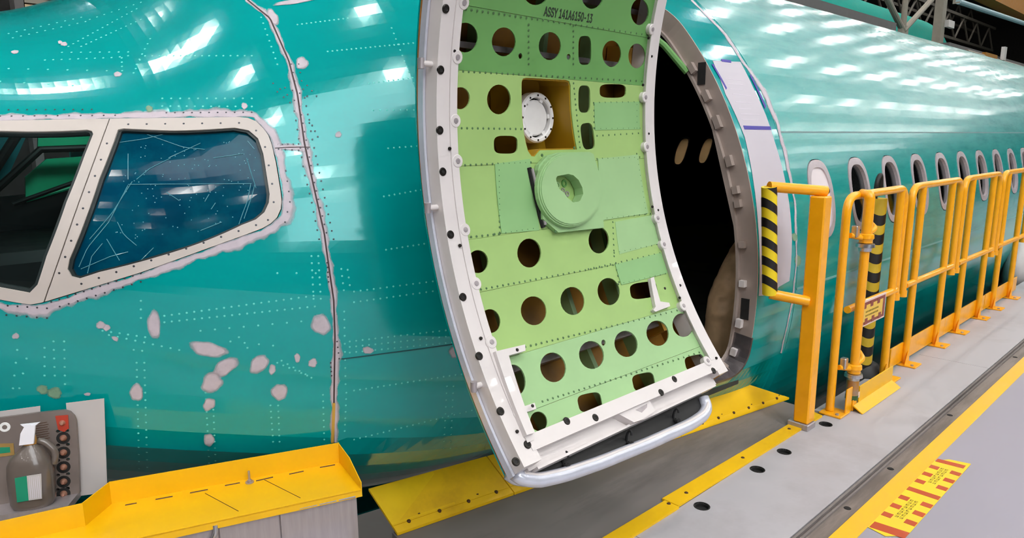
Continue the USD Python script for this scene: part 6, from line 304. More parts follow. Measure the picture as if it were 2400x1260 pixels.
"window_band":[[[.2149,.5612],[.2145,.5578],[.2139,.5524],[.2133,.5477],[.2127,.5427],[.2121,.5371],[.2116,.5336]],[[.2227,.561],[.2223,.5579],[.2217,.553],[.2212,.5487],[.2206,.5433],[.2198,.5371],[.2194,.5333]],[[.2312,.5662],[.2307,.5621],[.2298,.5554],[.2291,.5497],[.2286,.545],[.2279,.5397],[.2275,.5364]],[[.2397,.5716],[.2391,.5663],[.238,.5579],[.2371,.5507],[.2367,.5476],[.2363,.5441],[.236,.542]],[[.2472,.5687],[.2467,.5644],[.2458,.5576],[.2451,.5516],[.2445,.5473],[.2439,.5423],[.2435,.5392]],[[.255,.5677],[.2545,.5639],[.2537,.5578],[.2531,.5525],[.2522,.5462],[.2513,.539],[.2507,.5345]],[[.2635,.572],[.2629,.5673],[.2619,.5599],[.2611,.5534],[.2603,.5471],[.2593,.5399],[.2587,.5355]],[[.2715,.5722],[.2709,.5677],[.27,.5605],[.2691,.5543],[.2682,.5472],[.2671,.5391],[.2664,.534]],[[.2796,.5729],[.279,.5684],[.278,.5613],[.2772,.5551],[.2761,.5467],[.2748,.5371],[.274,.5312]],[[.2886,.5801],[.2878,.574],[.2864,.5643],[.2853,.5559],[.2843,.5489],[.2832,.5409],[.2826,.536]],[[.297,.5825],[.2961,.576],[.2946,.5657],[.2934,.5567],[.2926,.551],[.2917,.5446],[.2912,.5406]],[[.3045,.5778],[.3037,.5727],[.3025,.5645],[.3015,.5574],[.3006,.5507],[.2995,.543],[.2988,.5382]],[[.3125,.5771],[.3118,.5723],[.3107,.5647],[.3097,.5581],[.3087,.5512],[.3076,.5433],[.3069,.5384]],[[.3205,.5764],[.3199,.5719],[.3188,.5648],[.3179,.5587],[.317,.5524],[.3159,.5454],[.3153,.541]],[[.3279,.5707],[.3274,.5678],[.3267,.5631],[.3261,.559],[.3249,.5516],[.3236,.5432],[.3228,.538]],[[.336,.5704],[.3356,.5676],[.3348,.5632],[.3342,.5593],[.333,.5517],[.3317,.543],[.3309,.5377]],[[.345,.5753],[.3443,.5713],[.3433,.565],[.3424,.5594],[.3416,.5542],[.3407,.5483],[.3401,.5446]],[[.3531,.5745],[.3525,.5708],[.3515,.5647],[.3506,.5595],[.35,.5553],[.3492,.5505],[.3487,.5475]],[[.361,.5726],[.3605,.5693],[.3596,.564],[.3589,.5595],[.3581,.5549],[.3573,.5498],[.3568,.5465]],[[.3697,.5748],[.3691,.5709],[.368,.5647],[.3671,.5594],[.3665,.5558],[.3659,.5518],[.3654,.5493]],[[.3777,.5727],[.3771,.5693],[.3762,.5639],[.3754,.5592],[.3747,.5555],[.374,.5513],[.3736,.5487]],[[.3852,.5682],[.3848,.5659],[.3842,.5622],[.3836,.5589],[.3826,.5529],[.3814,.5461],[.3807,.5419]],[[.3941,.5711],[.3936,.5679],[.3927,.563],[.3919,.5586],[.3908,.5522],[.3896,.545],[.3888,.5404]],[[.4033,.5752],[.4025,.5709],[.4013,.5641],[.4002,.5582],[.3993,.5528],[.3982,.5467],[.3975,.5428]],[[.4116,.5746],[.4108,.5704],[.4096,.5636],[.4085,.5578],[.4074,.5517],[.4062,.5448],[.4054,.5405]],[[.4205,.5767],[.4195,.5718],[.4181,.564],[.4169,.5573],[.4157,.5511],[.4145,.5441],[.4137,.5398]],[[.4295,.5795],[.4284,.5738],[.4267,.5646],[.4252,.5567],[.4243,.5518],[.4233,.5462],[.4226,.5427]],[[.4371,.5748],[.4362,.5701],[.4348,.5626],[.4336,.5561],[.4325,.5501],[.4312,.5434],[.4304,.5392]],[[.4448,.57],[.444,.5663],[.4429,.5605],[.4419,.5554],[.4405,.5475],[.4388,.5387],[.4378,.5332]],[[.4535,.5709],[.4527,.5668],[.4514,.5603],[.4503,.5546],[.4489,.5473],[.4473,.5389],[.4464,.5337]],[[.4617,.5693],[.461,.5654],[.4598,.5593],[.4588,.5539],[.4574,.547],[.4559,.5391],[.455,.5341]],[[.4698,.5665],[.4692,.5632],[.4681,.5578],[.4672,.5531],[.4658,.5458],[.4641,.5374],[.4631,.5322]],[[.4791,.5694],[.4782,.5651],[.4768,.5583],[.4756,.5523],[.4745,.5466],[.4733,.5402],[.4725,.5361]],[[.4878,.5698],[.4869,.5652],[.4854,.5579],[.4841,.5515],[.4834,.5478],[.4825,.5435],[.482,.5409]],[[.4953,.5636],[.4946,.5603],[.4935,.5551],[.4926,.5506],[.4917,.5462],[.4907,.5412],[.4901,.5381]],[[.5035,.5609],[.5029,.5581],[.5019,.5536],[.5011,.5496],[.5001,.5448],[.499,.5393],[.4983,.5359]],[[.5122,.561],[.5116,.5579],[.5105,.553],[.5096,.5487],[.5088,.5445],[.5078,.5398],[.5072,.5369]],[[.5202,.557],[.5197,.5546],[.5189,.5509],[.5182,.5477],[.5171,.5427],[.5159,.5369],[.5152,.5334]],[[.529,.5569],[.5284,.5543],[.5275,.5502],[.5268,.5466],[.5255,.5409],[.5242,.5344],[.5233,.5303]],[[.5392,.563],[.5382,.5587],[.5367,.5517],[.5354,.5456],[.5345,.5414],[.5335,.5368],[.5328,.5338]],[[.5483,.564],[.5472,.5591],[.5455,.5513],[.544,.5445],[.5432,.541],[.5423,.537],[.5418,.5345]],[[.5567,.5616],[.5557,.557],[.554,.5497],[.5526,.5434],[.5516,.5387],[.5504,.5334],[.5497,.53]],[[.5662,.5636],[.5649,.5582],[.563,.5497],[.5613,.5422],[.5602,.5375],[.559,.5322],[.5583,.5288]],[[.5749,.5623],[.5737,.557],[.5717,.5485],[.57,.5411],[.5688,.5361],[.5676,.5304],[.5668,.5268]],[[.5826,.5565],[.5816,.5523],[.58,.5457],[.5787,.5399],[.5771,.5328],[.5752,.5248],[.5741,.5198]],[[.592,.5579],[.5909,.5531],[.589,.5454],[.5875,.5387],[.5857,.5312],[.5837,.5227],[.5825,.5174]],[[.6022,.5623],[.6007,.556],[.5983,.5461],[.5962,.5375],[.5948,.5314],[.5932,.5245],[.5922,.5202]],[[.6107,.5594],[.6093,.5536],[.607,.5443],[.605,.5362],[.6036,.5303],[.602,.5236],[.601,.5194]],[[.6195,.5576],[.6181,.5519],[.6158,.5428],[.6138,.5348],[.6124,.529],[.6109,.5225],[.6099,.5184]],[[.629,.5583],[.6274,.552],[.6248,.5419],[.6226,.5332],[.6216,.5289],[.6204,.524],[.6197,.521]],[[.6362,.5503],[.635,.5456],[.6331,.538],[.6314,.5314],[.6303,.527],[.6291,.522],[.6283,.5189]],[[.6433,.5414],[.6425,.5384],[.6413,.5336],[.6402,.5295],[.6388,.5238],[.6371,.5173],[.6361,.5132]],[[.6527,.5413],[.6517,.5378],[.6503,.5322],[.649,.5273],[.6477,.5223],[.6462,.5165],[.6452,.5129]],[[.6618,.5402],[.6608,.5364],[.6591,.5303],[.6577,.525],[.6567,.5209],[.6554,.5163],[.6547,.5133]],[[.6701,.536],[.6692,.5327],[.6678,.5273],[.6665,.5227],[.6653,.5183],[.664,.5133],[.6632,.5102]],[[.6803,.5385],[.679,.5339],[.677,.5266],[.6753,.5202],[.6743,.5167],[.6733,.5128],[.6726,.5103]],[[.6902,.5399],[.6887,.5343],[.6862,.5254],[.684,.5176],[.6835,.5155],[.6828,.513],[.6824,.5115]],[[.6977,.5325],[.6965,.5281],[.6945,.5211],[.6928,.515],[.692,.5119],[.691,.5083],[.6904,.506]],[[.7061,.5283],[.705,.5243],[.7032,.5179],[.7016,.5123],[.7004,.508],[.699,.5029],[.6982,.4998]],[[.716,.5293],[.7146,.5244],[.7124,.5165],[.7104,.5096],[.7092,.5054],[.7079,.5005],[.707,.4975]],[[.7245,.525],[.7232,.5205],[.7211,.5132],[.7192,.5069],[.7178,.5019],[.7162,.4962],[.7153,.4927]],[[.7335,.5226],[.7321,.518],[.7299,.5106],[.7281,.5041],[.7264,.4983],[.7245,.4916],[.7234,.4875]],[[.7444,.5267],[.7425,.5203],[.7395,.5102],[.7369,.5013],[.7356,.4966],[.734,.4912],[.7331,.4878]],[[.7537,.5248],[.7517,.5182],[.7485,.5077],[.7458,.4985],[.7447,.4946],[.7434,.49],[.7426,.4872]],[[.7611,.5169],[.7595,.5116],[.7569,.5031],[.7547,.4957],[.7533,.4909],[.7517,.4854],[.7508,.482]],[[.7698,.5133],[.7683,.5082],[.7658,.5001],[.7637,.4929],[.7623,.4881],[.7607,.4826],[.7597,.4792]],[[.7783,.5087],[.7769,.5041],[.7746,.4967],[.7727,.4902],[.7713,.4857],[.7698,.4806],[.7689,.4775]],[[.7854,.4998],[.7845,.4967],[.783,.4917],[.7817,.4874],[.7801,.4821],[.7782,.4759],[.7771,.4721]],[[.7945,.497],[.7935,.4939],[.792,.489],[.7907,.4847],[.7891,.4794],[.7873,.4732],[.7861,.4694]],[[.8048,.4984],[.8036,.4943],[.8015,.4878],[.7998,.4821],[.7987,.4784],[.7974,.4741],[.7966,.4715]],[[.8142,.4938],[.8129,.4902],[.8108,.4845],[.8089,.4794],[.8078,.4764],[.8065,.4729],[.8057,.4707]],[[.8235,.4879],[.822,.4849],[.8197,.48],[.8176,.4758],[.8162,.4728],[.8145,.4694],[.8135,.4672]],[[.8334,.4849],[.8316,.4815],[.8286,.4761],[.826,.4714],[.8249,.4692],[.8235,.4668],[.8227,.4652]],[[.8426,.4766],[.8405,.4742],[.8373,.4703],[.8345,.467],[.8328,.465],[.8308,.4627],[.8296,.4612]],[[.8468,.4642],[.8451,.463],[.8423,.4612],[.8399,.4596],[.8364,.4574],[.8325,.4548],[.83,.4531]],[[.8542,.4567],[.8517,.4553],[.8476,.4531],[.8441,.4512],[.8404,.4491],[.8362,.4468],[.8336,.4454]],[[.8618,.45],[.8585,.4482],[.8531,.4453],[.8484,.4428],[.8452,.4411],[.8417,.4391],[.8395,.4379]],[[.8661,.4409],[.8627,.4393],[.8573,.4367],[.8525,.4344],[.8488,.4326],[.8446,.4306],[.8419,.4293]],[[.8726,.433],[.8684,.4312],[.8617,.4283],[.8559,.4257],[.8522,.4241],[.848,.4223],[.8453,.4211]],[[.8791,.4258],[.8741,.4236],[.8662,.4202],[.8594,.4171],[.8564,.4158],[.853,.4143],[.8509,.4134]],[[.8796,.416],[.8754,.4142],[.8687,.4112],[.8629,.4086],[.859,.4069],[.8547,.405],[.8519,.4038]],[[.8817,.4038],[.8779,.4029],[.8718,.4015],[.8664,.4002],[.861,.399],[.8549,.3976],[.851,.3967]],[[.8839,.3916],[.8794,.3914],[.8722,.3911],[.8659,.3909],[.8607,.3908],[.8548,.3906],[.8511,.3905]],[[.8827,.3823],[.8783,.3821],[.8714,.3819],[.8653,.3816],[.8602,.3815],[.8543,.3813],[.8506,.3812]],[[.8809,.3731],[.8768,.3729],[.8704,.3726],[.8648,.3724],[.8593,.3722],[.853,.372],[.849,.3718]],[[.8854,.3642],[.8801,.3639],[.8716,.3635],[.8643,.3632],[.8601,.363],[.8552,.3628],[.8522,.3627]],[[.886,.3548],[.8805,.3546],[.8716,.3543],[.8639,.354],[.8609,.3539],[.8575,.3538],[.8554,.3537]],[[.8792,.3452],[.8752,.3451],[.8688,.345],[.8632,.3448],[.8597,.3448],[.8556,.3447],[.8531,.3446]],[[.877,.3361],[.8734,.336],[.8675,.3358],[.8625,.3357],[.8588,.3356],[.8546,.3355],[.852,.3355]],[[.877,.3271],[.8732,.3269],[.8671,.3267],[.8618,.3266],[.8586,.3265],[.855,.3264],[.8528,.3263]],[[.8722,.3179],[.8694,.3178],[.865,.3176],[.8612,.3175],[.8573,.3173],[.8529,.3172],[.8501,.3171]],[[.8735,.3089],[.8703,.3088],[.8651,.3086],[.8606,.3084],[.8564,.3082],[.8516,.3081],[.8486,.3079]],[[.8825,.3004],[.8768,.3001],[.8679,.2997],[.8601,.2993],[.8572,.2992],[.8539,.2991],[.8518,.299]],[[.8841,.2916],[.8779,.2913],[.8681,.2907],[.8596,.2903],[.8571,.2902],[.8542,.29],[.8524,.29]],[[.8825,.2826],[.8767,.2823],[.8673,.2817],[.8591,.2813],[.8558,.2811],[.852,.2809],[.8496,.2808]],[[.8872,.2741],[.88,.2736],[.8686,.2729],[.8587,.2723],[.8555,.2721],[.8518,.2719],[.8495,.2717]],[[.8862,.2646],[.8792,.2643],[.8681,.2637],[.8584,.2633],[.8548,.2631],[.8506,.2629],[.8481,.2628]],[[.8794,.2528],[.8739,.2531],[.8652,.2538],[.8576,.2543],[.8524,.2547],[.8465,.2552],[.8428,.2555]],[[.881,.2409],[.8744,.242],[.8639,.2439],[.8547,.2455],[.8494,.2465],[.8433,.2476],[.8395,.2484]],[[.8852,.231],[.8768,.2324],[.8634,.2346],[.8518,.2367],[.8474,.2374],[.8424,.2384],[.8392,.2389]],[[.8797,.2227],[.872,.2239],[.8597,.226],[.849,.2278],[.8445,.2286],[.8393,.2295],[.836,.2301]],[[.8742,.2071],[.8671,.21],[.8559,.2147],[.8462,.2189],[.8422,.2206],[.8377,.2226],[.8348,.2239]],[[.8616,.1901],[.8561,.1956],[.8473,.2044],[.8397,.2122],[.8375,.2145],[.8349,.2171],[.8333,.2188]],[[.8457,.1883],[.8421,.1928],[.8365,.2],[.8316,.2063],[.8294,.2091],[.827,.2123],[.8255,.2143]],[[.8329,.1884],[.8305,.1914],[.8268,.1962],[.8235,.2004],[.8208,.2039],[.8177,.208],[.8158,.2106]],[[.8252,.1798],[.8228,.1834],[.8189,.1893],[.8155,.1944],[.8134,.1977],[.8109,.2015],[.8094,.2039]],[[.8136,.173],[.8119,.1771],[.8093,.1837],[.807,.1895],[.8058,.1926],[.8044,.1962],[.8035,.1984]],[[.8017,.1711],[.8007,.1749],[.7991,.1809],[.7977,.1862],[.7968,.1897],[.7958,.1937],[.7951,.1962]],[[.794,.162],[.7926,.1672],[.7904,.1755],[.7885,.1828],[.7878,.1855],[.787,.1885],[.7865,.1904]],[[.7856,.1557],[.784,.1616],[.7815,.1711],[.7793,.1794],[.7789,.1811],[.7784,.183],[.7781,.1842]],[[.7747,.1584],[.7736,.1628],[.7717,.1698],[.7701,.176],[.7695,.1785],[.7688,.1814],[.7683,.1832]],[[.7651,.1561],[.764,.1602],[.7624,.1667],[.761,.1725],[.7602,.1759],[.7593,.1797],[.7587,.1822]],[[.7561,.1492],[.755,.1541],[.7533,.1621],[.7519,.1691],[.7512,.1725],[.7505,.1763],[.75,.1786]],[[.746,.148],[.7452,.1525],[.7439,.1598],[.7427,.1661],[.742,.1703],[.7412,.175],[.7407,.178]],[[.7371,.1435],[.7362,.1484],[.7348,.1563],[.7336,.1631],[.7327,.168],[.7318,.1736],[.7312,.1771]],[[.7295,.1324],[.7282,.1393],[.7262,.1503],[.7245,.16],[.7238,.1639],[.723,.1685],[.7225,.1713]],[[.7206,.1285],[.7192,.1356],[.7172,.1469],[.7154,.1568],[.7148,.1604],[.7141,.1644],[.7137,.1669]],[[.7106,.1301],[.7095,.136],[.7078,.1454],[.7064,.1536],[.7056,.1581],[.7048,.1631],[.7042,.1663]],[[.7016,.1268],[.7005,.1327],[.6989,.1421],[.6974,.1503],[.6966,.1548],[.6958,.1599],[.6952,.1631]],[[.6923,.1255],[.6913,.1309],[.6898,.1394],[.6885,.1469],[.6877,.1513],[.6869,.1563],[.6864,.1595]],[[.6822,.1286],[.6815,.1324],[.6805,.1383],[.6796,.1435],[.6786,.149],[.6776,.1553],[.6769,.1592]],[[.6734,.1242],[.6727,.1282],[.6716,.1345],[.6707,.14],[.6698,.1455],[.6687,.1517],[.6681,.1556]],[[.6654,.1162],[.6645,.1212],[.6631,.1293],[.6618,.1364],[.6612,.1403],[.6604,.1448],[.66,.1475]],[[.6561,.115],[.6553,.1194],[.6541,.1265],[.653,.1328],[.6524,.1362],[.6518,.1402],[.6514,.1427]],[[.6471,.1129],[.6464,.1169],[.6452,.1234],[.6443,.1291],[.6437,.1325],[.643,.1364],[.6426,.1389]],[[.6387,.1071],[.6379,.1116],[.6366,.1189],[.6355,.1253],[.6351,.1277],[.6346,.1305],[.6343,.1323]],[[.6293,.1075],[.6286,.111],[.6277,.1165],[.6268,.1214],[.6264,.1241],[.6258,.1272],[.6255,.1292]],[[.6198,.1084],[.6194,.1106],[.6187,.1143],[.6182,.1174],[.6174,.1216],[.6166,.1263],[.6161,.1293]],[[.6119,.1002],[.6113,.1035],[.6103,.1088],[.6095,.1134],[.6089,.1174],[.6081,.122],[.6076,.1248]],[[.6039,.0926],[.6032,.0967],[.602,.1034],[.601,.1093],[.6004,.1127],[.5997,.1166],[.5993,.119]],[[.5953,.0888],[.5946,.0929],[.5934,.0994],[.5924,.1051],[.5917,.1091],[.5909,.1137],[.5904,.1166]],[[.5875,.0803],[.5866,.0855],[.5851,.0937],[.5839,.1009],[.5832,.1047],[.5825,.109],[.582,.1117]],[[.5796,.0728],[.5786,.0788],[.5769,.0883],[.5754,.0967],[.5749,.0997],[.5743,.1031],[.5739,.1053]],[[.5703,.0734],[.5695,.0781],[.5681,.0857],[.567,.0924],[.5663,.0965],[.5655,.1013],[.5649,.1043]],[[.5614,.0717],[.5607,.0758],[.5596,.0823],[.5586,.088],[.5576,.0936],[.5566,.0999],[.5559,.1039]],[[.5535,.0652],[.5526,.0698],[.5513,.0772],[.5502,.0836],[.5493,.0889],[.5483,.095],[.5477,.0988]],[[.5448,.0625],[.5441,.0667],[.5429,.0733],[.5419,.0792],[.541,.0847],[.5399,.0911],[.5392,.0951]],[[.5363,.0594],[.5356,.0632],[.5345,.0693],[.5336,.0747],[.5326,.0807],[.5314,.0876],[.5307,.0919]],[[.5287,.0508],[.5279,.0556],[.5265,.0634],[.5254,.0701],[.5246,.0748],[.5237,.0801],[.5231,.0834]],[[.5205,.0461],[.5196,.0509],[.5183,.0587],[.5171,.0656],[.5165,.069],[.5159,.073],[.5154,.0755]],[[.5114,.0467],[.5108,.0503],[.5098,.056],[.5089,.0609],[.5082,.0651],[.5074,.0698],[.5069,.0728]],[[.503,.0431],[.5025,.0464],[.5015,.0517],[.5008,.0563],[.5001,.0604],[.4993,.0652],[.4988,.0682]],[[.4946,.0386],[.4941,.0419],[.4933,.047],[.4926,.0516],[.4921,.0552],[.4915,.0594],[.4911,.062]],[[.4856,.0386],[.4853,.0408],[.4848,.0443],[.4844,.0473],[.4839,.0519],[.4832,.0571],[.4828,.0604]],[[.4776,.0327],[.4773,.0353],[.4767,.0394],[.4763,.0431],[.4757,.0478],[.475,.0532],[.4746,.0566]],[[.4704,.0216],[.4698,.0259],[.4689,.0328],[.4681,.0388],[.4677,.0419],[.4673,.0455],[.467,.0477]],[[.4623,.0168],[.4617,.0212],[.4608,.0283],[.46,.0345],[.4597,.0373],[.4593,.0405],[.459,.0425]],[[.4541,.0132],[.4536,.0175],[.4527,.0242],[.4519,.0301],[.4515,.0337],[.451,.0378],[.4507,.0403]],[[.4466,.0049],[.4459,.0101],[.4448,.0185],[.4439,.0257],[.4435,.0291],[.443,.0328],[.4427,.0352]],[[.4384,.0012],[.4378,.0062],[.4367,.0143],[.4358,.0213],[.4354,.0252],[.4348,.0297],[.4345,.0325]],[[.4299,.0004],[.4294,.0045],[.4286,.0111],[.4278,.0169],[.4271,.0228],[.4263,.0295],[.4257,.0337]],[[.4227,-.005],[.422,-.0021],[.4208,.0047],[.4198,.0124],[.4191,.0185],[.4182,.0255],[.4177,.0299]],[[.4155,-.0107],[.4146,-.007],[.4131,-.0011],[.4119,.0079],[.4112,.0131],[.4105,.0191],[.41,.0228]],[[.4075,-.0126],[.4066,-.009],[.4051,-.0033],[.4039,.0034],[.4032,.009],[.4024,.0154],[.4019,.0194]],[[.3999,-.0164],[.3989,-.0124],[.3973,-.0061],[.396,-.0006],[.3953,.0043],[.3945,.0105],[.3941,.0144]],[[.3927,-.0204],[.3915,-.016],[.3897,-.009],[.3881,-.0029],[.3875,-.0007],[.3869,.0034],[.3865,.0065]],[[.3839,-.0187],[.383,-.0153],[.3815,-.01],[.3802,-.0053],[.3795,-.0028],[.3787,-.0],[.3782,.0035]],[[.3751,-.0176],[.3744,-.0151],[.3733,-.0112],[.3723,-.0077],[.3715,-.0047],[.3705,-.0012],[.3699,.0021]],[[.3677,-.0218],[.3669,-.0189],[.3656,-.0142],[.3645,-.0102],[.3638,-.0075],[.3629,-.0044],[.3624,-.0025]],[[.3598,-.0238],[.359,-.021],[.3578,-.0165],[.3567,-.0126],[.356,-.0103],[.3553,-.0076],[.3548,-.0059]],[[.3516,-.025],[.3509,-.0225],[.3498,-.0185],[.3489,-.0151],[.3482,-.0126],[.3474,-.0098],[.347,-.008]],[[.3449,-.0314],[.3439,-.0279],[.3424,-.0223],[.3411,-.0175],[.3406,-.0157],[.3401,-.0137],[.3397,-.0124]],[[.3375,-.0354],[.3364,-.0315],[.3348,-.0253],[.3333,-.0199],[.333,-.0188],[.3327,-.0175],[.3324,-.0167]],[[.3286,-.0336],[.3278,-.0308],[.3266,-.0262],[.3255,-.0223],[.3251,-.0206],[.3246,-.0187],[.3243,-.0176]],[[.3207,-.0358],[.32,-.033],[.3188,-.0286],[.3178,-.0247],[.3172,-.0226],[.3166,-.0202],[.3162,-.0188]],[[.3136,-.0406],[.3127,-.0372],[.3113,-.0318],[.31,-.0271],[.3095,-.0251],[.3089,-.0229],[.3085,-.0215]],[[.3053,-.0417],[.3045,-.0386],[.3033,-.0337],[.3023,-.0295],[.3017,-.0269],[.301,-.0241],[.3005,-.0223]],[[.2968,-.0465],[.2963,-.0428],[.2953,-.0369],[.2945,-.0317],[.2941,-.0287],[.2936,-.0253],[.2932,-.0232]],[[.2885,-.0554],[.2881,-.0498],[.2873,-.041],[.2867,-.0333],[.2865,-.031],[.2863,-.0283],[.2862,-.0266]],[[.2807,-.0574],[.2802,-.0517],[.2795,-.0427],[.2789,-.0349],[.2787,-.0327],[.2785,-.0302],[.2784,-.0287]],[[.2726,-.0558],[.2722,-.051],[.2716,-.0432],[.2711,-.0365],[.2708,-.0337],[.2706,-.0305],[.2704,-.0285]],[[.2626,-.0586],[.2628,-.0535],[.263,-.0452],[.2633,-.0381],[.2634,-.0352],[.2635,-.032],[.2635,-.03]],[[.2518,-.0572],[.2527,-.0525],[.2543,-.045],[.2556,-.0385],[.2562,-.0356],[.2569,-.0323],[.2573,-.0302]],[[.2445,-.0515],[.2454,-.0482],[.2468,-.0429],[.248,-.0384],[.249,-.0346],[.2501,-.0304],[.2508,-.0278]],[[.2366,-.0526],[.2375,-.049],[.2391,-.0432],[.2404,-.0382],[.2414,-.0346],[.2425,-.0304],[.2432,-.0279]],[[.2282,-.0556],[.2293,-.0512],[.2312,-.0441],[.2329,-.038],[.2336,-.0354],[.2344,-.0323],[.2349,-.0305]],[[.2213,-.0528],[.2223,-.0491],[.2239,-.0431],[.2253,-.0378],[.226,-.0354],[.2267,-.0326],[.2272,-.0308]],[[.2136,-.0515],[.2147,-.048],[.2163,-.0424],[.2178,-.0376],[.2185,-.0353],[.2193,-.0326],[.2198,-.031]],[[.2054,-.052],[.2067,-.0483],[.2087,-.0423],[.2104,-.0371],[.2109,-.0354],[.2116,-.0336],[.2119,-.0324]],[[.1995,-.0471],[.2004,-.0445],[.2018,-.0402],[.203,-.0365],[.2036,-.0347],[.2043,-.0326],[.2048,-.0313]],[[.1934,-.0428],[.1939,-.0411],[.1948,-.0384],[.1956,-.036],[.1965,-.0334],[.1975,-.0304],[.1982,-.0285]],[[.185,-.0453],[.1858,-.0429],[.1871,-.0389],[.1883,-.0355],[.1891,-.0331],[.19,-.0303],[.1906,-.0286]],[[.177,-.0468],[.1779,-.0438],[.1795,-.0391],[.1809,-.0349],[.1816,-.0329],[.1824,-.0306],[.1829,-.0291]],[[.1697,-.046],[.1707,-.0431],[.1723,-.0384],[.1736,-.0344],[.1744,-.032],[.1753,-.0293],[.1759,-.0276]],[[.1612,-.0492],[.1624,-.0453],[.1645,-.0392],[.1663,-.0339],[.167,-.0318],[.1678,-.0293],[.1683,-.0278]],[[.1531,-.0508],[.1546,-.0464],[.157,-.0394],[.159,-.0333],[.1596,-.0317],[.1602,-.0297],[.1606,-.0286]],[[.1471,-.0465],[.1483,-.0431],[.1501,-.0376],[.1517,-.0328],[.1526,-.0303],[.1535,-.0275],[.1541,-.0257]],[[.1403,-.0447],[.1413,-.0416],[.143,-.0366],[.1445,-.0322],[.1456,-.029],[.1468,-.0253],[.1476,-.023]]],
"cross_band":[[[.869,.39],[.8681,.387],[.8667,.3821],[.8654,.3779],[.8645,.3748],[.8635,.3712],[.8629,.369]],[[.8789,.3877],[.878,.3848],[.8766,.3802],[.8754,.3762],[.8749,.3743],[.8742,.3721],[.8738,.3707]],[[.8899,.3893],[.8888,.3856],[.8871,.3797],[.8855,.3746],[.885,.3727],[.8843,.3705],[.8839,.3691]],[[.9001,.3878],[.899,.3841],[.8972,.3782],[.8957,.373],[.8947,.3699],[.8937,.3664],[.893,.3641]],[[.9092,.3827],[.9084,.3799],[.907,.3754],[.9059,.3716],[.9049,.3682],[.9037,.3644],[.903,.362]],[[.9192,.3802],[.9184,.3777],[.9172,.3737],[.9162,.3702],[.9151,.3665],[.9138,.3623],[.913,.3597]],[[.9293,.378],[.9286,.3758],[.9275,.3721],[.9265,.369],[.925,.364],[.9233,.3584],[.9223,.3549]],[[.9387,.3735],[.9383,.3721],[.9376,.3698],[.937,.3678],[.9355,.363],[.9338,.3575],[.9328,.3541]]],
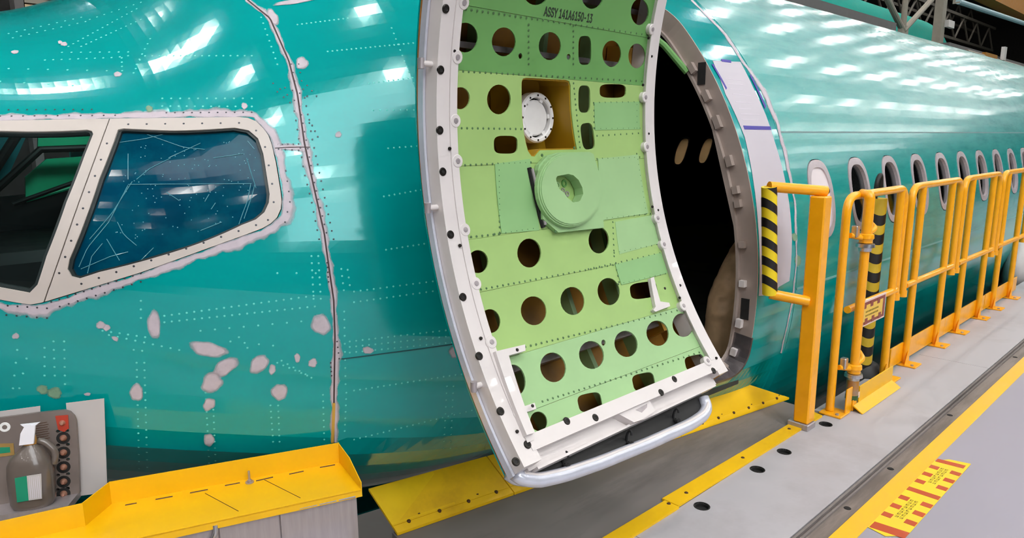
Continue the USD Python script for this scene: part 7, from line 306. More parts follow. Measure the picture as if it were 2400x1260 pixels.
"splice_band":[[[3.255,.8533],[3.2479,.8511],[3.2367,.8477],[3.227,.8448],[3.2193,.8425],[3.2106,.8398],[3.2052,.8382]],[[3.2562,.8412],[3.2485,.8389],[3.2363,.8352],[3.2257,.832],[3.2181,.8298],[3.2095,.8272],[3.2041,.8256]],[[3.2484,.8265],[3.2426,.8248],[3.2334,.822],[3.2255,.8197],[3.2191,.8178],[3.212,.8157],[3.2075,.8144]],[[3.2466,.8137],[3.2415,.8122],[3.2333,.8098],[3.2262,.8077],[3.2218,.8064],[3.2168,.805],[3.2137,.8041]],[[3.2482,.802],[3.243,.8005],[3.2349,.7981],[3.2278,.7961],[3.2214,.7942],[3.2142,.7922],[3.2097,.7909]],[[3.2436,.7886],[3.2402,.7876],[3.2349,.7861],[3.2302,.7848],[3.2217,.7823],[3.212,.7796],[3.206,.7779]],[[3.246,.7773],[3.2428,.7764],[3.2378,.7749],[3.2334,.7737],[3.2259,.7716],[3.2174,.7692],[3.2122,.7677]],[[3.2592,.769],[3.2536,.7675],[3.2449,.765],[3.2372,.7629],[3.2297,.7608],[3.2211,.7584],[3.2158,.7569]],[[3.2665,.7591],[3.2603,.7574],[3.2504,.7547],[3.2418,.7523],[3.2331,.7499],[3.2232,.7472],[3.2171,.7455]],[[3.2709,.7485],[3.2649,.7468],[3.2552,.7442],[3.2469,.7419],[3.2399,.74],[3.2319,.7379],[3.2269,.7365]],[[3.2821,.7397],[3.2747,.7377],[3.2629,.7345],[3.2526,.7318],[3.2462,.73],[3.2389,.7281],[3.2343,.7268]],[[3.2882,.7295],[3.2808,.7276],[3.2691,.7244],[3.259,.7218],[3.2494,.7192],[3.2387,.7164],[3.232,.7146]],[[3.2879,.7175],[3.2823,.7161],[3.2735,.7138],[3.2658,.7119],[3.2549,.7092],[3.2425,.7061],[3.2349,.7042]],[[3.292,.7064],[3.2858,.705],[3.276,.7028],[3.2674,.7009],[3.257,.6985],[3.2451,.6959],[3.2377,.6942]],[[3.2942,.695],[3.2864,.6933],[3.274,.6908],[3.2632,.6885],[3.2512,.686],[3.2376,.6832],[3.2291,.6815]],[[3.2893,.6825],[3.2819,.681],[3.2701,.6786],[3.2599,.6765],[3.2479,.674],[3.2344,.6713],[3.2261,.6696]],[[3.2883,.6709],[3.2805,.6693],[3.268,.6668],[3.2572,.6647],[3.2489,.663],[3.2394,.6611],[3.2334,.6599]],[[3.2917,.6603],[3.2825,.6585],[3.2679,.6556],[3.2553,.6531],[3.2478,.6516],[3.2393,.6499],[3.2341,.6489]],[[3.2836,.6474],[3.2761,.646],[3.2643,.6437],[3.254,.6417],[3.2453,.64],[3.2353,.638],[3.2291,.6368]],[[3.2735,.6344],[3.2684,.6334],[3.2604,.6319],[3.2534,.6305],[3.2457,.629],[3.237,.6273],[3.2315,.6262]],[[3.2766,.6242],[3.2713,.6231],[3.2628,.6214],[3.2554,.6199],[3.2476,.6183],[3.2387,.6165],[3.2332,.6154]],[[3.28,.6139],[3.2748,.6128],[3.2666,.6112],[3.2594,.6097],[3.2491,.6076],[3.2374,.6052],[3.2302,.6038]],[[3.2808,.603],[3.2766,.6022],[3.2698,.6008],[3.264,.5997],[3.2547,.5978],[3.2443,.5957],[3.2377,.5944]],[[3.2934,.5946],[3.2873,.5933],[3.2775,.5914],[3.269,.5897],[3.2626,.5885],[3.2554,.587],[3.2509,.5861]],[[3.3061,.5861],[3.2981,.5845],[3.2854,.582],[3.2745,.5799],[3.2672,.5785],[3.2589,.5768],[3.2538,.5758]],[[3.3064,.5752],[3.2998,.5739],[3.2894,.5719],[3.2804,.5701],[3.2724,.5686],[3.2632,.5668],[3.2575,.5657]],[[3.311,.5651],[3.3049,.564],[3.2952,.5621],[3.2867,.5605],[3.2795,.5591],[3.2713,.5575],[3.2662,.5566]],[[3.3223,.5563],[3.315,.555],[3.3035,.5528],[3.2935,.5509],[3.2831,.549],[3.2713,.5467],[3.264,.5453]],[[3.3259,.5461],[3.3195,.5449],[3.3095,.543],[3.3007,.5414],[3.2863,.5387],[3.2699,.5357],[3.2598,.5338]],[[3.3339,.5364],[3.3275,.5353],[3.3172,.5335],[3.3083,.532],[3.2947,.5296],[3.2792,.5269],[3.2696,.5253]],[[3.3509,.5276],[3.3412,.5262],[3.3258,.5239],[3.3124,.522],[3.2994,.5201],[3.2847,.518],[3.2755,.5166]],[[3.3539,.5166],[3.343,.5153],[3.3258,.5131],[3.3109,.5112],[3.2966,.5094],[3.2804,.5073],[3.2703,.506]],[[3.3481,.5052],[3.3385,.504],[3.3232,.5021],[3.3099,.5005],[3.2978,.4989],[3.2841,.4972],[3.2755,.4962]],[[3.3496,.4948],[3.3395,.4935],[3.3234,.4916],[3.3094,.4898],[3.2994,.4886],[3.288,.4872],[3.2809,.4864]],[[3.3475,.4839],[3.3379,.4828],[3.3227,.4809],[3.3094,.4793],[3.2963,.4778],[3.2814,.476],[3.2722,.4749]],[[3.3358,.472],[3.3293,.4712],[3.3189,.47],[3.3099,.4689],[3.2954,.4672],[3.2789,.4653],[3.2687,.4641]],[[3.3354,.4614],[3.3292,.4607],[3.3194,.4596],[3.3109,.4586],[3.2986,.4572],[3.2848,.4556],[3.2761,.4546]],[[3.3439,.4519],[3.3359,.451],[3.3233,.4496],[3.3123,.4483],[3.2997,.4469],[3.2855,.4453],[3.2766,.4443]],[[3.3426,.4412],[3.3354,.4404],[3.324,.4392],[3.3141,.4381],[3.3021,.4369],[3.2884,.4354],[3.28,.4345]],[[3.3412,.4302],[3.3346,.4296],[3.3242,.4287],[3.315,.4279],[3.308,.4273],[3.2999,.4266],[3.2948,.4261]],[[3.342,.4194],[3.3344,.4189],[3.3222,.418],[3.3115,.4173],[3.3058,.4169],[3.2993,.4164],[3.2953,.4161]],[[3.3331,.4084],[3.3269,.408],[3.3171,.4073],[3.3085,.4067],[3.3,.4061],[3.2904,.4055],[3.2844,.4051]],[[3.3211,.3973],[3.3173,.397],[3.3112,.3966],[3.3059,.3963],[3.2973,.3957],[3.2876,.395],[3.2815,.3946]],[[3.3224,.3871],[3.3177,.3868],[3.3103,.3863],[3.3038,.3859],[3.295,.3853],[3.2851,.3847],[3.2789,.3843]],[[3.3249,.377],[3.3192,.3766],[3.3101,.376],[3.3021,.3755],[3.2905,.3748],[3.2773,.374],[3.2691,.3735]],[[3.3224,.3666],[3.317,.3663],[3.3084,.3657],[3.3009,.3653],[3.2897,.3646],[3.277,.3638],[3.269,.3633]],[[3.328,.3567],[3.321,.3563],[3.3099,.3556],[3.3001,.3551],[3.2918,.3546],[3.2824,.354],[3.2766,.3537]],[[3.3343,.3466],[3.3256,.3462],[3.3118,.3455],[3.2998,.3449],[3.291,.3444],[3.2811,.3439],[3.275,.3436]],[[3.3267,.3358],[3.3194,.3355],[3.3079,.3351],[3.2978,.3346],[3.2882,.3343],[3.2773,.3338],[3.2705,.3336]],[[3.3198,.3253],[3.3137,.3251],[3.3039,.3247],[3.2954,.3244],[3.2871,.3241],[3.2775,.3238],[3.2716,.3236]],[[3.3197,.3151],[3.3131,.3149],[3.3026,.3146],[3.2935,.3143],[3.2843,.3139],[3.2738,.3136],[3.2672,.3134]],[[3.3149,.3048],[3.3092,.3046],[3.3,.3044],[3.292,.3041],[3.281,.3038],[3.2685,.3034],[3.2606,.3031]],[[3.3108,.2946],[3.3058,.2944],[3.2979,.2942],[3.2909,.294],[3.2818,.2937],[3.2714,.2934],[3.2649,.2932]],[[3.3157,.2846],[3.3093,.2844],[3.2991,.2842],[3.2902,.2839],[3.2834,.2837],[3.2756,.2835],[3.2707,.2834]],[[3.3167,.2745],[3.31,.2744],[3.2993,.2741],[3.29,.2739],[3.2833,.2737],[3.2757,.2735],[3.271,.2734]],[[3.3103,.2643],[3.3052,.2642],[3.2972,.264],[3.2901,.2638],[3.2849,.2637],[3.279,.2636],[3.2753,.2635]],[[3.309,.2542],[3.3044,.2541],[3.2971,.2539],[3.2906,.2538],[3.2871,.2537],[3.283,.2536],[3.2804,.2536]],[[3.3089,.2441],[3.3045,.244],[3.2976,.2439],[3.2916,.2438],[3.2866,.2437],[3.2809,.2436],[3.2773,.2435]],[[3.3035,.2339],[3.3009,.2339],[3.2966,.2338],[3.2929,.2337],[3.2868,.2336],[3.2799,.2335],[3.2756,.2334]],[[3.3049,.2239],[3.3023,.2238],[3.2982,.2238],[3.2947,.2237],[3.2897,.2236],[3.284,.2235],[3.2805,.2235]],[[3.3137,.2137],[3.3095,.2137],[3.3027,.2137],[3.2968,.2137],[3.2918,.2137],[3.2862,.2137],[3.2827,.2137]],[[3.313,.2033],[3.3085,.2034],[3.3014,.2035],[3.2952,.2037],[3.2898,.2038],[3.2837,.2039],[3.2799,.204]],[[3.3085,.1932],[3.3042,.1933],[3.2974,.1935],[3.2913,.1937],[3.2874,.1938],[3.2829,.194],[3.2802,.1941]],[[3.309,.183],[3.3037,.1832],[3.2953,.1835],[3.2879,.1837],[3.2843,.1839],[3.2801,.184],[3.2776,.1841]],[[3.3044,.1731],[3.2995,.1732],[3.2917,.1735],[3.2849,.1738],[3.2795,.174],[3.2733,.1742],[3.2694,.1743]],[[3.2965,.1633],[3.2929,.1634],[3.2872,.1636],[3.2823,.1638],[3.2763,.164],[3.2695,.1643],[3.2653,.1644]],[[3.2961,.1532],[3.2921,.1533],[3.2857,.1536],[3.2801,.1538],[3.2743,.1541],[3.2678,.1543],[3.2637,.1545]],[[3.2974,.143],[3.2926,.1432],[3.2849,.1436],[3.2782,.1438],[3.2716,.1441],[3.2641,.1444],[3.2594,.1446]],[[3.2943,.1331],[3.2899,.1333],[3.2829,.1336],[3.2768,.1338],[3.2705,.1341],[3.2634,.1344],[3.259,.1346]],[[3.2942,.123],[3.2896,.1232],[3.2822,.1235],[3.2758,.1238],[3.2714,.124],[3.2665,.1242],[3.2634,.1244]],[[3.2955,.1128],[3.2904,.113],[3.2822,.1134],[3.2751,.1137],[3.2711,.1139],[3.2666,.1142],[3.2638,.1143]],[[3.2904,.1029],[3.2865,.1031],[3.2803,.1034],[3.2749,.1037],[3.2705,.1039],[3.2655,.1041],[3.2624,.1043]],[[3.2856,.093],[3.283,.0931],[3.2788,.0934],[3.2751,.0935],[3.2714,.0937],[3.2673,.0939],[3.2647,.0941]],[[3.2863,.0828],[3.2836,.083],[3.2794,.0832],[3.2757,.0834],[3.272,.0836],[3.2678,.0838],[3.2652,.0839]],[[3.2858,.0727],[3.2835,.0728],[3.2799,.073],[3.2767,.0732],[3.2722,.0734],[3.267,.0737],[3.2638,.0739]],[[3.2852,.0624],[3.2834,.0625],[3.2806,.0627],[3.2781,.0629],[3.2744,.0632],[3.2702,.0635],[3.2675,.0637]],[[3.2859,.052],[3.2834,.0522],[3.2794,.0526],[3.2759,.0529],[3.2733,.0531],[3.2705,.0534],[3.2687,.0535]],[[3.2848,.0418],[3.2818,.0421],[3.2769,.0426],[3.2727,.043],[3.2699,.0432],[3.2667,.0435],[3.2647,.0437]],[[3.2794,.0321],[3.2771,.0323],[3.2733,.0326],[3.27,.033],[3.2671,.0332],[3.2638,.0336],[3.2618,.0338]],[[3.2767,.022],[3.2744,.0223],[3.2708,.0226],[3.2677,.0229],[3.2652,.0232],[3.2623,.0234],[3.2606,.0236]],[[3.2762,.0118],[3.2736,.012],[3.2694,.0125],[3.2658,.0128],[3.262,.0132],[3.2577,.0136],[3.255,.0139]],[[3.273,.0018],[3.2708,.002],[3.2673,.0024],[3.2643,.0027],[3.2591,.0032],[3.2532,.0038],[3.2495,.0042]],[[3.2725,-.0085],[3.2702,-.0083],[3.2665,-.0079],[3.2632,-.0075],[3.2585,-.007],[3.2531,-.0065],[3.2497,-.0061]],[[3.2769,-.0194],[3.2733,-.019],[3.2676,-.0184],[3.2626,-.0178],[3.258,-.0173],[3.2527,-.0168],[3.2494,-.0164]],[[3.2782,-.0299],[3.2743,-.0295],[3.2679,-.0288],[3.2624,-.0282],[3.2573,-.0276],[3.2515,-.027],[3.2478,-.0266]],[[3.2772,-.0403],[3.2736,-.0399],[3.2678,-.0392],[3.2627,-.0387],[3.2584,-.0382],[3.2536,-.0376],[3.2505,-.0373]],[[3.2793,-.0511],[3.2753,-.0507],[3.269,-.0499],[3.2634,-.0492],[3.2597,-.0487],[3.2555,-.0482],[3.2528,-.0479]],[[3.2762,-.0615],[3.2724,-.061],[3.2665,-.0601],[3.2613,-.0594],[3.2564,-.0587],[3.2508,-.0579],[3.2473,-.0574]],[[3.268,-.071],[3.2654,-.0706],[3.2612,-.07],[3.2576,-.0694],[3.2523,-.0686],[3.2463,-.0678],[3.2426,-.0672]],[[3.2648,-.0811],[3.2622,-.0807],[3.258,-.0801],[3.2543,-.0795],[3.2498,-.0789],[3.2447,-.0781],[3.2415,-.0776]],[[3.2645,-.0917],[3.2613,-.0912],[3.2561,-.0904],[3.2515,-.0897],[3.2468,-.089],[3.2415,-.0882],[3.2381,-.0877]],[[3.2608,-.1018],[3.2579,-.1014],[3.2532,-.1006],[3.2492,-.1],[3.2447,-.0993],[3.2397,-.0985],[3.2366,-.0981]],[[3.2586,-.1122],[3.2558,-.1117],[3.2512,-.111],[3.2472,-.1104],[3.2446,-.11],[3.2415,-.1095],[3.2396,-.1092]],[[3.2592,-.123],[3.2558,-.1225],[3.2505,-.1216],[3.2458,-.1209],[3.2435,-.1205],[3.2408,-.1201],[3.2392,-.1198]],[[3.2554,-.1332],[3.2528,-.1328],[3.2486,-.1321],[3.2449,-.1315],[3.2415,-.1309],[3.2376,-.1303],[3.2352,-.1299]],[[3.2511,-.1433],[3.2495,-.1431],[3.2468,-.1426],[3.2445,-.1422],[3.2411,-.1417],[3.2373,-.1411],[3.2349,-.1407]],[[3.2531,-.1546],[3.251,-.1542],[3.2476,-.1536],[3.2446,-.1531],[3.2409,-.1525],[3.2367,-.1518],[3.2341,-.1514]],[[3.2555,-.1659],[3.2529,-.1655],[3.2488,-.1648],[3.2452,-.1641],[3.2401,-.1633],[3.2342,-.1623],[3.2306,-.1617]],[[3.2564,-.1771],[3.2539,-.1766],[3.2499,-.1759],[3.2464,-.1753],[3.2414,-.1745],[3.2358,-.1735],[3.2322,-.1729]],[[3.2625,-.1892],[3.2589,-.1886],[3.2532,-.1876],[3.2483,-.1867],[3.2444,-.186],[3.24,-.1853],[3.2373,-.1848]],[[3.2689,-.2015],[3.2643,-.2007],[3.2571,-.1994],[3.2507,-.1983],[3.2462,-.1975],[3.2411,-.1966],[3.238,-.196]]],
"tape_strip":[[2.9584,.5984],[3.2264,.6067],[3.2166,.5259],[3.2248,.4449],[3.222,.3738],[3.2293,.2937],[3.2337,.2043],[3.2296,.116],[3.2068,.0081],[3.0987,.0011],[3.061,-.0158],[2.9095,-.0078],[2.908,.0697],[2.9132,.1736],[2.9293,.2778],[2.9508,.3855],[2.936,.4473],[2.9227,.4996]],
"blue_tapes":[[[3.0454,.6071],[3.1358,.6073],[3.1249,.5986],[3.0392,.5988]],[[3.2429,.5643],[3.2612,.5676],[3.2607,.4695],[3.2385,.463]],[[2.9691,.4144],[3.2279,.4134],[3.2246,.4039],[2.9689,.4042]],[[2.9297,.586],[2.9453,.5867],[2.9591,.517],[2.9443,.5117]]],
"lap_front":[[.958,-.0882],[1.026,-.0808],[1.096,-.0733],[1.1685,-.066],[1.2437,-.0587],[1.3223,-.0515]],
"creases":[[[.4969,.3312],[.5098,.3309],[.5227,.3306],[.5357,.3302],[.5488,.3298],[.562,.3293],[.5752,.3288],[.5886,.3283],[.6019,.3277],[.6153,.3268],[.6287,.3257],[.6421,.3244],[.6557,.323],[.6692,.3213],[.6829,.3196],[.6966,.3177],[.7103,.3157],[.7242,.3137],[.7381,.3116],[.7522,.3095],[.7663,.3074],[.7805,.3053]],[[.4964,.3285],[.4876,.3121],[.4789,.2957],[.4703,.2792],[.4618,.2626],[.4535,.2459],[.4452,.2292],[.4369,.2126],[.4269,.1978],[.417,.1829],[.4071,.1679],[.3974,.1528],[.3877,.1375],[.3794,.1209],[.3725,.1028],[.3656,.0847],[.3589,.0664]],[[.5078,.3402],[.498,.3247],[.4884,.3092],[.4788,.2935],[.4694,.2778],[.4601,.262],[.4509,.2462],[.441,.2312],[.4307,.2167],[.4205,.2021],[.4105,.1874],[.4005,.1726],[.3905,.1577]],[[.7784,.3056],[.7722,.2911],[.7661,.2764],[.7599,.2618],[.7519,.2479],[.744,.2338],[.7363,.2195],[.7291,.2048]],[[.7872,.3021],[.7805,.2881],[.7738,.274],[.7662,.2603],[.7587,.2465],[.7512,.2325],[.7439,.2183]],[[.5712,.4861],[.5825,.4779],[.5939,.4699],[.6053,.4619],[.6166,.4537],[.6279,.4455],[.6393,.4372],[.6517,.4311],[.6649,.4265],[.6782,.4219],[.6914,.4171]],[[.494,.4665],[.5083,.468],[.5226,.4694],[.5371,.4708],[.5516,.472],[.5662,.4735],[.5811,.4766],[.5961,.4796],[.6111,.4824],[.626,.4846]],[[.6079,.4062],[.5944,.3995],[.581,.3927],[.5677,.3857],[.5545,.3786],[.5423,.3683],[.5303,.3574],[.5184,.3464]],[[.6861,.4374],[.6721,.4332],[.6582,.4286],[.6443,.4237],[.6305,.4185],[.6167,.4128],[.603,.4067]],[[.3746,.0472],[.3792,.0656],[.3838,.0838],[.3885,.1019],[.3973,.1168],[.4065,.1314],[.4158,.1458]],[[.3626,.0599],[.3753,.0691],[.3881,.0782],[.4009,.0872],[.4138,.0961],[.4267,.1049],[.44,.1113],[.4535,.117],[.467,.1226]],[[.4558,.2143],[.4594,.1973],[.4631,.1803],[.4702,.1669],[.4789,.1552],[.4877,.1435]],[[.7839,.3722],[.7843,.3561],[.7849,.3402],[.7857,.3243],[.787,.3087],[.7884,.2931]],[[.7977,.415],[.8034,.4021],[.8092,.3895]],[[.7054,.3891],[.7199,.3884],[.7344,.3876],[.749,.3867],[.7637,.3858],[.7785,.3848]],[[.5151,.4287],[.511,.4081],[.5071,.3877],[.5033,.3674],[.4997,.3472]],[[.602,.2784],[.5939,.287],[.5857,.2957],[.5776,.3046]],[[.6365,.1913],[.6497,.197],[.6629,.2026],[.6763,.2079],[.6897,.213]],[[.4917,.0982],[.5024,.1119],[.5132,.1255],[.5241,.139]],[[.4459,.0946],[.4409,.1108],[.4359,.1271],[.4311,.1435],[.4263,.1599]],[[.6737,.2912],[.66,.2721]],[[.6841,.2663],[.6709,.2497]]],
"specks":[[.6043,.2813],[.6899,.2945],[.6344,.3098],[.6665,.3755],[.6215,.2593],[.4876,.1659],[.5465,.3292],[.5599,.4511],[.7575,.3806],[.6921,.3705],[.6733,.3029],[.6318,.3211],[.5376,.3161],[.7769,.3664],[.7069,.3672],[.52,.3672],[.4582,.1812],[.5862,.4078],[.5217,.3382],[.7629,.3585],[.6303,.189],[.4643,.2061],[.5635,.229],[.5465,.2749],[.639,.4227],[.6858,.2141],[.6131,.3418],[.7753,.3217],[.7485,.3145],[.5777,.3521],[.5482,.4474],[.6299,.3245],[.7799,.3837],[.5487,.1798],[.4891,.3419],[.7461,.4229],[.4505,.1825],[.6895,.3677],[.6205,.3821],[.5124,.3426],[.6844,.2438],[.5183,.3646],[.5937,.3437],[.6604,.2249],[.5604,.3292],[.7679,.2899],[.6264,.2779],[.6202,.2221],[.5422,.368],[.7466,.2935],[.7943,.3791],[.7114,.3057],[.5852,.2005],[.4893,.3096],[.5374,.3603],[.7277,.3233],[.7406,.4259],[.6915,.3855],[.6845,.3888],[.5986,.4503],[.4908,.2115],[.5115,.2158],[.4482,.1819],[.752,.4224],[.7785,.3595],[.5294,.2875],[.4926,.1708],[.5637,.2905],[.6499,.3685],[.6706,.4227],[.7101,.2539],[.6011,.2653],[.5436,.3719],[.6443,.4327],[.6614,.3955],[.5116,.1937],[.6575,.3782],[.7355,.2171],[.5519,.2873],[.6666,.4221],[.6773,.297],[.608,.2414],[.7943,.3376],[.5562,.4435],[.5464,.2942],[.5511,.4179],[.7601,.3069],[.6276,.3426],[.6795,.2361],[.7518,.3008],[.5061,.1902],[.7681,.3881],[.5083,.2651],[.5838,.2958],[.7053,.2839],[.6342,.3832],[.6594,.2819],[.7859,.3676],[.4959,.3592],[.5565,.3259],[.4932,.2511],[.7545,.4243],[.7798,.3951],[.5482,.3162],[.6036,.3941],[.6745,.2103],[.5409,.4154],[.6401,.4092],[.7331,.3188],[.7173,.3267],[.6222,.425],[.4896,.1762],[.6306,.286],[.7609,.3442],[.6192,.4115],[.5274,.2419],[.58,.3579],[.5219,.3036],[.8052,.369],[.7174,.2247],[.6446,.2944],[.6435,.4224],[.693,.31],[.5753,.2036]],
"jamb_holes":1,
}
# ------------------------------------------------------------------ hangar
def struct(name, mesh, m, parent=None, **k): return obj(name, mesh, m, parent, kind=None if parent is not None else 'structure', **k)
FZ, CZ = -2.8, 12.4
struct('floor', box((-24, -16, FZ - .3), (78, 28, FZ)), M['concrete'])  # kept dark so less light bounces up onto the fuselage
struct('ceiling', cat([box((-24, -3.6, CZ), (78, 28, CZ + .3)), box((-24, -16, CZ), (-6.5, -3.6, CZ + .3)), box((2.5, -16, CZ), (78, -3.6, CZ + .3))]), M['roof'])   # unseen roof opening on the camera's side, placed to brighten the fuselage sheen
struct('wall_back', box((-24, 27, FZ), (78, 27.4, CZ)), M['dark_wall'])  # dark colour stands in for the unlit depth of the hangar
struct('wall_left', box((-24.4, -16, FZ), (-24, 28, CZ)), M['dim_wall'])  # out of view, dark to bounce less light at the fuselage
struct('wall_right', box((78, -16, FZ), (78.4, 28, CZ)), M['dark_wall'])
# the hangar side behind the camera: unseen, its opening placed to brighten the fuselage
struct('wall_front', cat([box((-24, -16.4, FZ), (78, -16, 4.6)), box((-24, -16.4, 11.6), (78, -16, CZ)), box((-24, -16.4, 4.6), (-6, -16, 11.6)), box((1.5, -16.4, 4.6), (78, -16, 11.6))]), M['dim_wall'])

# ------------------------------------------------------------------ docking platform
gap_y0, gap_y1 = .822, .905
front = [(1.144, 1.83), (3.308, 1.483)]                 # front edge of the yellow flaps
platform = thing('floor', None, None, (0, 0, 0), kind='structure')
def slab_z(poly, z0, z1): return prism(poly, z0, z1)
obj('outer_deck', box((-3, -4, -.09), (46, .752, 0)), M['deck2'], platform, label='lilac grey outer deck')
obj('track_bed', box((-3, .752, -.09), (46, .905, -.012)), M['track'], platform, label='brown grey sunken track')
obj('painted_edge_line', box((-3, .752, -.02), (46, .818, .0012)), M['yellow'], platform, label='yellow painted line')
obj('track_rail', cat([box((-3, .893, -.012), (46, .902, .001)), box((-3, .878, -.012), (46, .884, -.003))]), M['worn'], platform)
xs_p = [-3, 1.735, 4.6, 7.6, 10.6, 13.6, 20, 30, 46]
for a, b in zip(xs_p[:-1], xs_p[1:]):
    from shapely.geometry import Polygon, Point, box as sbox
    g = sbox(a + .0015, .908, b - .0015, 1.272 if b < 3.3 else 1.272)
    for hx in (2.066, 2.479, 2.711, 3.128): g = g.difference(Point(hx, 1.221).buffer(.026, 16))
    obj('deck_plate', cat([trimesh.creation.extrude_polygon(q, .012, engine='earcut') for q in getattr(g, 'geoms', [g])]).apply_translation((0, 0, -.012)), M['deck'], platform)
obj('deck_frame', box((-3, .905, -.09), (46, 1.30, -.014)), M['gap'], platform)
obj('inner_deck', cat([prism([(-3, 1.272), (3.262, 1.272), (3.262, 1.50), (1.144, 1.86), (1.12, 1.66), (-3, 1.62)], -.09, -.002)]), M['worn'], platform, label='scuffed dark grey strip of deck')
obj('deck_edge', box((3.262, 1.272, -.09), (46, 1.335, -.001)), M['deck'], platform)
for hx in (2.066, 2.479, 2.711, 3.128):
    obj('socket', lathe([(0, -.05), (.022, -.05), (.024, -.004), (.03, -.0005), (.03, .001), (.026, .001), (.026, -.03)], (hx, 1.221, 0), n=24), M['gap'], platform)
for px_, py_ in ((2.9, .86), (2.46, .858), (3.7, .862), (5.0, .86)):
    obj('track_screw', lathe([(0, .003), (.011, .002), (.013, 0), (.013, -.004)], (px_, py_, -.012), n=14), M['gap'], platform)
tag(platform, kind='structure')

# yellow sill strip in lengths, lying on the deck edge
for k, (a, b) in enumerate(((.2, 1.99), (1.994, 3.22))):
    t = thing('edge_strip', ('near' if k == 0 else 'far') + ' raised yellow edging strip on the deck, ' + ('cut off by the picture bottom' if k == 0 else 'ending at the guardrail'), 'edging strip', (a, 1.3, 0), 'yellow edging strips on the deck')
    ends = .0 if k == 0 else .02
    obj('strip_plate', prism([(a, 1.275), (b - ends, 1.268), (b, 1.33), (a, 1.345)], 0.0002, .009), M['orange_yellow'], t)
    for x in np.arange(a + .1, b, .42): obj('screw', lathe([(0, .003), (.006, .0025), (.008, 0)], (x, 1.306, .009), n=10), M['bolt_dark'], t)

# yellow hinged flaps closing the gap to the fuselage
def fl(x): return np.interp(x, [front[0][0], front[1][0]], [front[0][1], front[1][1]])
tip = lambda x: float(np.interp(x, [1.13, 1.66, 3.06], [1.985, 1.875, 1.575]))
seam_f, seam_r = [1.144, 1.62, 2.045, 2.52, 3.308], [1.13, 1.60, 2.00, 2.42, 3.06]
flap_label = ['first yellow hinged flap beside the stacked tray, under the green sliver of fuselage', 'second yellow hinged flap, in front of the lower left corner of the open door', 'third yellow hinged flap, under the middle of the open door sill', 'fourth yellow hinged flap, below the doorway sill and beside the guardrail']
for k in range(4):
    a, b, ra, rb = seam_f[k] + .002, seam_f[k + 1] - .002, seam_r[k] + .002, seam_r[k + 1] - .002
    t = thing('dock_flap', flap_label[k], 'dock flap', ((a + b) / 2, fl((a + b) / 2), 0), 'yellow hinged flaps along the fuselage')
    nv = np.array([np.array([a, fl(a), .006]), np.array([b, fl(b), .006]), np.array([rb, tip(rb), .115]), np.array([ra, tip(ra), .115])])
    def at_(u, v): return (nv[0] * (1 - u) + nv[1] * u) * (1 - v) + (nv[3] * (1 - u) + nv[2] * u) * v
    def slab(v0, v1, h0, h1, u0=0., u1=1.):
        c = [at_(u0, v0), at_(u1, v0), at_(u1, v1), at_(u0, v1)]; z = np.array([0, 0, 1.])
        return trimesh.convex.convex_hull(np.array([p + z * h0 for p in c] + [p + z * h1 for p in c]))
    obj('flap_plate', slab(.16, 1, -.006, .003), M['orange_yellow'], t)
    obj('hinge_strip', slab(0, .145, -.006, .004), M['orange_yellow'], t)
    n_b = max(3, int((b - a) / .105))
    for i in range(n_b):
        for v in (.152,):
            p = at_((i + .5) / n_b, v); obj('hinge_bolt', lathe([(0, .004), (.0055, .003), (.0075, 0), (.0075, -.006)], p + [0, 0, .004], n=10), M['bolt_dark'], t)
        if i % 2 == 0:
            p = at_((i + .9) / n_b, .23); obj('screw', lathe([(0, .002), (.004, .0015), (.005, 0)], p + [0, 0, .003], n=8), M['bolt_dark'], t)
    if k == 0: obj('bright_patch', slab(.18, .98, .003, .0036, .0, .52), mat('brighter_yellow_deck_paint', (248, 200, 0), .5, rgb2=(226, 172, 6), cover=(.5, .8), scale=5.), t)  # left half of the first flap in a brighter yellow

# ------------------------------------------------------------------ fuselage
fus = thing('airplane_fuselage', 'teal film-covered airliner fuselage with an open doorway and bare window frames', 'airplane', (3, YC, 0))
from shapely.geometry import LineString, MultiPolygon
from shapely import affinity
SC = 1.9                                              # metres per radian, near enough for outlines
def met(p): return np.asarray(p, float) * [1, SC]
def par(p): return np.asarray(p, float) / [1, SC]
def polys(g): return [q for q in getattr(g, 'geoms', [g]) if q.area > 1e-7]
def skin(name, us, vs, m, n0=-.012, n1=0., outline=None, holes=(), parent=None, label=None):
    me, cn = warp_slab(us, vs, S, SN, n0, n1, outline, holes); return obj(name, me, m, parent or fus, normals=cn, label=label)
def skin_poly(name, g, m, n0, n1, step=.04, parent=None, label=None):
    """g: a shapely polygon in metres on the skin"""
    out = None
    for q in polys(g):
        o = par(q.exterior.coords[:-1]); a, b, c, d = bounds(o)
        out = skin(name, span(a, b, step), span(c, d, step / SC), m, n0, n1, o, [par(r.coords[:-1]) for r in q.interiors], parent, label)
    return out
def seam(name, pts, wid, m, n0=-.001, n1=.0009, parent=None): return skin_poly(name, LineString(met(pts)).buffer(wid / 2, cap_style=2), m, n0, n1, .05, parent)
def rrect(x0, x1, t0, t1, rb, rt, n=8):
    """opening with rounded corners, in (x, angle)"""
    o = []
    for cx, ct, r, a0 in ((x1 - rb, t0 + rb / SC, rb, -90), (x1 - rt, t1 - rt / SC, rt, 0), (x0 + rt, t1 - rt / SC, rt, 90), (x0 + rb, t0 + rb / SC, rb, 180)):
        for k in range(n + 1):
            a = math.radians(a0 + 90 * k / n); o.append((cx + r * math.cos(a), ct + r * math.sin(a) / SC))
    return o
TOP = 2.2
frame_poly = Polygon(met(T['frame_out'])); pane3, pane2 = Polygon(met(T['pane3'])), Polygon(met(T['pane2']))
gx = np.r_[span(-.85, -.1, .05), span(-.06, 1.05, .03)]
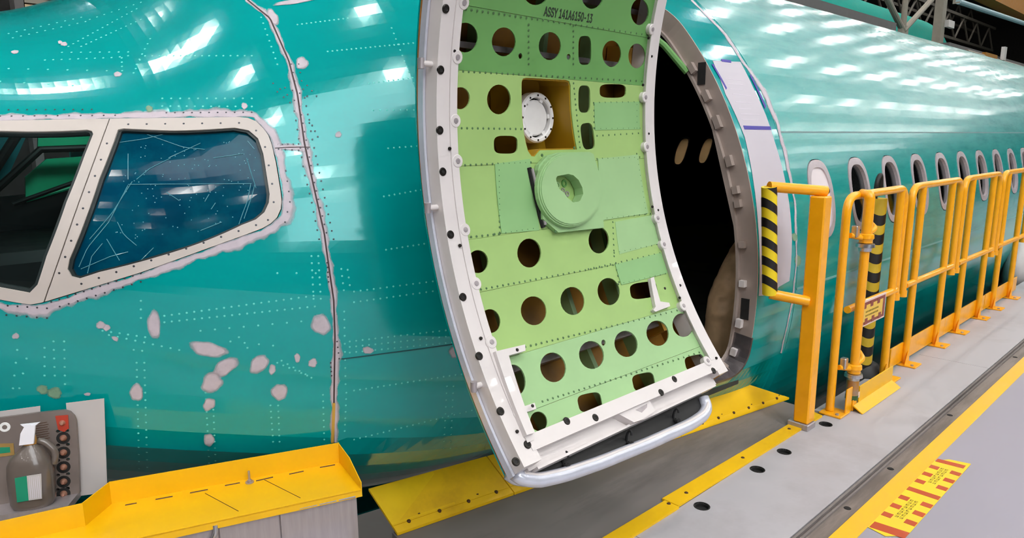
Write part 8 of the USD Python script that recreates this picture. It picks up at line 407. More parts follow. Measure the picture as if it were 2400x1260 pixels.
jt_ = np.array(T['joint_band'])[:, 3]; jt_ = jt_[np.argsort(jt_[:, 1])]; tj = np.r_[-1.35, span(jt_[0, 1], jt_[-1, 1], .03), 1.2, TOP]; xj = np.interp(tj, jt_[:, 1], jt_[:, 0])     # production joint
skin('nose_skin', gx, np.r_[span(-1.35, -.2, .04), span(-.17, TOP, .025)], M['skin'], outline=[(-.84, -1.349)] + [(x - .0024, t) for x, t in zip(xj, np.clip(tj, -1.349, TOP - .001))] + [(-.84, TOP - .001)], holes=[par(frame_poly.buffer(.0022).exterior.coords[:-1])])
opening = rrect(2.0, 2.9, -.215, .80, .13, .17)
open_poly = Polygon(met(opening))
LAPF = -.066
jo = lambda a, b: [(3.2869, a)] + [(3.2869, b)] + [(x + .0024, t) for x, t in zip(xj[::-1], tj[::-1]) if a < t < b]
skin('door_section_skin', np.r_[span(.90, 3.287, .04)], np.r_[span(-1.35, -.2, .04), span(-.18, 1.55, .028), span(1.6, TOP, .06)], M['skin'], outline=[(3.2869, -1.349), (3.2869, TOP - .001), (xj[-1] + .0024, TOP - .001)] + jo(-1.349, TOP - .001)[2:] + [(xj[0] + .0024, -1.349)], holes=[opening])
gxa = np.r_[span(3.291, 12, .4), span(13, 60, 4)]
skin('aft_upper_skin', gxa, np.r_[span(.3995, 1.7, .03), span(1.75, TOP, .06)], M['skin_aft'])
WX = [3.61 + .508 * k for k in range(14)]
def oval(cx, ct, rx, rt, p=2.7, n=36):
    a = np.arange(n) * 2 * np.pi / n; c, s = np.cos(a), np.sin(a)
    return np.c_[cx + rx * np.sign(c) * np.abs(c) ** (2 / p), ct + rt * np.sign(s) * np.abs(s) ** (2 / p)]
skin('aft_window_skin', gxa, span(-.02, .3975, .02), M['skin_aft'], holes=[oval(x, .207, .146, .113) for x in WX])
skin('aft_lower_skin', gxa, np.r_[span(-1.35, -.1, .035), span(-.08, -.022, .02)], M['skin'], n1=.0004)
skin('starboard_skin', np.r_[gx, span(1.1, 3.28, .1), gxa], span(TOP + .001, math.pi + 1.35, .07), M['skin'],
     holes=[rrect(-.35, .86, math.pi - .62, math.pi + .05, .1, .1)] + [oval(x, math.pi - .305, .12, .105)[::-1] for x in (7.62, 8.19, 8.77)])
seam('lap_line', [(3.30, .3985), (6, .3985), (14, .3985)], .009, mat('grey_lap_sealant', (96, 128, 130), .5), -.006, .0006)
seam('lap_line', [(3.30, -.021), (6, -.021), (14, -.021)], .012, mat('pale_lap_sealant', (120, 176, 172), .5), -.006, .0018)
seam('lap_line', T['lap_front'], .0035, mat('dark_teal_lap_line', (0, 78, 82), .5), .0, .0014)
seam('joint_strap', [(x, t) for x, t in zip(xj, tj)][1:-1] + [(xj[-1], 2.1)], .016, M['seam'], -.02, -.004)
seam('splice_strap', [(3.289, -1.3), (3.289, -.3), (3.289, .3), (3.289, 1.0), (3.289, 2.1)], .016, M['seam'], -.02, -.013)
seam('sealant_bead', [(.9375, -.25), (.9375, -.205), (.9375, -.17)], .008, M['sealant'], 0, .0022)
cb = np.array(T['cross_band'])[:, 3]
seam('frame_joint', [cb[0] - [.006, 0], cb[-1] + [.012, 0]], .004, M['seam'], 0, .0014)
# bare and sanded patches, rivets
colw = [0, .45, 1, 1, 1, .45, 0]
for key in ('joint_band', 'window_band', 'cross_band', 'splice_band'):
    me, w = rows_mesh(T[key], on(S, SN, .0012 if key != 'splice_band' else .0016), colw); obj('sanded_band', me, M['primer'], fus, smooth=True, w=w)
seam('joint_line', [tuple(q) for q in jt_], .0042, M['seam'], .0016, .0021)
for k, p in enumerate(T['patches']):
    me, w = rings_mesh(p, on(S, SN, .0014 + .0001 * (k % 5))); obj('sanded_patch', me, M['primer_green'] if k in (19, 20, 22, 29, 30) else M['primer'], fus, smooth=True, w=w)
obj('light_rivets', studs(T['rivets'], S, SN, .0032, .0016), M['rivet'], fus, smooth=True, kind='stuff', label='pale teal rivet heads in rows')
obj('dark_fasteners', studs(T['fasteners'], on(S, SN, .0016), SN, .0027, .0008), M['fastener'], fus, smooth=True, kind='stuff', label='dark countersunk fasteners')
# cockpit side windows
cut = LineString(met([T['seam23'][0]] + T['seam23'] + [T['seam23'][-1]])); s0, s1 = np.array(cut.coords[0]), np.array(cut.coords[-1]); dv = (s1 - s0) / np.linalg.norm(s1 - s0)
cutline = LineString([s0 - dv * .3] + list(cut.coords)[1:-1] + [s1 + dv * .3]).buffer(.0012)
wf = sorted(polys(frame_poly.difference(cutline)), key=lambda q: q.centroid.x)
for q, pn, nm, lb in ((wf[0], pane2, 'cockpit_window', 'forward open view cockpit window'), (wf[-1], pane3, 'cockpit_window', 'aft cockpit side window under scratched blue film')):
    f = skin_poly(nm, q.difference(pn), M['frame'], -.024, .0025, label=lb)
    aft = pn is pane3
    skin_poly('gasket', pn.difference(pn.buffer(-.0075)), M['gasket'], -.022, -.003, parent=f)
    skin_poly('pane', pn.buffer(-.002), M['film'] if aft else M['pane'], -.019, -.0135, parent=f, label='dark blue protective film on glass' if aft else 'clear glass pane')
    if aft:
        obj('frame_screws', studs(T['frame_screws'], on(S, SN, .0025), SN, .0032, .0008), M['fastener'], f, smooth=True, kind='stuff')
        obj('film_creases', cat([tube(on(S, SN, -.0126)(*np.array(c).T), .0011, 5) for c in T['creases']]), M['crease'], f, kind='stuff', label='pale creases in the film')
        obj('film_droplets', studs(T['specks'], on(S, SN, -.0134), SN, .0017, .0014), M['crease'], f, smooth=True, kind='stuff')
# cockpit interior seen through the forward pane
obj('cockpit_dark_block', box((-.35, 2.35, .75), (.92, 4.3, 1.02), .03), M['black'], fus)  # added black block, stands in for the dark lower cockpit

def thick_plate(pts, th):
    q = np.array(pts); return trimesh.convex.convex_hull(np.vstack([q, q + [0, th, 0]]))
obj('cockpit_side_panel', thick_plate([(0.444, 2.950, 1.377), (0.623, 2.950, 1.378), (0.596, 2.950, 1.298), (0.433, 2.950, 1.300)], .02), M['cockpit'], fus, label='green structural panel')
obj('cockpit_side_panel', thick_plate([(0.380, 2.970, 1.124), (0.389, 2.970, 1.206), (0.460, 2.970, 1.269), (0.588, 2.970, 1.276), (0.551, 2.970, 1.184), (0.473, 2.970, 1.149)], .02), M['cockpit'], fus)
obj('cockpit_side_panel', thick_plate([(0.238, 3.020, 1.115), (0.270, 3.020, 1.377), (0.429, 3.020, 1.378), (0.347, 3.020, 1.214)], .02), mat('blue_green_structure', (0, 120, 130), .4), fus)
for pts, r in (([(0.225, 2.900, 1.095), (0.292, 2.900, 1.170), (0.434, 2.900, 1.303), (0.591, 2.900, 1.307)], 0.013), ([(0.258, 2.900, 1.179), (0.391, 2.900, 1.382)], 0.016), ([(0.333, 2.900, 1.119), (0.531, 2.900, 1.188)], 0.008)):
    obj('cockpit_post', tube(pts, r, 10), M['black'], fus)
obj('cockpit_sill', thick_plate([(0.172, 2.980, 0.797), (0.213, 2.980, 1.134), (0.379, 2.980, 1.105), (0.539, 2.980, 1.151), (0.417, 2.980, 0.756)], .05), M['black'], fus)
obj('cockpit_sill_rail', tube([(0.375, 2.930, 1.127), (0.524, 2.930, 1.167)], .007, 8), M['cockpit'], fus)
lt_ = UsdLux.SphereLight.Define(stage, '/World/airplane_fuselage/unseen_cockpit_lamp'); lt_.CreateRadiusAttr(.04); lt_.CreateIntensityAttr(150.); lt_.CreateColorAttr(Gf.Vec3f(1, .97, .9))  # out of view, placed to light the green cockpit panels
lt_.AddTranslateOp().Set(Gf.Vec3d(.5 - 3, 2.62 - YC, 1.62))
# cabin windows
for k, x in enumerate(WX):
    o, i = oval(x, .207, .143, .1105), oval(x, .207, .112, .089)
    a, b, c, d = bounds(o)
    f = skin('cabin_window', span(a, b, .03), span(c, d, .016), M['bezel'], -.02, .0035, o, [i], label='cabin window closed with a white plug' if k == 0 else None)
    a, b, c, d = bounds(oval(x, .207, .116, .092))
    skin('plug' if k == 0 else 'pane', span(a, b, .04), span(c, d, .02), M['plug'] if k == 0 else M['dark_pane'], -.012 if k == 0 else -.02, -.004 if k == 0 else -.015, oval(x, .207, .1125, .0895), parent=f)
    if k: skin('inner_ring', span(a - .02, b + .02, .04), span(c - .02, d + .02, .02), M['bezel'], -.10, -.03, oval(x, .207, .125, .098), [oval(x, .207, .108, .084)], parent=f)
    if 0 < k < 10: skin('window_cover', span(a, b, .06), span(c, .207, .03), M['bezel'], -.115, -.105, oval(x + .03, .17 - .02 * (k % 3), .10, .07), parent=f)
# doorway
inset = lambda g, e: par(g.buffer(-e).exterior.coords[:-1])
a, b, c, d = bounds(opening)
gxo, gto = span(a, b, .05), span(c, d, .028)
jamb = skin('door_jamb', gxo, gto, M['jamb'], -.088, .0005, opening, [inset(open_poly, .006)], label='tan grey door jamb with stop fittings')
me, cn = warp_slab(gxo, gto, S, SN, -.098, -.086, opening, [inset(open_poly, .026)]); obj('inner_flange', me, M['jamb'], jamb, normals=cn)
low = [p for p in inset(open_poly, .0065)]
me, cn = warp_slab(gxo, span(c, -.115, .02), S, SN, -.10, .006, inset(open_poly, -.003), [inset(open_poly, .011)]); obj('sill_scuff_plate', me, M['scuff'], jamb, normals=cn)
for th, wd in ((.60, .05), (.515, .05), (.44, .06), (.335, .05), (.26, .035), (.225, .035), (.12, .03), (.02, .03), (-.085, .04), (-.165, .035)):
    p, n, tx = S(2.885, th), SN(2.885, th), np.array([1., 0, 0]); tz = np.cross(n, tx)
    q = [p - n * (.05 + i * .028) - tx * (j * .026 - .008) + tz * (kk - .5) * wd for i in (0, 1) for j in (0, 1) for kk in (0, 1)]
    obj('stop_fitting', trimesh.convex.convex_hull(np.array(q)), M['white'] if th in (-.085, -.165, .02) else M['jamb'], jamb)
for th in (.56, -.045):
    p, n = S(2.893, th), SN(2.893, th); obj('jamb_slot', box(p + [-.004, .03, -.05], p + [.0, .07, .05]), M['gap'], jamb)
obj('inner_flange_green', tube([S(x, t) - SN(x, t) * .095 for x, t in zip(np.linspace(2.45, 2.875, 9), [.785, .785, .783, .78, .77, .755, .73, .69, .60])], .016, 8), M['green1'], jamb)
# cabin inside
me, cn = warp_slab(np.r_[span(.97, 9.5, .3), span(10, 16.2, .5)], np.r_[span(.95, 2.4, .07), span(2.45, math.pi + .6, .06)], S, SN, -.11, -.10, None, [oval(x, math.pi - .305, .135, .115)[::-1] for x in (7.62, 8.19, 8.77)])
obj('cabin_lining', me, M['liner'], fus, normals=cn)  # near-black lining carries the cabin's shade in its colour
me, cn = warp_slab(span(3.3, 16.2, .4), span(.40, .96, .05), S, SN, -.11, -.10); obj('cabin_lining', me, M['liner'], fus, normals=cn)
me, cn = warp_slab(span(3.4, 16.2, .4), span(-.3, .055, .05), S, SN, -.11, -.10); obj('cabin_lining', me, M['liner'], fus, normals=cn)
sh = usdkit.material(stage, LK + 'tan_translucent_shade', {"d": ("diffuse_bsdf", {"color": lin(240, 214, 172)}), "t": ("translucent_bsdf", {"color": lin(250, 226, 190)}), "m": ("mix_closure", {"fac": .85})}, [("d.BSDF", "m.closure1"), ("t.BSDF", "m.closure2")], surface="m.closure")
for x in (7.62, 8.19, 8.77):
    o = oval(x, math.pi - .305, .135, .115)[::-1]; a, b, c, d = bounds(o)
    f = skin('far_cabin_window', span(a, b, .06), span(c, d, .03), M['bezel'], -.112, -.095, o, [oval(x, math.pi - .305, .112, .096)[::-1]], label='cabin window on the far side behind a tan shade')
    skin('shade', span(a, b, .06), span(c, d, .03), sh, -.108, -.105, oval(x, math.pi - .305, .118, .102)[::-1], parent=f)
xq = np.array([1.0, 1.3, 1.6, 1.9, 2.0, 2.9, 3.0, 3.3, 6, 16.2]); inn = np.where((xq > 1.95) & (xq < 2.95), .01, np.where(xq < 1.95, .45, .08)); yq = S(xq, np.full(10, -.225))[:, 1] + inn
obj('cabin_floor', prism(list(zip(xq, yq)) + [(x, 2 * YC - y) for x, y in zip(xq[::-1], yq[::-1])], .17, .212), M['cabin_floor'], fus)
def added_bulkhead(x, n=60):
    t = np.linspace(-1.2, math.pi + 1.2, n); q = S(np.full(n, x), t) - .02 * SN(np.full(n, x), t); q[:, 0] = x; me = trimesh.Trimesh(np.vstack([q, [[x, YC, .8]]]), [[k, k + 1, n] for k in range(n - 1)], process=False); me2 = me.copy(); me2.apply_translation((.01, 0, 0)); me2.invert(); return cat([me, me2])
obj('added_bulkhead', added_bulkhead(16.2), M['liner'], fus); obj('added_bulkhead', added_bulkhead(.957), M['black'], fus)  # added dark walls, close the cabin ends against stray light
bl = bend([(3.46, 1.8, .80), (3.30, 1.8, .65), (3.195, 1.8, .545), (3.155, 1.8, .44), (3.14, 1.8, .212)], .08, 6)
blm = tube(bl, .085, 28).subdivide(); v = blm.vertices; v += (meshkit.fbm(v * 16, 3) - .5)[:, None] * .03 * np.c_[np.ones(len(v)), np.ones(len(v)), np.zeros(len(v))]
tagb = obj('insulation_blanket', blm, M['blanket'], smooth=True, label='tan rolled insulation blanket slumped inside the doorway', cat='insulation blanket')
# fairing at the wing root, far right
me = trimesh.creation.icosphere(4, 1.0); me.apply_scale((2.0, .32, .62)); me.apply_translation((9.9, 1.46, .05)); obj('wing_root_fairing', me, M['fairing'], fus, smooth=True, label='pale grey fairing at the wing root')
# papers and tapes on the skin
o = T['tape_strip']; a, b, c, d = bounds(o)
me, cn = warp_slab(span(a, b, .04), span(c, d, .02), S, SN, .0012, .0026, o)
pap = obj('paper_template', me, M['paper'], normals=cn, label='long white paper strip taped to the skin behind the doorway', cat='paper')
for k, t_ in enumerate((.545, .53, .515, .50, .478, .46, .445, .43, .40)):
    o = [(2.985, t_), (3.16 - .03 * (k % 3), t_), (3.16 - .03 * (k % 3), t_ + .0016), (2.985, t_ + .0016)]; a, b, c, d = bounds(o, 1e-4); me, cn = warp_slab(span(a, b, .04), [c, d], S, SN, .0025, .0029, o); obj('print_line', me, M['print'], pap, normals=cn)
tap_l = ['short blue tape holding the top of the long white paper strip', 'narrow blue tape down the aft edge of the white paper strip', 'wide blue tape across the middle of the white paper strip', 'thin dark blue tape on the teal rim beside the paper top']
for lb, o in zip(tap_l, T['blue_tapes']):
    a, b, c, d = bounds(o); me, cn = warp_slab(span(a, b, .03), span(c, d, .015), S, SN, .0028, .0036, o); obj('tape', me, M['blue'], normals=cn, label=lb, cat='tape', group='blue tapes on the paper strip')
# ------------------------------------------------------------------ open entry door, swung forward, inner face to us
door = thing('airplane_door', 'open entry door in pale green primer with white edge frame and lightening holes', 'airplane door', (1.43, 1.3, .6))
def dskin(name, us, vs, m, n0, n1, outline=None, holes=(), parent=None, label=None):
    me, cn = warp_slab(us, vs, DS, DN, n0, n1, outline, holes); return obj(name, me, m, parent or door, normals=cn, label=label)
def dpoly(name, o, m, n0, n1, holes=(), step=.03, parent=None, label=None):
    a, b, c, d = bounds(o); return dskin(name, span(a, b, step), span(c, d, step), m, n0, n1, o, holes, parent, label)
ZT = 2.12
zb = [.625, .683, .80, .957, 1.084, 1.264, 1.492, 1.637, ZT]; gcol = ['green3', 'green3', 'green2', 'green2', 'green2', 'green3', 'green1', 'green1']
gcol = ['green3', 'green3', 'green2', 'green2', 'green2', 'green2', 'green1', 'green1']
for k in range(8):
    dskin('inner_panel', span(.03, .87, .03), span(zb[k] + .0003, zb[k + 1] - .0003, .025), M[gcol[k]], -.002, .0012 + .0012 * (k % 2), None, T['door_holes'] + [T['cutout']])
dcol = ['green4', 'green4', 'green3', 'green3', 'green4']
for m_, o in zip(dcol, T['doublers']): dpoly('doubler_plate', o, M[m_], .0022, .0034, T['door_holes'] + [T['cutout'], T['gear_cut']])
obj('panel_rivets', studs(T['door_rivets'], on(DS, DN, .0026), DN, .0034, .0016), M['green_rivet'], door, smooth=True, kind='stuff')
dskin('outer_film', span(.045, .86, .05), span(.60, ZT, .04), M['skin'], -.136, -.131, label='teal outer skin')
dskin('outer_skin', span(.045, .86, .05), span(.60, ZT, .04), M['bronze'], -.13, -.125)
for a, b in ((.045, .049), (.856, .86)): dskin('side_web', [a, b], span(.60, ZT, .04), M['bronze'], -.125, -.002, label='bronze primed inner side of the door edge')
for z in (.625, ZT - .004): dskin('end_web', span(.045, .86, .05), [z, z + .004], M['bronze'], -.125, -.002)
for s_ in (.20, .445, .665):
    for za, zb_ in (((.61, 1.24), (1.50, ZT - .01)) if s_ < .5 else ((.61, ZT - .01),)): dskin('stiffener', [s_, s_ + .016], span(za, zb_, .04), M['green3'], -.125, -.075)
for z in (.772, 1.545, 1.70): dskin('crossbeam', span(.05, .855, .04), [z, z + .014], M['galv'], -.11, -.06)
for s_, z in ((.78, .80), (.80, 1.56)): dskin('latch_fitting', span(s_, s_ + .04, .02), span(z - .045, z + .045, .02), mat('gold_fitting_%d' % (z * 100), (200, 150, 60), .4, .4), -.12, -.05)
# white edge frame
dskin('edge_frame', span(-.004, .052, .014), span(.594, ZT, .025), M['white'], -.042, .012, label='white left edge frame')
dskin('edge_frame', span(.842, .893, .014), span(.602, ZT, .025), M['white'], -.05, .012, label='white right edge frame')
dskin('edge_flange', span(.034, .056, .011), span(.63, ZT, .025), M['white'], .012, .0155); dskin('edge_flange', span(.838, .858, .01), span(.64, ZT, .025), M['white'], .012, .0155)
dskin('edge_skin', span(-.012, -.005, .007), span(.592, ZT, .025), M['lip'], -.05, -.03, label='grey metal outer edge')
dskin('bottom_rail', span(.04, .862, .03), span(.613, .642, .012), M['white'], -.03, .0135, label='white bottom rail')
dskin('bottom_channel', span(.03, .85, .03), span(.5885, .613, .01), M['white'], -.05, -.022, label='recessed white channel under the bottom rail')
dpoly('seal_slot', T['seal_fill'], M['cable'], -.064, -.054, step=.02, label='black seal')
dskin('channel_lip', span(.05, .83, .03), span(.584, .5885, .004), M['white'], -.05, -.012)
lp = on(DS, DN, -.05)(*np.array(T['lip']).T); lp = np.array(bend(list(lp), .03, 4))
obj('seal_strip', tube(lp, .018, 14), M['lip'], door, smooth=True, label='silver curved seal strip below the door')
obj('seal_strip', tube(lp + np.array([0, .022, -.008]), .017, 12), M['lip'], door, smooth=True)
obj('seal_bulb', tube(lp[3:-2] + np.array([0, -.004, .013]), .006, 10), M['white'], door, smooth=True)
for s_, z in T['clips']:
    p, n = DS(s_, z) - DN(s_, z) * .03, DN(s_, z)
    ring = [p + n * (.012 * math.cos(a)) + np.array([0, 0, .017 * math.sin(a) - .012]) for a in np.linspace(0, 5.2, 14)]
    c = obj('seal_clip', tube(ring, .0035, 8), M['cable'], door, label='black spring clip'); obj('clip_foot', box(p + [-.008, -.012, -.034], p + [.008, .004, -.024], .002), M['gap'], c)
br = np.array([[.352, .622], [.50, .622], [.50, .590], [.44, .584], [.40, .586]]); dpoly('centre_bracket', br, M['white'], -.03, .004)
dpoly('bracket_slot', [[.43, .607], [.485, .609], [.475, .602], [.447, .597]], M['galv'], .0035, .0046)
for p in T['lugs_l'] + T['lugs_r']:
    c = DS(*p); n = DN(*p); l = obj('stop_lug', lathe([(0, 0), (.0165, 0), (.0165, .015), (.0145, .0172), (0, .0172)], c, n, 22), M['white'], door)
    obj('lug_pin', lathe([(0, 0), (.0065, 0), (.0065, .0016), (.005, .002), (0, .002)], c + n * .0172, n, 14), M['galv'], l)
for p in T['bolts']:
    n = DN(*p); c = DS(*p) + n * .0125; b_ = obj('socket_bolt', lathe([(0.004, .0015), (.0048, .0026), (.0088, .0026), (.0102, .001), (.0102, -.002)], c, n, 20), M['socket'], door)
    obj('bolt_core', lathe([(0, .001), (.0042, .0012)], c + n * .0002, n, 12), M['gap'], b_)
obj('small_bolts', cat([lathe([(0, .0022), (.0035, .002), (.0045, 0), (.0045, -.002)], DS(*p) + DN(*p) * .0150, DN(*p), 10) for p in T['sbolts']]), M['socket'], door, kind='stuff')
# window-like valve in its ochre recess
cp = Polygon(T['cutout']); ring_in = lambda e: np.array(cp.buffer(-e).exterior.coords[:-1])
rw = dpoly('recess_box', T['cutout'], M['recess'], -.115, -.001, [ring_in(.004)], label='ochre recess')
dpoly('recess_back', T['cutout'], M['recess'], -.119, -.115, T['recess_holes'], parent=rw)
for o in T['recess_holes']: dpoly('recess_hole', o, M['bolt_dark'], -.1185, -.1145, parent=rw)
dc = DS(T['disc'][0], T['disc'][1]) + DN(*T['disc']) * -.06; dn = DN(*T['disc'])
dsc = obj('valve_disc', lathe([(0, 0), (.046, 0), (.050, -.003), (.050, -.012), (0, -.012)], dc, dn, 48), M['disc'], door, label='round white valve cover')
obj('valve_rim', lathe([(.0555, -.012), (.0555, .006), (.058, .010), (.066, .010), (.070, .006), (.071, -.02), (.0555, -.012)], dc, dn, 48), M['disc'], dsc)
obj('valve_back', lathe([(0, -.013), (.069, -.013), (.069, -.05), (0, -.05)], dc, dn, 32), M['gap'], dsc)
ax = np.cross(dn, [0, 0, 1.]); ax /= np.linalg.norm(ax); ay = np.cross(dn, ax)
for a in np.arange(6) * math.pi / 3 + .1:
    e = math.cos(a) * ax + math.sin(a) * ay; f_ = np.cross(dn, e)
    obj('spoke', trimesh.convex.convex_hull(np.array([dc + e * r_ + f_ * q + dn * h for r_ in (.047, .060) for q in (-.006, .006) for h in (-.012, .003)])), M['disc'], dsc)
for a in np.arange(12) * math.pi / 6: 
    e = math.cos(a) * ax + math.sin(a) * ay; obj('rim_screw', lathe([(0, .001), (.003, .001), (.003, -.001)], dc + e * .062 + dn * .0102, dn, 8), M['socket'], dsc)
# gear box cover
gp = dpoly('gear_box_plate', T['gear_plate'], M['green3'], .004, .018, [T['gear_cut']], label='pale green gear box plate')
gd = np.array(T['gear_disc']); gc = gd.mean(0)
for sc_, n0, n1 in ((1., .018, .030), (.965, .030, .034), (.93, .034, .0365)):
    dpoly('cover_step', gc + (gd - gc) * sc_, M['green3'], n0, n1, [T['gear_cut']], parent=gp)
gk = np.array(T['gear_cut']); kc = gk.mean(0)
dpoly('gear_well', kc + (gk - kc) * 1.15, mat('dark_green_well', (92, 150, 84), .5), -.03, -.026, parent=gp)
for (u, v_), r_, m_ in (((-.018, .014), .0125, 'green3'), ((.004, -.001), .008, 'galv'), ((.012, .018), .012, 'green1'), ((-.002, -.026), .010, 'green3'), ((.020, -.012), .009, 'galv')):
    p = kc + [u, v_]; n = DN(*p); g_ = obj('gear', lathe([(0, 0), (r_, 0), (r_, .026), (r_ * .85, .03), (r_ * .5, .03), (r_ * .45, .026), (0, .026)], DS(*p) - n * .026, n, 20), M[m_], gp)
    obj('gear_bore', lathe([(0, .0), (r_ * .42, .0)], DS(*p) + n * .0012, n, 14), M['gap'], g_)
for p in (gc + [-.085, .10], gc + [-.07, -.11], gc + [.05, .118]): obj('plate_screw', lathe([(0, .002), (.004, .0015), (.0045, 0)], DS(*p) + DN(*p) * .018, DN(*p), 10), M['green_rivet'], gp)
a_, b_ = gc + [-.121, .065], gc + [-.098, -.088]
obj('crank_slot', tube([DS(*p) + DN(*p) * .004 for p in (a_ + [-.004, .004], b_ + [-.002, -.006])], .007, 8), M['gap'], gp); obj('crank_rod', tube([DS(*p) + DN(*p) * .012 for p in (a_, b_)], .0045, 10), M['galv'], gp)
# girt brackets, pins, marking
for o, lb in ((T['brkl'], 'white angled bracket at the lower left'), (T['brkl2'], None), (T['brkr'], 'white slim bracket at the lower right')):
    q = dpoly('bracket', o, M['white'], .002, .028 if lb and 'left' in lb else .014, label=lb)
    pp = np.array(o); k_ = pp[[1, 3]].mean(0) if lb else pp.mean(0); obj('bracket_screw', lathe([(0, .002), (.004, .0015), (.0045, 0)], DS(*k_) + DN(*k_) * .028, DN(*k_), 10), M['socket'], q)
for z, s_ in ((1.50, -.03), (1.17, -.028), (.765, -.022)):
    p = DS(s_, z) + DN(s_, z) * -.012; q = obj('guide_pin', rod(p + [.03, 0, 0], p, .007, 12), M['white'], door); obj('guide_roller', rod(p + [-.003, 0, -.012], p + [-.003, 0, .012], .008, 14), M['galv'], q)
tx = meshkit.text_mesh('ASSY 141A6150-13', .02, .0006, bold=True); v = tx.vertices; w_ = v[:, 0].max(); t0, t1 = np.array(T['text']); k_ = (t1[0] - t0[0]) / w_
sv = np.c_[t0[0] + v[:, 0] * k_, t0[1] + (t1[1] - t0[1]) * v[:, 0] / w_ + v[:, 1] * k_ * 1.5 - .004]
obj('part_number', trimesh.Trimesh(DS(sv[:, 0], sv[:, 1]) + DN(sv[:, 0], sv[:, 1]) * (.0026 + v[:, 2:3]), tx.faces, process=False), M['stencil'], door, smooth=False, label='black stencilled marking')
obj('hinge_arm', tube(bend([DS(.80, 1.25) - DN(.8, 1.25) * .13, np.array([1.93, 1.53, 1.2]), np.array([2.01, 1.60, 1.2])], .05), .022, 14), M['white'], door)

# ------------------------------------------------------------------ guardrail
Y0 = 1.27
def foot(x, t): 
    f = obj('base_plate', box((x - .055, Y0 - .075, .0005), (x + .055, Y0 + .03, .010), .002), M['rail'], t)
    obj('foot_bolt', lathe([(0, .008), (.008, .007), (.009, 0)], (x - .035, Y0 - .05, .010), n=8), M['galv'], f)
def rail_section(lb, xs, x0, x1, kick, group='yellow guardrail sections beside the fuselage', first_full=False):
    t = thing('guardrail_section', lb, 'guardrail', (x0, Y0, 0), group)
    zl = .012 if first_full else .465
    obj('hoop', tube(bend([(x0, Y0, zl), (x0, Y0, 1.055), (x1, Y0, 1.055), (x1, Y0, .465)], .085, 8), .0195, 18), M['rail'], t, smooth=True, label='bent top hoop')
    for x in xs: obj('post', rod((x, Y0, .004), (x, Y0, 1.05), .0205, 18), M['rail'], t, smooth=40); foot(x, t)
    if first_full: foot(x0, t)
    obj('mid_rail', rod((x0 + (.02 if not first_full else .1), Y0 - .004, .50), (x1 - .01, Y0 - .004, .50), .018, 16), M['rail'], t, smooth=40)
    for x in (x0, x1):
        if not (first_full and x == x0): obj('socket_collar', rod((x, Y0, .44), (x, Y0, .475), .025, 18), M['rail'], t, smooth=40)
    if kick: obj('toe_board', box((x0 - .04, Y0 + .012, .018), (x1 + .05, Y0 + .022, .135), .002), M['rail'], t)
    for x in xs: obj('gusset', trimesh.convex.convex_hull(np.array([(x - .015, Y0 - .02 + q, z) for q in (0, .004) for z in (.01, .09)] + [(x - .06, Y0 - .02 + q, .01) for q in (0, .004)])), M['rail'], t)
    return t
rail_section('nearest yellow guardrail section, carrying the small striped sign', [3.99], 3.287, 4.05, False, first_full=True)
rail_section('second yellow guardrail section from the doorway, right of the sign', [4.335, 4.89], 4.165, 5.06, True)
rail_section('third yellow guardrail section from the doorway', [5.33, 5.865], 5.155, 6.03, True)
rail_section('farthest yellow guardrail section, cut off by the right edge of the picture', [6.28, 6.80], 6.14, 7.05, True)
# swing gate with hazard pad
g = thing('swing_gate', 'yellow gate post with a square loop and black and yellow padded bar', 'gate', (3.02, 1.28, 0))
pb, ptop = np.array([3.02, 1.28, .13]), np.array([3.02, 1.28, 1.085])
obj('gate_post', box((2.985, 1.245, .03), (3.055, 1.315, 1.075), .006), M['rail'], g, label='square yellow post')
obj('post_foot', box((2.98, 1.24, -.0015), (3.06, 1.34, .03), .004), M['galv'], g)
a_, b_, c_, d_ = np.array([3.055, 1.275, 1.094]), np.array([2.83, 1.425, 1.118]), np.array([2.90, 1.425, .632]), np.array([2.99, 1.285, .606])
obj('loop_tube', tube([a_, b_], .023, 18), M['rail'], g, smooth=40); obj('loop_tube', tube([c_, d_], .023, 18), M['rail'], g, smooth=40); obj('loop_tube', tube([b_, c_], .021, 18), M['rail'], g, smooth=40)
obj('tube_cap', rod(a_ - [.001, 0, 0], a_ + [.004, 0, .0], .016, 14), M['gap'], g)
ax_ = c_ - b_; ln = np.linalg.norm(ax_); ax_ /= ln; n_s = 11
pad_u = np.cross(ax_, [0, 1., 0]); pad_u /= np.linalg.norm(pad_u); pad_v = np.cross(ax_, pad_u)
pad = obj('hazard_pad', tube([b_ - ax_ * .0, c_ + ax_ * .0], .0325, 24), M['hazard_yellow'], g, smooth=40, label='padded sleeve with diagonal black stripes')
ang = np.linspace(0, 2 * np.pi, 25)
for k in range(6):                                    # slanting black bands round the sleeve
    h0 = (k + .02) / 5.6 * ln - .02
    v, f = [], []
    for j, q in enumerate(ang):
        sl = .028 * math.cos(q - .4)
        for e in (0, .042):
            h = min(max(h0 + e + sl, 0), ln); v.append(b_ + ax_ * h + .0331 * (math.cos(q) * pad_u + math.sin(q) * pad_v))
    for j in range(24): q = 2 * j; f += [[q, q + 1, q + 3], [q, q + 3, q + 2]]
    obj('black_stripe', trimesh.Trimesh(v, f, process=False), M['black_stripe'], pad, smooth=True)
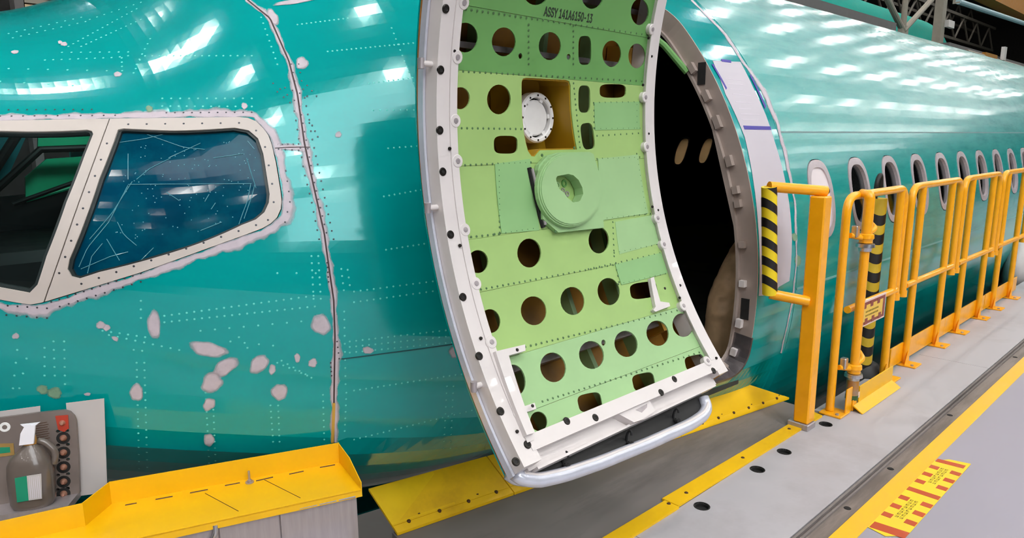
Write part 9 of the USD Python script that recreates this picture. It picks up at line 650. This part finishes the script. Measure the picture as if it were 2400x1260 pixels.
# lock pole in front of the nearest section
lk = thing('lock_pole', 'yellow locking pole with flanged collars in front of the nearest guardrail section', 'locking pole', (3.40, 1.215, 0))
px_, py_ = 3.40, 1.215
obj('upper_pole', rod((px_, py_, .86), (px_, py_, 1.05), .024, 20), M['rail'], lk, smooth=40); obj('pole_cap', tube(bend([(px_, py_, 1.03), (px_, py_, 1.06), (3.42, 1.26, 1.062)], .03), .023, 16), M['rail'], lk, smooth=True)
obj('middle_pole', rod((px_, py_, .22), (px_, py_, .80), .021, 20), M['rail'], lk, smooth=40)
for z in (.845, .20):
    c = obj('collar', lathe([(.02, .035), (.034, .03), (.036, .012), (.03, .004), (.03, -.01), (.02, -.012)], (px_, py_, z), n=24), M['rail'], lk, smooth=40)
    obj('collar_clamp', lathe([(.022, -.012), (.04, -.014), (.042, -.03), (.03, -.034), (.028, -.05), (.02, -.05)], (px_, py_, z), n=20), M['metal'], c, smooth=40)
    obj('chain_link', cat([tube([np.array([px_ + .045 + .008 * k, py_ - .01, z - .03]) + .009 * np.array([math.cos(q), .5 * math.sin(q + k), math.sin(q)]) for q in np.linspace(0, 6.28, 10)], .0022, 6) for k in range(3)]), M['metal'], c)
    obj('lock_handle', tube(bend([(px_, py_ - .01, z + .035), (px_ + .05, py_ - .02, z + .055), (px_ + .10, py_ + .02, z + .07)], .02), .013, 12), M['rail'], lk, smooth=True)
    obj('arm', rod((px_, py_, z + .01), (3.304, 1.252, z + .03), .013, 12), M['rail'], lk, smooth=40); obj('latch', box((3.315, 1.225, z + .02), (3.35, 1.255, z + .075), .004), M['metal'], lk)
obj('lower_sleeve', rod((px_, py_, .07), (px_, py_, .155), .0285, 20), mat('scuffed_ochre_steel', (186, 128, 44), .4, .4, rgb2=(150, 140, 136)), lk, smooth=40); obj('green_band', rod((px_, py_, .055), (px_, py_, .078), .0295, 20), mat('green_band', (52, 84, 40), .5), lk, smooth=40)
obj('foot_post', box((px_ - .025, py_ - .02, .0005), (px_ + .02, py_ + .02, .06), .003), M['rail'], lk)
tk = thing('toe_kick', 'yellow bent steel toe kick at the foot of the nearest guardrail section', 'toe kick', (3.64, 1.19, 0))
obj('upright', box((3.435, 1.192, .03), (3.89, 1.198, .115), .001), M['yellow'], tk); obj('flare', trimesh.convex.convex_hull(np.array([(x, y, z) for x in (3.37, 3.89) for y, z in ((1.192, .034), (1.197, .03), (1.145, .003), (1.15, .0005))])), M['yellow'], tk)
obj('side_plate', box((3.30, 1.20, .0005), (3.365, 1.206, .13), .001), M['rail'], tk); obj('small_label', box((3.40, 1.1905, .06), (3.435, 1.192, .09)), M['sign_white'], tk)
# hazard striped hose bollard
hb = thing('hazard_bollard', 'black and yellow striped bollard in a black rubber foot behind the guardrail', 'bollard', (3.97, 1.365, 0))
hx, hy, hr = 3.965, 1.38, .052
obj('bollard_tube', rod((hx, hy, .02), (hx, hy, 1.0), hr, 28), M['haz_dull'], hb, smooth=40); obj('rubber_foot', lathe([(0, .075), (.05, .075), (.075, .06), (.10, .005), (.10, -.0005), (0, -.0005)], (hx + .03, hy, 0), n=24), M['cable'], hb, smooth=40)
for k in range(9):
    v, f = [], []
    for j in range(29):
        q = j / 28 * 2 * math.pi; 
        for e in (0, .055): v.append((hx + (hr + .0006) * math.cos(q), hy + (hr + .0006) * math.sin(q), .06 + .105 * k + e + .045 * math.cos(q - .9)))
    for j in range(28): q = 2 * j; f += [[q, q + 2, q + 3], [q, q + 3, q + 1]]
    obj('black_stripe', trimesh.Trimesh(v, f, process=False), M['black_stripe'], hb, smooth=True)
obj('cable_loop', tube(bend([(hx - .03, hy, .96), (hx - .05, hy - .01, 1.10), (hx + .03, hy, 1.135), (hx + .05, hy, 1.02)], .04), .012, 10), M['cable'], hb, smooth=True)
# sign on the nearest section
sg = thing('warning_sign', 'small yellow and maroon striped sign hung under the nearest mid rail', 'sign', (3.63, 1.245, .4))
obj('sign_board', box((3.44, 1.236, .392), (3.81, 1.242, .527), .001), M['sign_white'], sg); obj('sign_field', box((3.452, 1.2348, .402), (3.798, 1.2362, .517)), M['sign_brown'], sg)
obj('sign_centre', box((3.485, 1.2338, .417), (3.765, 1.235, .502)), M['sign_yellow'], sg)
for k in range(3):
    for z in (.402, .486): obj('sign_block', box((3.505 + .09 * k + (.0 if z > .45 else .03), 1.233, z), (3.54 + .09 * k + (.0 if z > .45 else .03), 1.2342, z + .031)), M['sign_brown'], sg)
for r_ in range(2):
    for k in range(9): obj('sign_mark', box((3.54 + .019 * k, 1.2332, .462 - .02 * r_), (3.552 + .019 * k, 1.2340, .471 - .02 * r_)), M['ink'], sg)
# floor sticker
o_ = np.array([2.335, .752, .0014]); pts = np.array([(2.376, .752), (3.085, .752), (3.15, .70), (3.124, .640), (2.405, .640), (2.335, .70)])
st = thing('floor_sticker', 'yellow and orange-red striped warning sticker on the lilac grey deck', 'sticker', (2.74, .70, 0))
SA, SB = np.array([2.36, .752]), np.array([3.09, .752]); wd = .112
obj('sticker_sheet', prism([(2.36, .752), (3.075, .752), (3.135, .715), (3.155, .640), (2.40, .640), (2.345, .690)], .0014, .0022), M['sticker'], st)
def bar(x, w, y0, y1, sk=.0): obj('red_bar', prism([(x, y0), (x + w, y0), (x + w + sk, y1), (x + sk, y1)], .0022, .0027), M['sticker_red'], st)
bar(2.375, .05, .640, .748, -.012); bar(2.735, .034, .642, .750, 0.); bar(3.085, .035, .650, .748, -.012)
for x in (2.475, 2.56, 2.645, 2.825, 2.91, 2.995):
    bar(x, .034, .718, .750, 0.); bar(x + .004, .034, .642, .677, 0.)
for x0 in (2.50, 2.86):
    for r_ in range(2):
        for k in range(8):
            x = x0 + .022 * k; y = .687 + .015 * r_
            obj('glyph', cat([box((x, y, .0022), (x + .003, y + .011, .0026)), box((x, y + (.008 if k % 2 else .0), .0022), (x + .013, y + (.011 if k % 2 else .003), .0026)), box((x + .010, y + (.0 if k % 3 else .005), .0022), (x + .013, y + .011, .0026))]), M['ink'], st)

# ------------------------------------------------------------------ tray, tool stand, steel plate and jug at lower left
ZTY = .35
fr, br_, bl_ = np.array([.90, 1.614]), np.array([.937, 1.806]), np.array([.433, 1.991]); k2, k3, bk0 = np.array([.357, 2.019]), np.array([.279, 1.943]), np.array([-.12, 2.04]); fl0 = np.array([-.12, 1.937 + .0])
fl1 = np.array([.378, 1.784]); fl0 = fr + (fl1 - fr) / (fl1[0] - fr[0]) * (-.12 - fr[0])
ty = thing('yellow_tray', 'long yellow sheet steel tray with an upturned back on the grey stand', 'tray', (.5, 1.8, ZTY))
obj('tray_floor', prism([fl0, fr, br_, bl_, k2, k3, bk0], ZTY - .004, ZTY), M['yellow'], ty)
def wall(a, b, z0, z1, th=.0025, m='yellow', nm='tray_wall', zb1=None):
    a, b = np.array(a), np.array(b); d = (b - a) / np.linalg.norm(b - a); n = np.array([-d[1], d[0]]) * th; zb1 = z1 if zb1 is None else zb1
    return obj(nm, trimesh.convex.convex_hull(np.array([[*(p + s * n), z] for p, zt_ in ((a, z1), (b, zb1)) for s in (0, 1) for z in (z0, zt_)])), M[m], ty)
WT = .414
wall(bk0, k3, ZTY, WT); wall(k3, k2, ZTY, WT); wall(k2, br_, ZTY, WT + .001)
wm = (br_ + fr) / 2; wall(wm, br_, ZTY, .407, zb1=.413); wall(fr, wm, ZTY, .372, zb1=.407)
wall(fl0, fr, ZTY - .022, ZTY - .002, nm='front_lip')
d_ = (br_ - bl_) / np.linalg.norm(br_ - bl_)
for a, b in (((.452, 1.96), (.492, 1.945)), ((.534, 1.931), (.578, 1.916)), ((.622, 1.905), (.66, 1.892)), ((.699, 1.87), (.745, 1.858)), ((.788, 1.842), (.828, 1.83)), ((.875, 1.818), (.917, 1.802)), ((.382, 1.985), (.408, 1.975))):
    obj('drain_slot', tube([(a[0], a[1], ZTY + .0002), (b[0], b[1], ZTY + .0002)], .002, 6), M['bolt_dark'], ty)
for a, b in (((.565, 1.90), (.597, 1.74)), ((.72, 1.86), (.75, 1.69))): obj('sheet_joint', tube([(*a, ZTY), (*b, ZTY)], .001, 5), M['bolt_dark'], ty)
bt = thing('stud_bolt', 'short threaded steel stud standing in the yellow tray', 'bolt', (.682, 1.875, ZTY))
obj('stud', rod((.682, 1.875, ZTY + .0005), (.682, 1.875, ZTY + .036), .0032, 12), M['galv'], bt); obj('washer', lathe([(.003, .0025), (.012, .0025), (.012, .0002)], (.682, 1.875, ZTY), n=18), M['galv'], bt); obj('nut', lathe([(.003, .009), (.006, .009), (.0068, .007), (.0068, .0025)], (.682, 1.875, ZTY), n=6), M['galv'], bt)
ts = thing('tool_stand', 'grey brushed metal stand with hinged doors under the yellow tray', 'stand', (.5, 1.7, 0))
off = np.array([0.004, .018]); e0, e1 = fl0 + off, fr + off + [-.012, 0]
def pt_(t): return e0 + (e1 - e0) * t
def panel(t0, t1, z0, z1, o=0., th=.006, nm='door_panel', m='galv', parent=None):
    a, b = pt_(t0), pt_(t1); d = (e1 - e0) / np.linalg.norm(e1 - e0); n = np.array([d[1], -d[0]])
    q = [[*(p + n * s), z] for p in (a, b) for s in (o, o + th) for z in (z0, z1)]; return obj(nm, trimesh.convex.convex_hull(np.array(q)), M[m], parent or ts)
dd = (e1 - e0) / np.linalg.norm(e1 - e0); nn_ = np.array([-dd[1], dd[0]])
obj('carcass', prism([e0 + nn_ * .004, e1 + nn_ * .004, e1 + nn_ * .17, e0 + nn_ * .17], .001, ZTY - .006), M['galv'], ts)
ts_ = [0, .30, .58, .712, .80, 1.0]
ts_ = [0, .40, .655, .80, 1.0]
for a, b in zip(ts_[:-1], ts_[1:]):
    dpn = panel(a + .002, b - .002, .195, ZTY - .012)
    if (a, b) != (.655, .80):
        for k in range(3):
            t_ = (a + b) / 2 - .05 + .05 * k + (.12 if a == .40 else 0) * .5; p, q = pt_(t_), pt_(t_ + .044); h_ = np.array([*(-nn_ * .010), 0])
            obj('hinge_knuckle', rod(np.array([*p, ZTY - .018]) + h_, np.array([*q, ZTY - .018]) + h_, .0055, 10), M['galv'], dpn)
p = pt_(.648); h_ = np.array([*(-nn_ * .014), 0]); lt = obj('toggle_latch', tube(bend([np.array([*p, ZTY - .012]) + h_, np.array([*p, ZTY - .035]) + h_ * 1.4, np.array([*(p - dd * .02), ZTY - .06]) + h_], .01), .0065, 10), M['metal'], ts)
obj('lower_step', prism([e0 - nn_ * .006, e1 - nn_ * .006 - dd * .02, e1 - nn_ * .10 - dd * .01, e0 - nn_ * .16], .001, .19), M['galv'], ts)
# steel plate with copper studs and the jug before it
P0, UX, UY = np.array([.226, 2.231, .477]), np.array([.9062, -.4229, 0]), np.array([.0507, .1087, .9928]); UN = np.cross(UX, UY)
KS = .95; P0, UX, UY = np.array([0, 0, 1.33]) + (P0 - [0, 0, 1.33]) * KS, UX * KS, UY * KS; UN = np.cross(UX, UY) / KS
dv_ = thing('stud_plate', 'scratched grey steel plate with a column of copper studs leaning by the fuselage', 'steel plate', tuple(P0 - UY * .15))
loc = lambda x, y, z=0: P0 + UX * x + UY * y + UN * z
obj('plate', prism([(-.19, .098), (-.075, .103), (.03, .106), (.079, .105), (.093, .098), (.102, .085), (.106, .07), (.104, -.035), (.099, -.14), (-.19, -.14)], -.014, 0, P0, UX, UY, [[(x + .0052 * math.cos(a), y + .0045 * math.sin(a)) for a in np.linspace(0, 6.2, 10)] for x, y in ((.06, .047), (.083, .046), (.057, .007), (.081, .006), (.053, -.037), (.078, -.037), (.050, -.079), (.075, -.079), (.046, -.121), (.071, -.121))]), M['plate'], dv_)
obj('backing', prism([(-.19, .045), (.07, .045), (.07, -.14), (-.19, -.14)], -.0165, -.0145, P0, UX, UY), M['gap'], dv_)
for k, (x, y) in enumerate(((.0735, .070), (.0715, .026), (.0685, -.016), (.0655, -.058), (.0625, -.100), (.0595, -.135))):
    if k: obj('stud_socket', lathe([(.006, .0006), (.0165, .0008), (.0165, -.004)], loc(x, y), UN, 18), M['gap'], dv_)
    s_ = obj('copper_stud', lathe([(0, .012), (.004, .011), (.0065, .007), (.0085, .003), (.0095, 0), (.0095, -.004)], loc(x, y), UN, 18), M['copper'], dv_, smooth=40)
obj('red_block', prism([(.058, .092), (.089, .091), (.088, .052), (.076, .044), (.062, .052)], 0.0004, .004, P0, UX, UY), M['red'], dv_)
obj('round_stamp', lathe([(.006, .0008), (.012, .0008), (.013, 0)], loc(-.066, .076), UN, 20), M['disc'], dv_); obj('gold_tab', prism([(-.12, .036), (-.049, .028), (-.049, -.005), (-.12, -.006)], .0005, .002, P0, UX, UY), M['gold'], dv_); obj('gold_tab_window', prism([(-.12, .025), (-.058, .019), (-.058, .004), (-.12, .004)], .002, .0026, P0, UX, UY), M['label_green'], dv_)
for k in range(9): obj('etched_line', prism([(.004, .074 - .0065 * k), (.036 + .003 * (k % 2), .076 - .0065 * k), (.036 + .003 * (k % 2), .0775 - .0065 * k), (.004, .0755 - .0065 * k)], .0003, .0008, P0, UX, UY), M['bolt_dark'], dv_)
obj('foot_ledge', prism([(-.19, -.14), (.095, -.14), (.095, -.158), (-.19, -.158)], -.03, .09, P0, UX, UY), M['galv'], dv_)
obj('leg', box(loc(-.04, -.158, -.03) * [1, 1, 0] + [0, 0, .17], loc(.06, -.158, .07) * [1, 1, 0] + [0, 0, float(loc(0, -.158)[2]) + .0]), M['galv'], dv_)
for lb, o, z_ in (('tall white card standing behind the steel plate, right of it', [(.080, .121), (.177, .123), (.164, -.155), (.08, -.155)], -.02), ('short white card showing above the steel plate', [(-.083, .118), (.017, .121), (.013, .053), (-.095, .055)], -.018)):
    obj('card', prism(o, z_ - .0015, z_, P0, UX, UY), M['paper2'], label=lb, cat='card', group='white cards behind the steel plate')
jg = thing('plastic_jug', 'smoky clear plastic jug with a green and white label before the steel plate', 'jug', tuple(loc(.0, -.14, .05)))
secs = [(-.1395, .046, .034), (-.125, .053, .038), (-.05, .055, .040), (-.02, .053, .038), (.0, .044, .033), (.02, .028, .024), (.034, .016, .016), (.05, .0125, .0125), (.056, .0125, .0125)]
ang = np.arange(36) * 2 * np.pi / 36; V = []
for y, rx, rz in secs:
    cx = .002 + (0.006 if y > .01 else 0); e = 2.4 if y < .01 else 2.0
    for q in ang: c, s = math.cos(q), math.sin(q); V.append(loc(cx + rx * np.sign(c) * abs(c) ** (2 / e), y, .05 + rz * np.sign(s) * abs(s) ** (2 / e)))
fcs = []
for i in range(len(secs) - 1):
    for j in range(36): a, b = i * 36 + j, i * 36 + (j + 1) % 36; fcs += [[a, b + 36, b], [a, a + 36, b + 36]]
V += [loc(.002, secs[0][0], .05), loc(.008, secs[-1][0], .05)]
for j in range(36): fcs += [[len(V) - 2, j, (j + 1) % 36], [len(V) - 1, (len(secs) - 1) * 36 + (j + 1) % 36, (len(secs) - 1) * 36 + j]]
jm = trimesh.Trimesh(V, fcs, process=False); jm.fix_normals()
obj('jug_body', jm, M['jug'], jg, smooth=50)
obj('neck_stain', lathe([(.0, .0), (.0166, .0), (.013, .022), (0, .022)], loc(.008, .0335, .05), UY, 24), M['amber'], jg, smooth=50)
obj('cap_strap', trimesh.convex.convex_hull(np.array([loc(x, y, z) for x, y in ((-.012, .038), (.022, .038), (.030, .088), (.008, .094), (-.006, .07)) for z in (.064, .071)])), M['strip'], jg, label='shiny white strap')
obj('strap_flare', trimesh.convex.convex_hull(np.array([loc(x, y, z) for x, y in ((-.006, .094), (.040, .094), (.028, .086), (.002, .086)) for z in (.062, .067)])), M['strip'], jg)
obj('handle', tube(bend([loc(.026, .040, .05), loc(.042, .034, .05), loc(.066, .006, .05), loc(.060, -.03, .05)], .02), .0085, 12), M['jug'], jg, smooth=True)
obj('label_green_half', prism([(-.022, -.044), (.006, -.042), (.005, -.110), (-.022, -.111)], .0905, .0915, P0, UX, UY), M['label_green'], jg); obj('label_white_half', prism([(.006, -.042), (.040, -.041), (.036, -.110), (.005, -.110)], .0905, .0915, P0, UX, UY), M['paper2'], jg)
for k in range(6): obj('label_line', prism([(.011 + .0045 * k, -.046), (.0122 + .0045 * k, -.046), (.0112 + .0045 * k, -.106), (.010 + .0045 * k, -.106)], .0915, .0918, P0, UX, UY), M['print'], jg)

# ------------------------------------------------------------------ hangar background
tf = thing('fuselage_section', 'second teal fuselage on a stand far behind, under roof braces', 'airplane', (26, 10.8, FZ))
ang = np.linspace(0, 2 * np.pi, 61); ys, zs = 10.8 + 1.88 * np.cos(ang), 4.2 + 1.88 * np.sin(ang); V, Fq = [], []
for x in (20.6, 32): V += [(x, a, b) for a, b in zip(ys[:-1], zs[:-1])]
for j in range(60): a, b = j, (j + 1) % 60; Fq += [[a, b, b + 60], [a, b + 60, a + 60]]
V += [(20.6, 10.8, 4.2), (32, 10.8, 4.2)]
for j in range(60): Fq += [[120, (j + 1) % 60, j], [121, 60 + j, 60 + (j + 1) % 60]]
tm = trimesh.Trimesh(V, Fq, process=False); tm.fix_normals(); obj('barrel', tm, M['far_teal'], tf, smooth=40)
for x in (22, 30):
    obj('saddle', box((x - .2, 9.2, 1.9), (x + .2, 12.4, 2.7)), M['steel'], tf)
    for y in (9.3, 12.3): obj('stand_leg', box((x - .12, y - .12, FZ), (x + .12, y + .12, 1.9)), M['steel'], tf)
wk = thing('walkway', 'grey elevated walkway running along the top of the fuselage behind it', 'walkway', (20, 6.2, FZ))
obj('walkway_beam', box((9, 5.95, 3.45), (17.3, 6.6, 3.82)), M['walkway'], wk); obj('walkway_beam', box((21.2, 5.95, 3.45), (46, 6.6, 3.74)), M['walkway'], wk); obj('walkway_web', box((9, 6.0, 3.2), (46, 6.5, 3.5)), M['gap'], wk)
obj('handrail', rod((22.6, 5.9, 3.62), (29.8, 5.9, 3.58), .05, 10), M['steel'], wk)
for x in (10, 16, 28, 36, 44): obj('walkway_leg', box((x - .1, 6.9, FZ), (x + .1, 7.1, 3.3)), M['steel'], wk)
obj('hanging_box', box((24.3, 5.85, 3.60), (25.6, 5.95, 3.72)), M['crane'], wk, label='orange box'); obj('white_marker', box((26.15, 5.8, 3.62), (26.40, 5.9, 4.02)), M['white'], wk, label='white upright marker')
bc = thing('roof_column', 'pale steel column rising behind the fuselage crown', 'column', (21.4, 6.3, 3.7)); obj('shaft', box((21.25, 6.2, 3.74), (21.55, 6.4, 12.4)), M['steel'], bc); obj('junction_box', box((21.5, 6.1, 4.18), (22.0, 6.2, 4.36)), M['white'], bc)
rb = thing('roof_brace', 'three tan steel struts meeting in a V behind the fuselage crown', 'roof brace', (17.95, 6, 3.72))
hub = np.array([17.95, 6.02, 3.72]); obj('gusset', box(hub - [.2, .05, .1], hub + [.2, .05, .12]), M['steel'], rb)
for d in ((-1.10, 0, .54), (-.03, 0, .67), (1.74, 0, .90)): d = np.array(d, float); obj('strut', rod(hub, hub + d * 9, .065, 10), M['steel'], rb)
for k, (x, y, z, l) in enumerate(((30, 14, 7.2, 30), (30, 16, 9.0, 34), (34, 18, 6.4, 30))):
    t = thing('roof_truss', ['nearest of the dim roof trusses at upper right', 'highest of the dim roof trusses at upper right', 'lowest of the dim roof trusses at upper right'][k], 'roof truss', (x, y, z), 'dim roof trusses at upper right')
    for dz in (0, 1.5): obj('chord', box((x, y, z + dz), (x + l, y + .16, z + dz + .16)), M['dim_steel'], t)
    for j in range(int(l / 3)): a = x + 3 * j; obj('web', rod((a, y + .08, z + .1), (a + 1.5, y + .08, z + 1.5), .06, 8), M['dim_steel'], t); obj('web', rod((a + 1.5, y + .08, z + 1.5), (a + 3, y + .08, z + .1), .06, 8), M['dim_steel'], t)
cr = thing('crane_beam', 'orange crane beam with a pale pipe at the top right corner', 'crane', (32, 7, 5.2))
obj('beam', box((27, 7, 5.95), (40, 7.5, 6.7)), M['crane'], cr); obj('pipe', rod((25, 6.9, 5.35), (40, 6.9, 5.75), .08, 10), M['pipe'], cr); obj('hanger', box((25.0, 6.85, 5.3), (25.1, 7.05, 12.4)), M['steel'], cr); obj('hanger', box((39.0, 7.1, 6.7), (39.2, 7.3, 12.4)), M['steel'], cr)
rk = thing('storage_rack', 'dark rack with a beige board at the top left corner behind the nose', 'rack', (2, 12, FZ))
obj('board', box((1.84, 12, 3.06), (2.6, 12.1, 3.22)), M['beige'], rk); obj('shelf', box((1.84, 12.0, 3.24), (2.9, 12.5, 3.30)), M['steel'], rk); obj('upright', box((1.72, 12, FZ), (1.83, 12.4, 4.4)), M['walkway'], rk); obj('upright', box((2.9, 12, FZ), (3.0, 12.4, 4.4)), M['walkway'], rk); obj('dark_backdrop', box((-4, 12.5, FZ), (6, 12.6, 4.6)), M['dark_wall'], rk)  # wide back sheet is added, stands in for the dim hangar beyond
# high bay lamps on a regular grid
lp0 = None
for i in range(-3, 14):
    for j in range(-4, 5):  # last row, out of view, lights the far window shades from behind
        x, y = -2.4 + 4.12 * i, .95 + 4.12 * j
        if lp0 is None:
            lp0 = thing('high_bay_lamp', 'square high bay lamp in the lamp grid under the hangar roof', 'lamp', (x, y, 11.0), 'high bay lamps under the hangar roof')
            obj('housing', cat([box((x - .34, y - .34, 11.03), (x + .34, y + .34, 11.16), .03), box((x - .02, y - .02, 11.16), (x + .02, y + .02, 12.38))]), M['steel'], lp0); obj('lens', box((x - .3, y - .3, 11.0), (x + .3, y + .3, 11.03)), M['lamp'], lp0)
        else: copy_of(lp0, (x, y, 11.0))
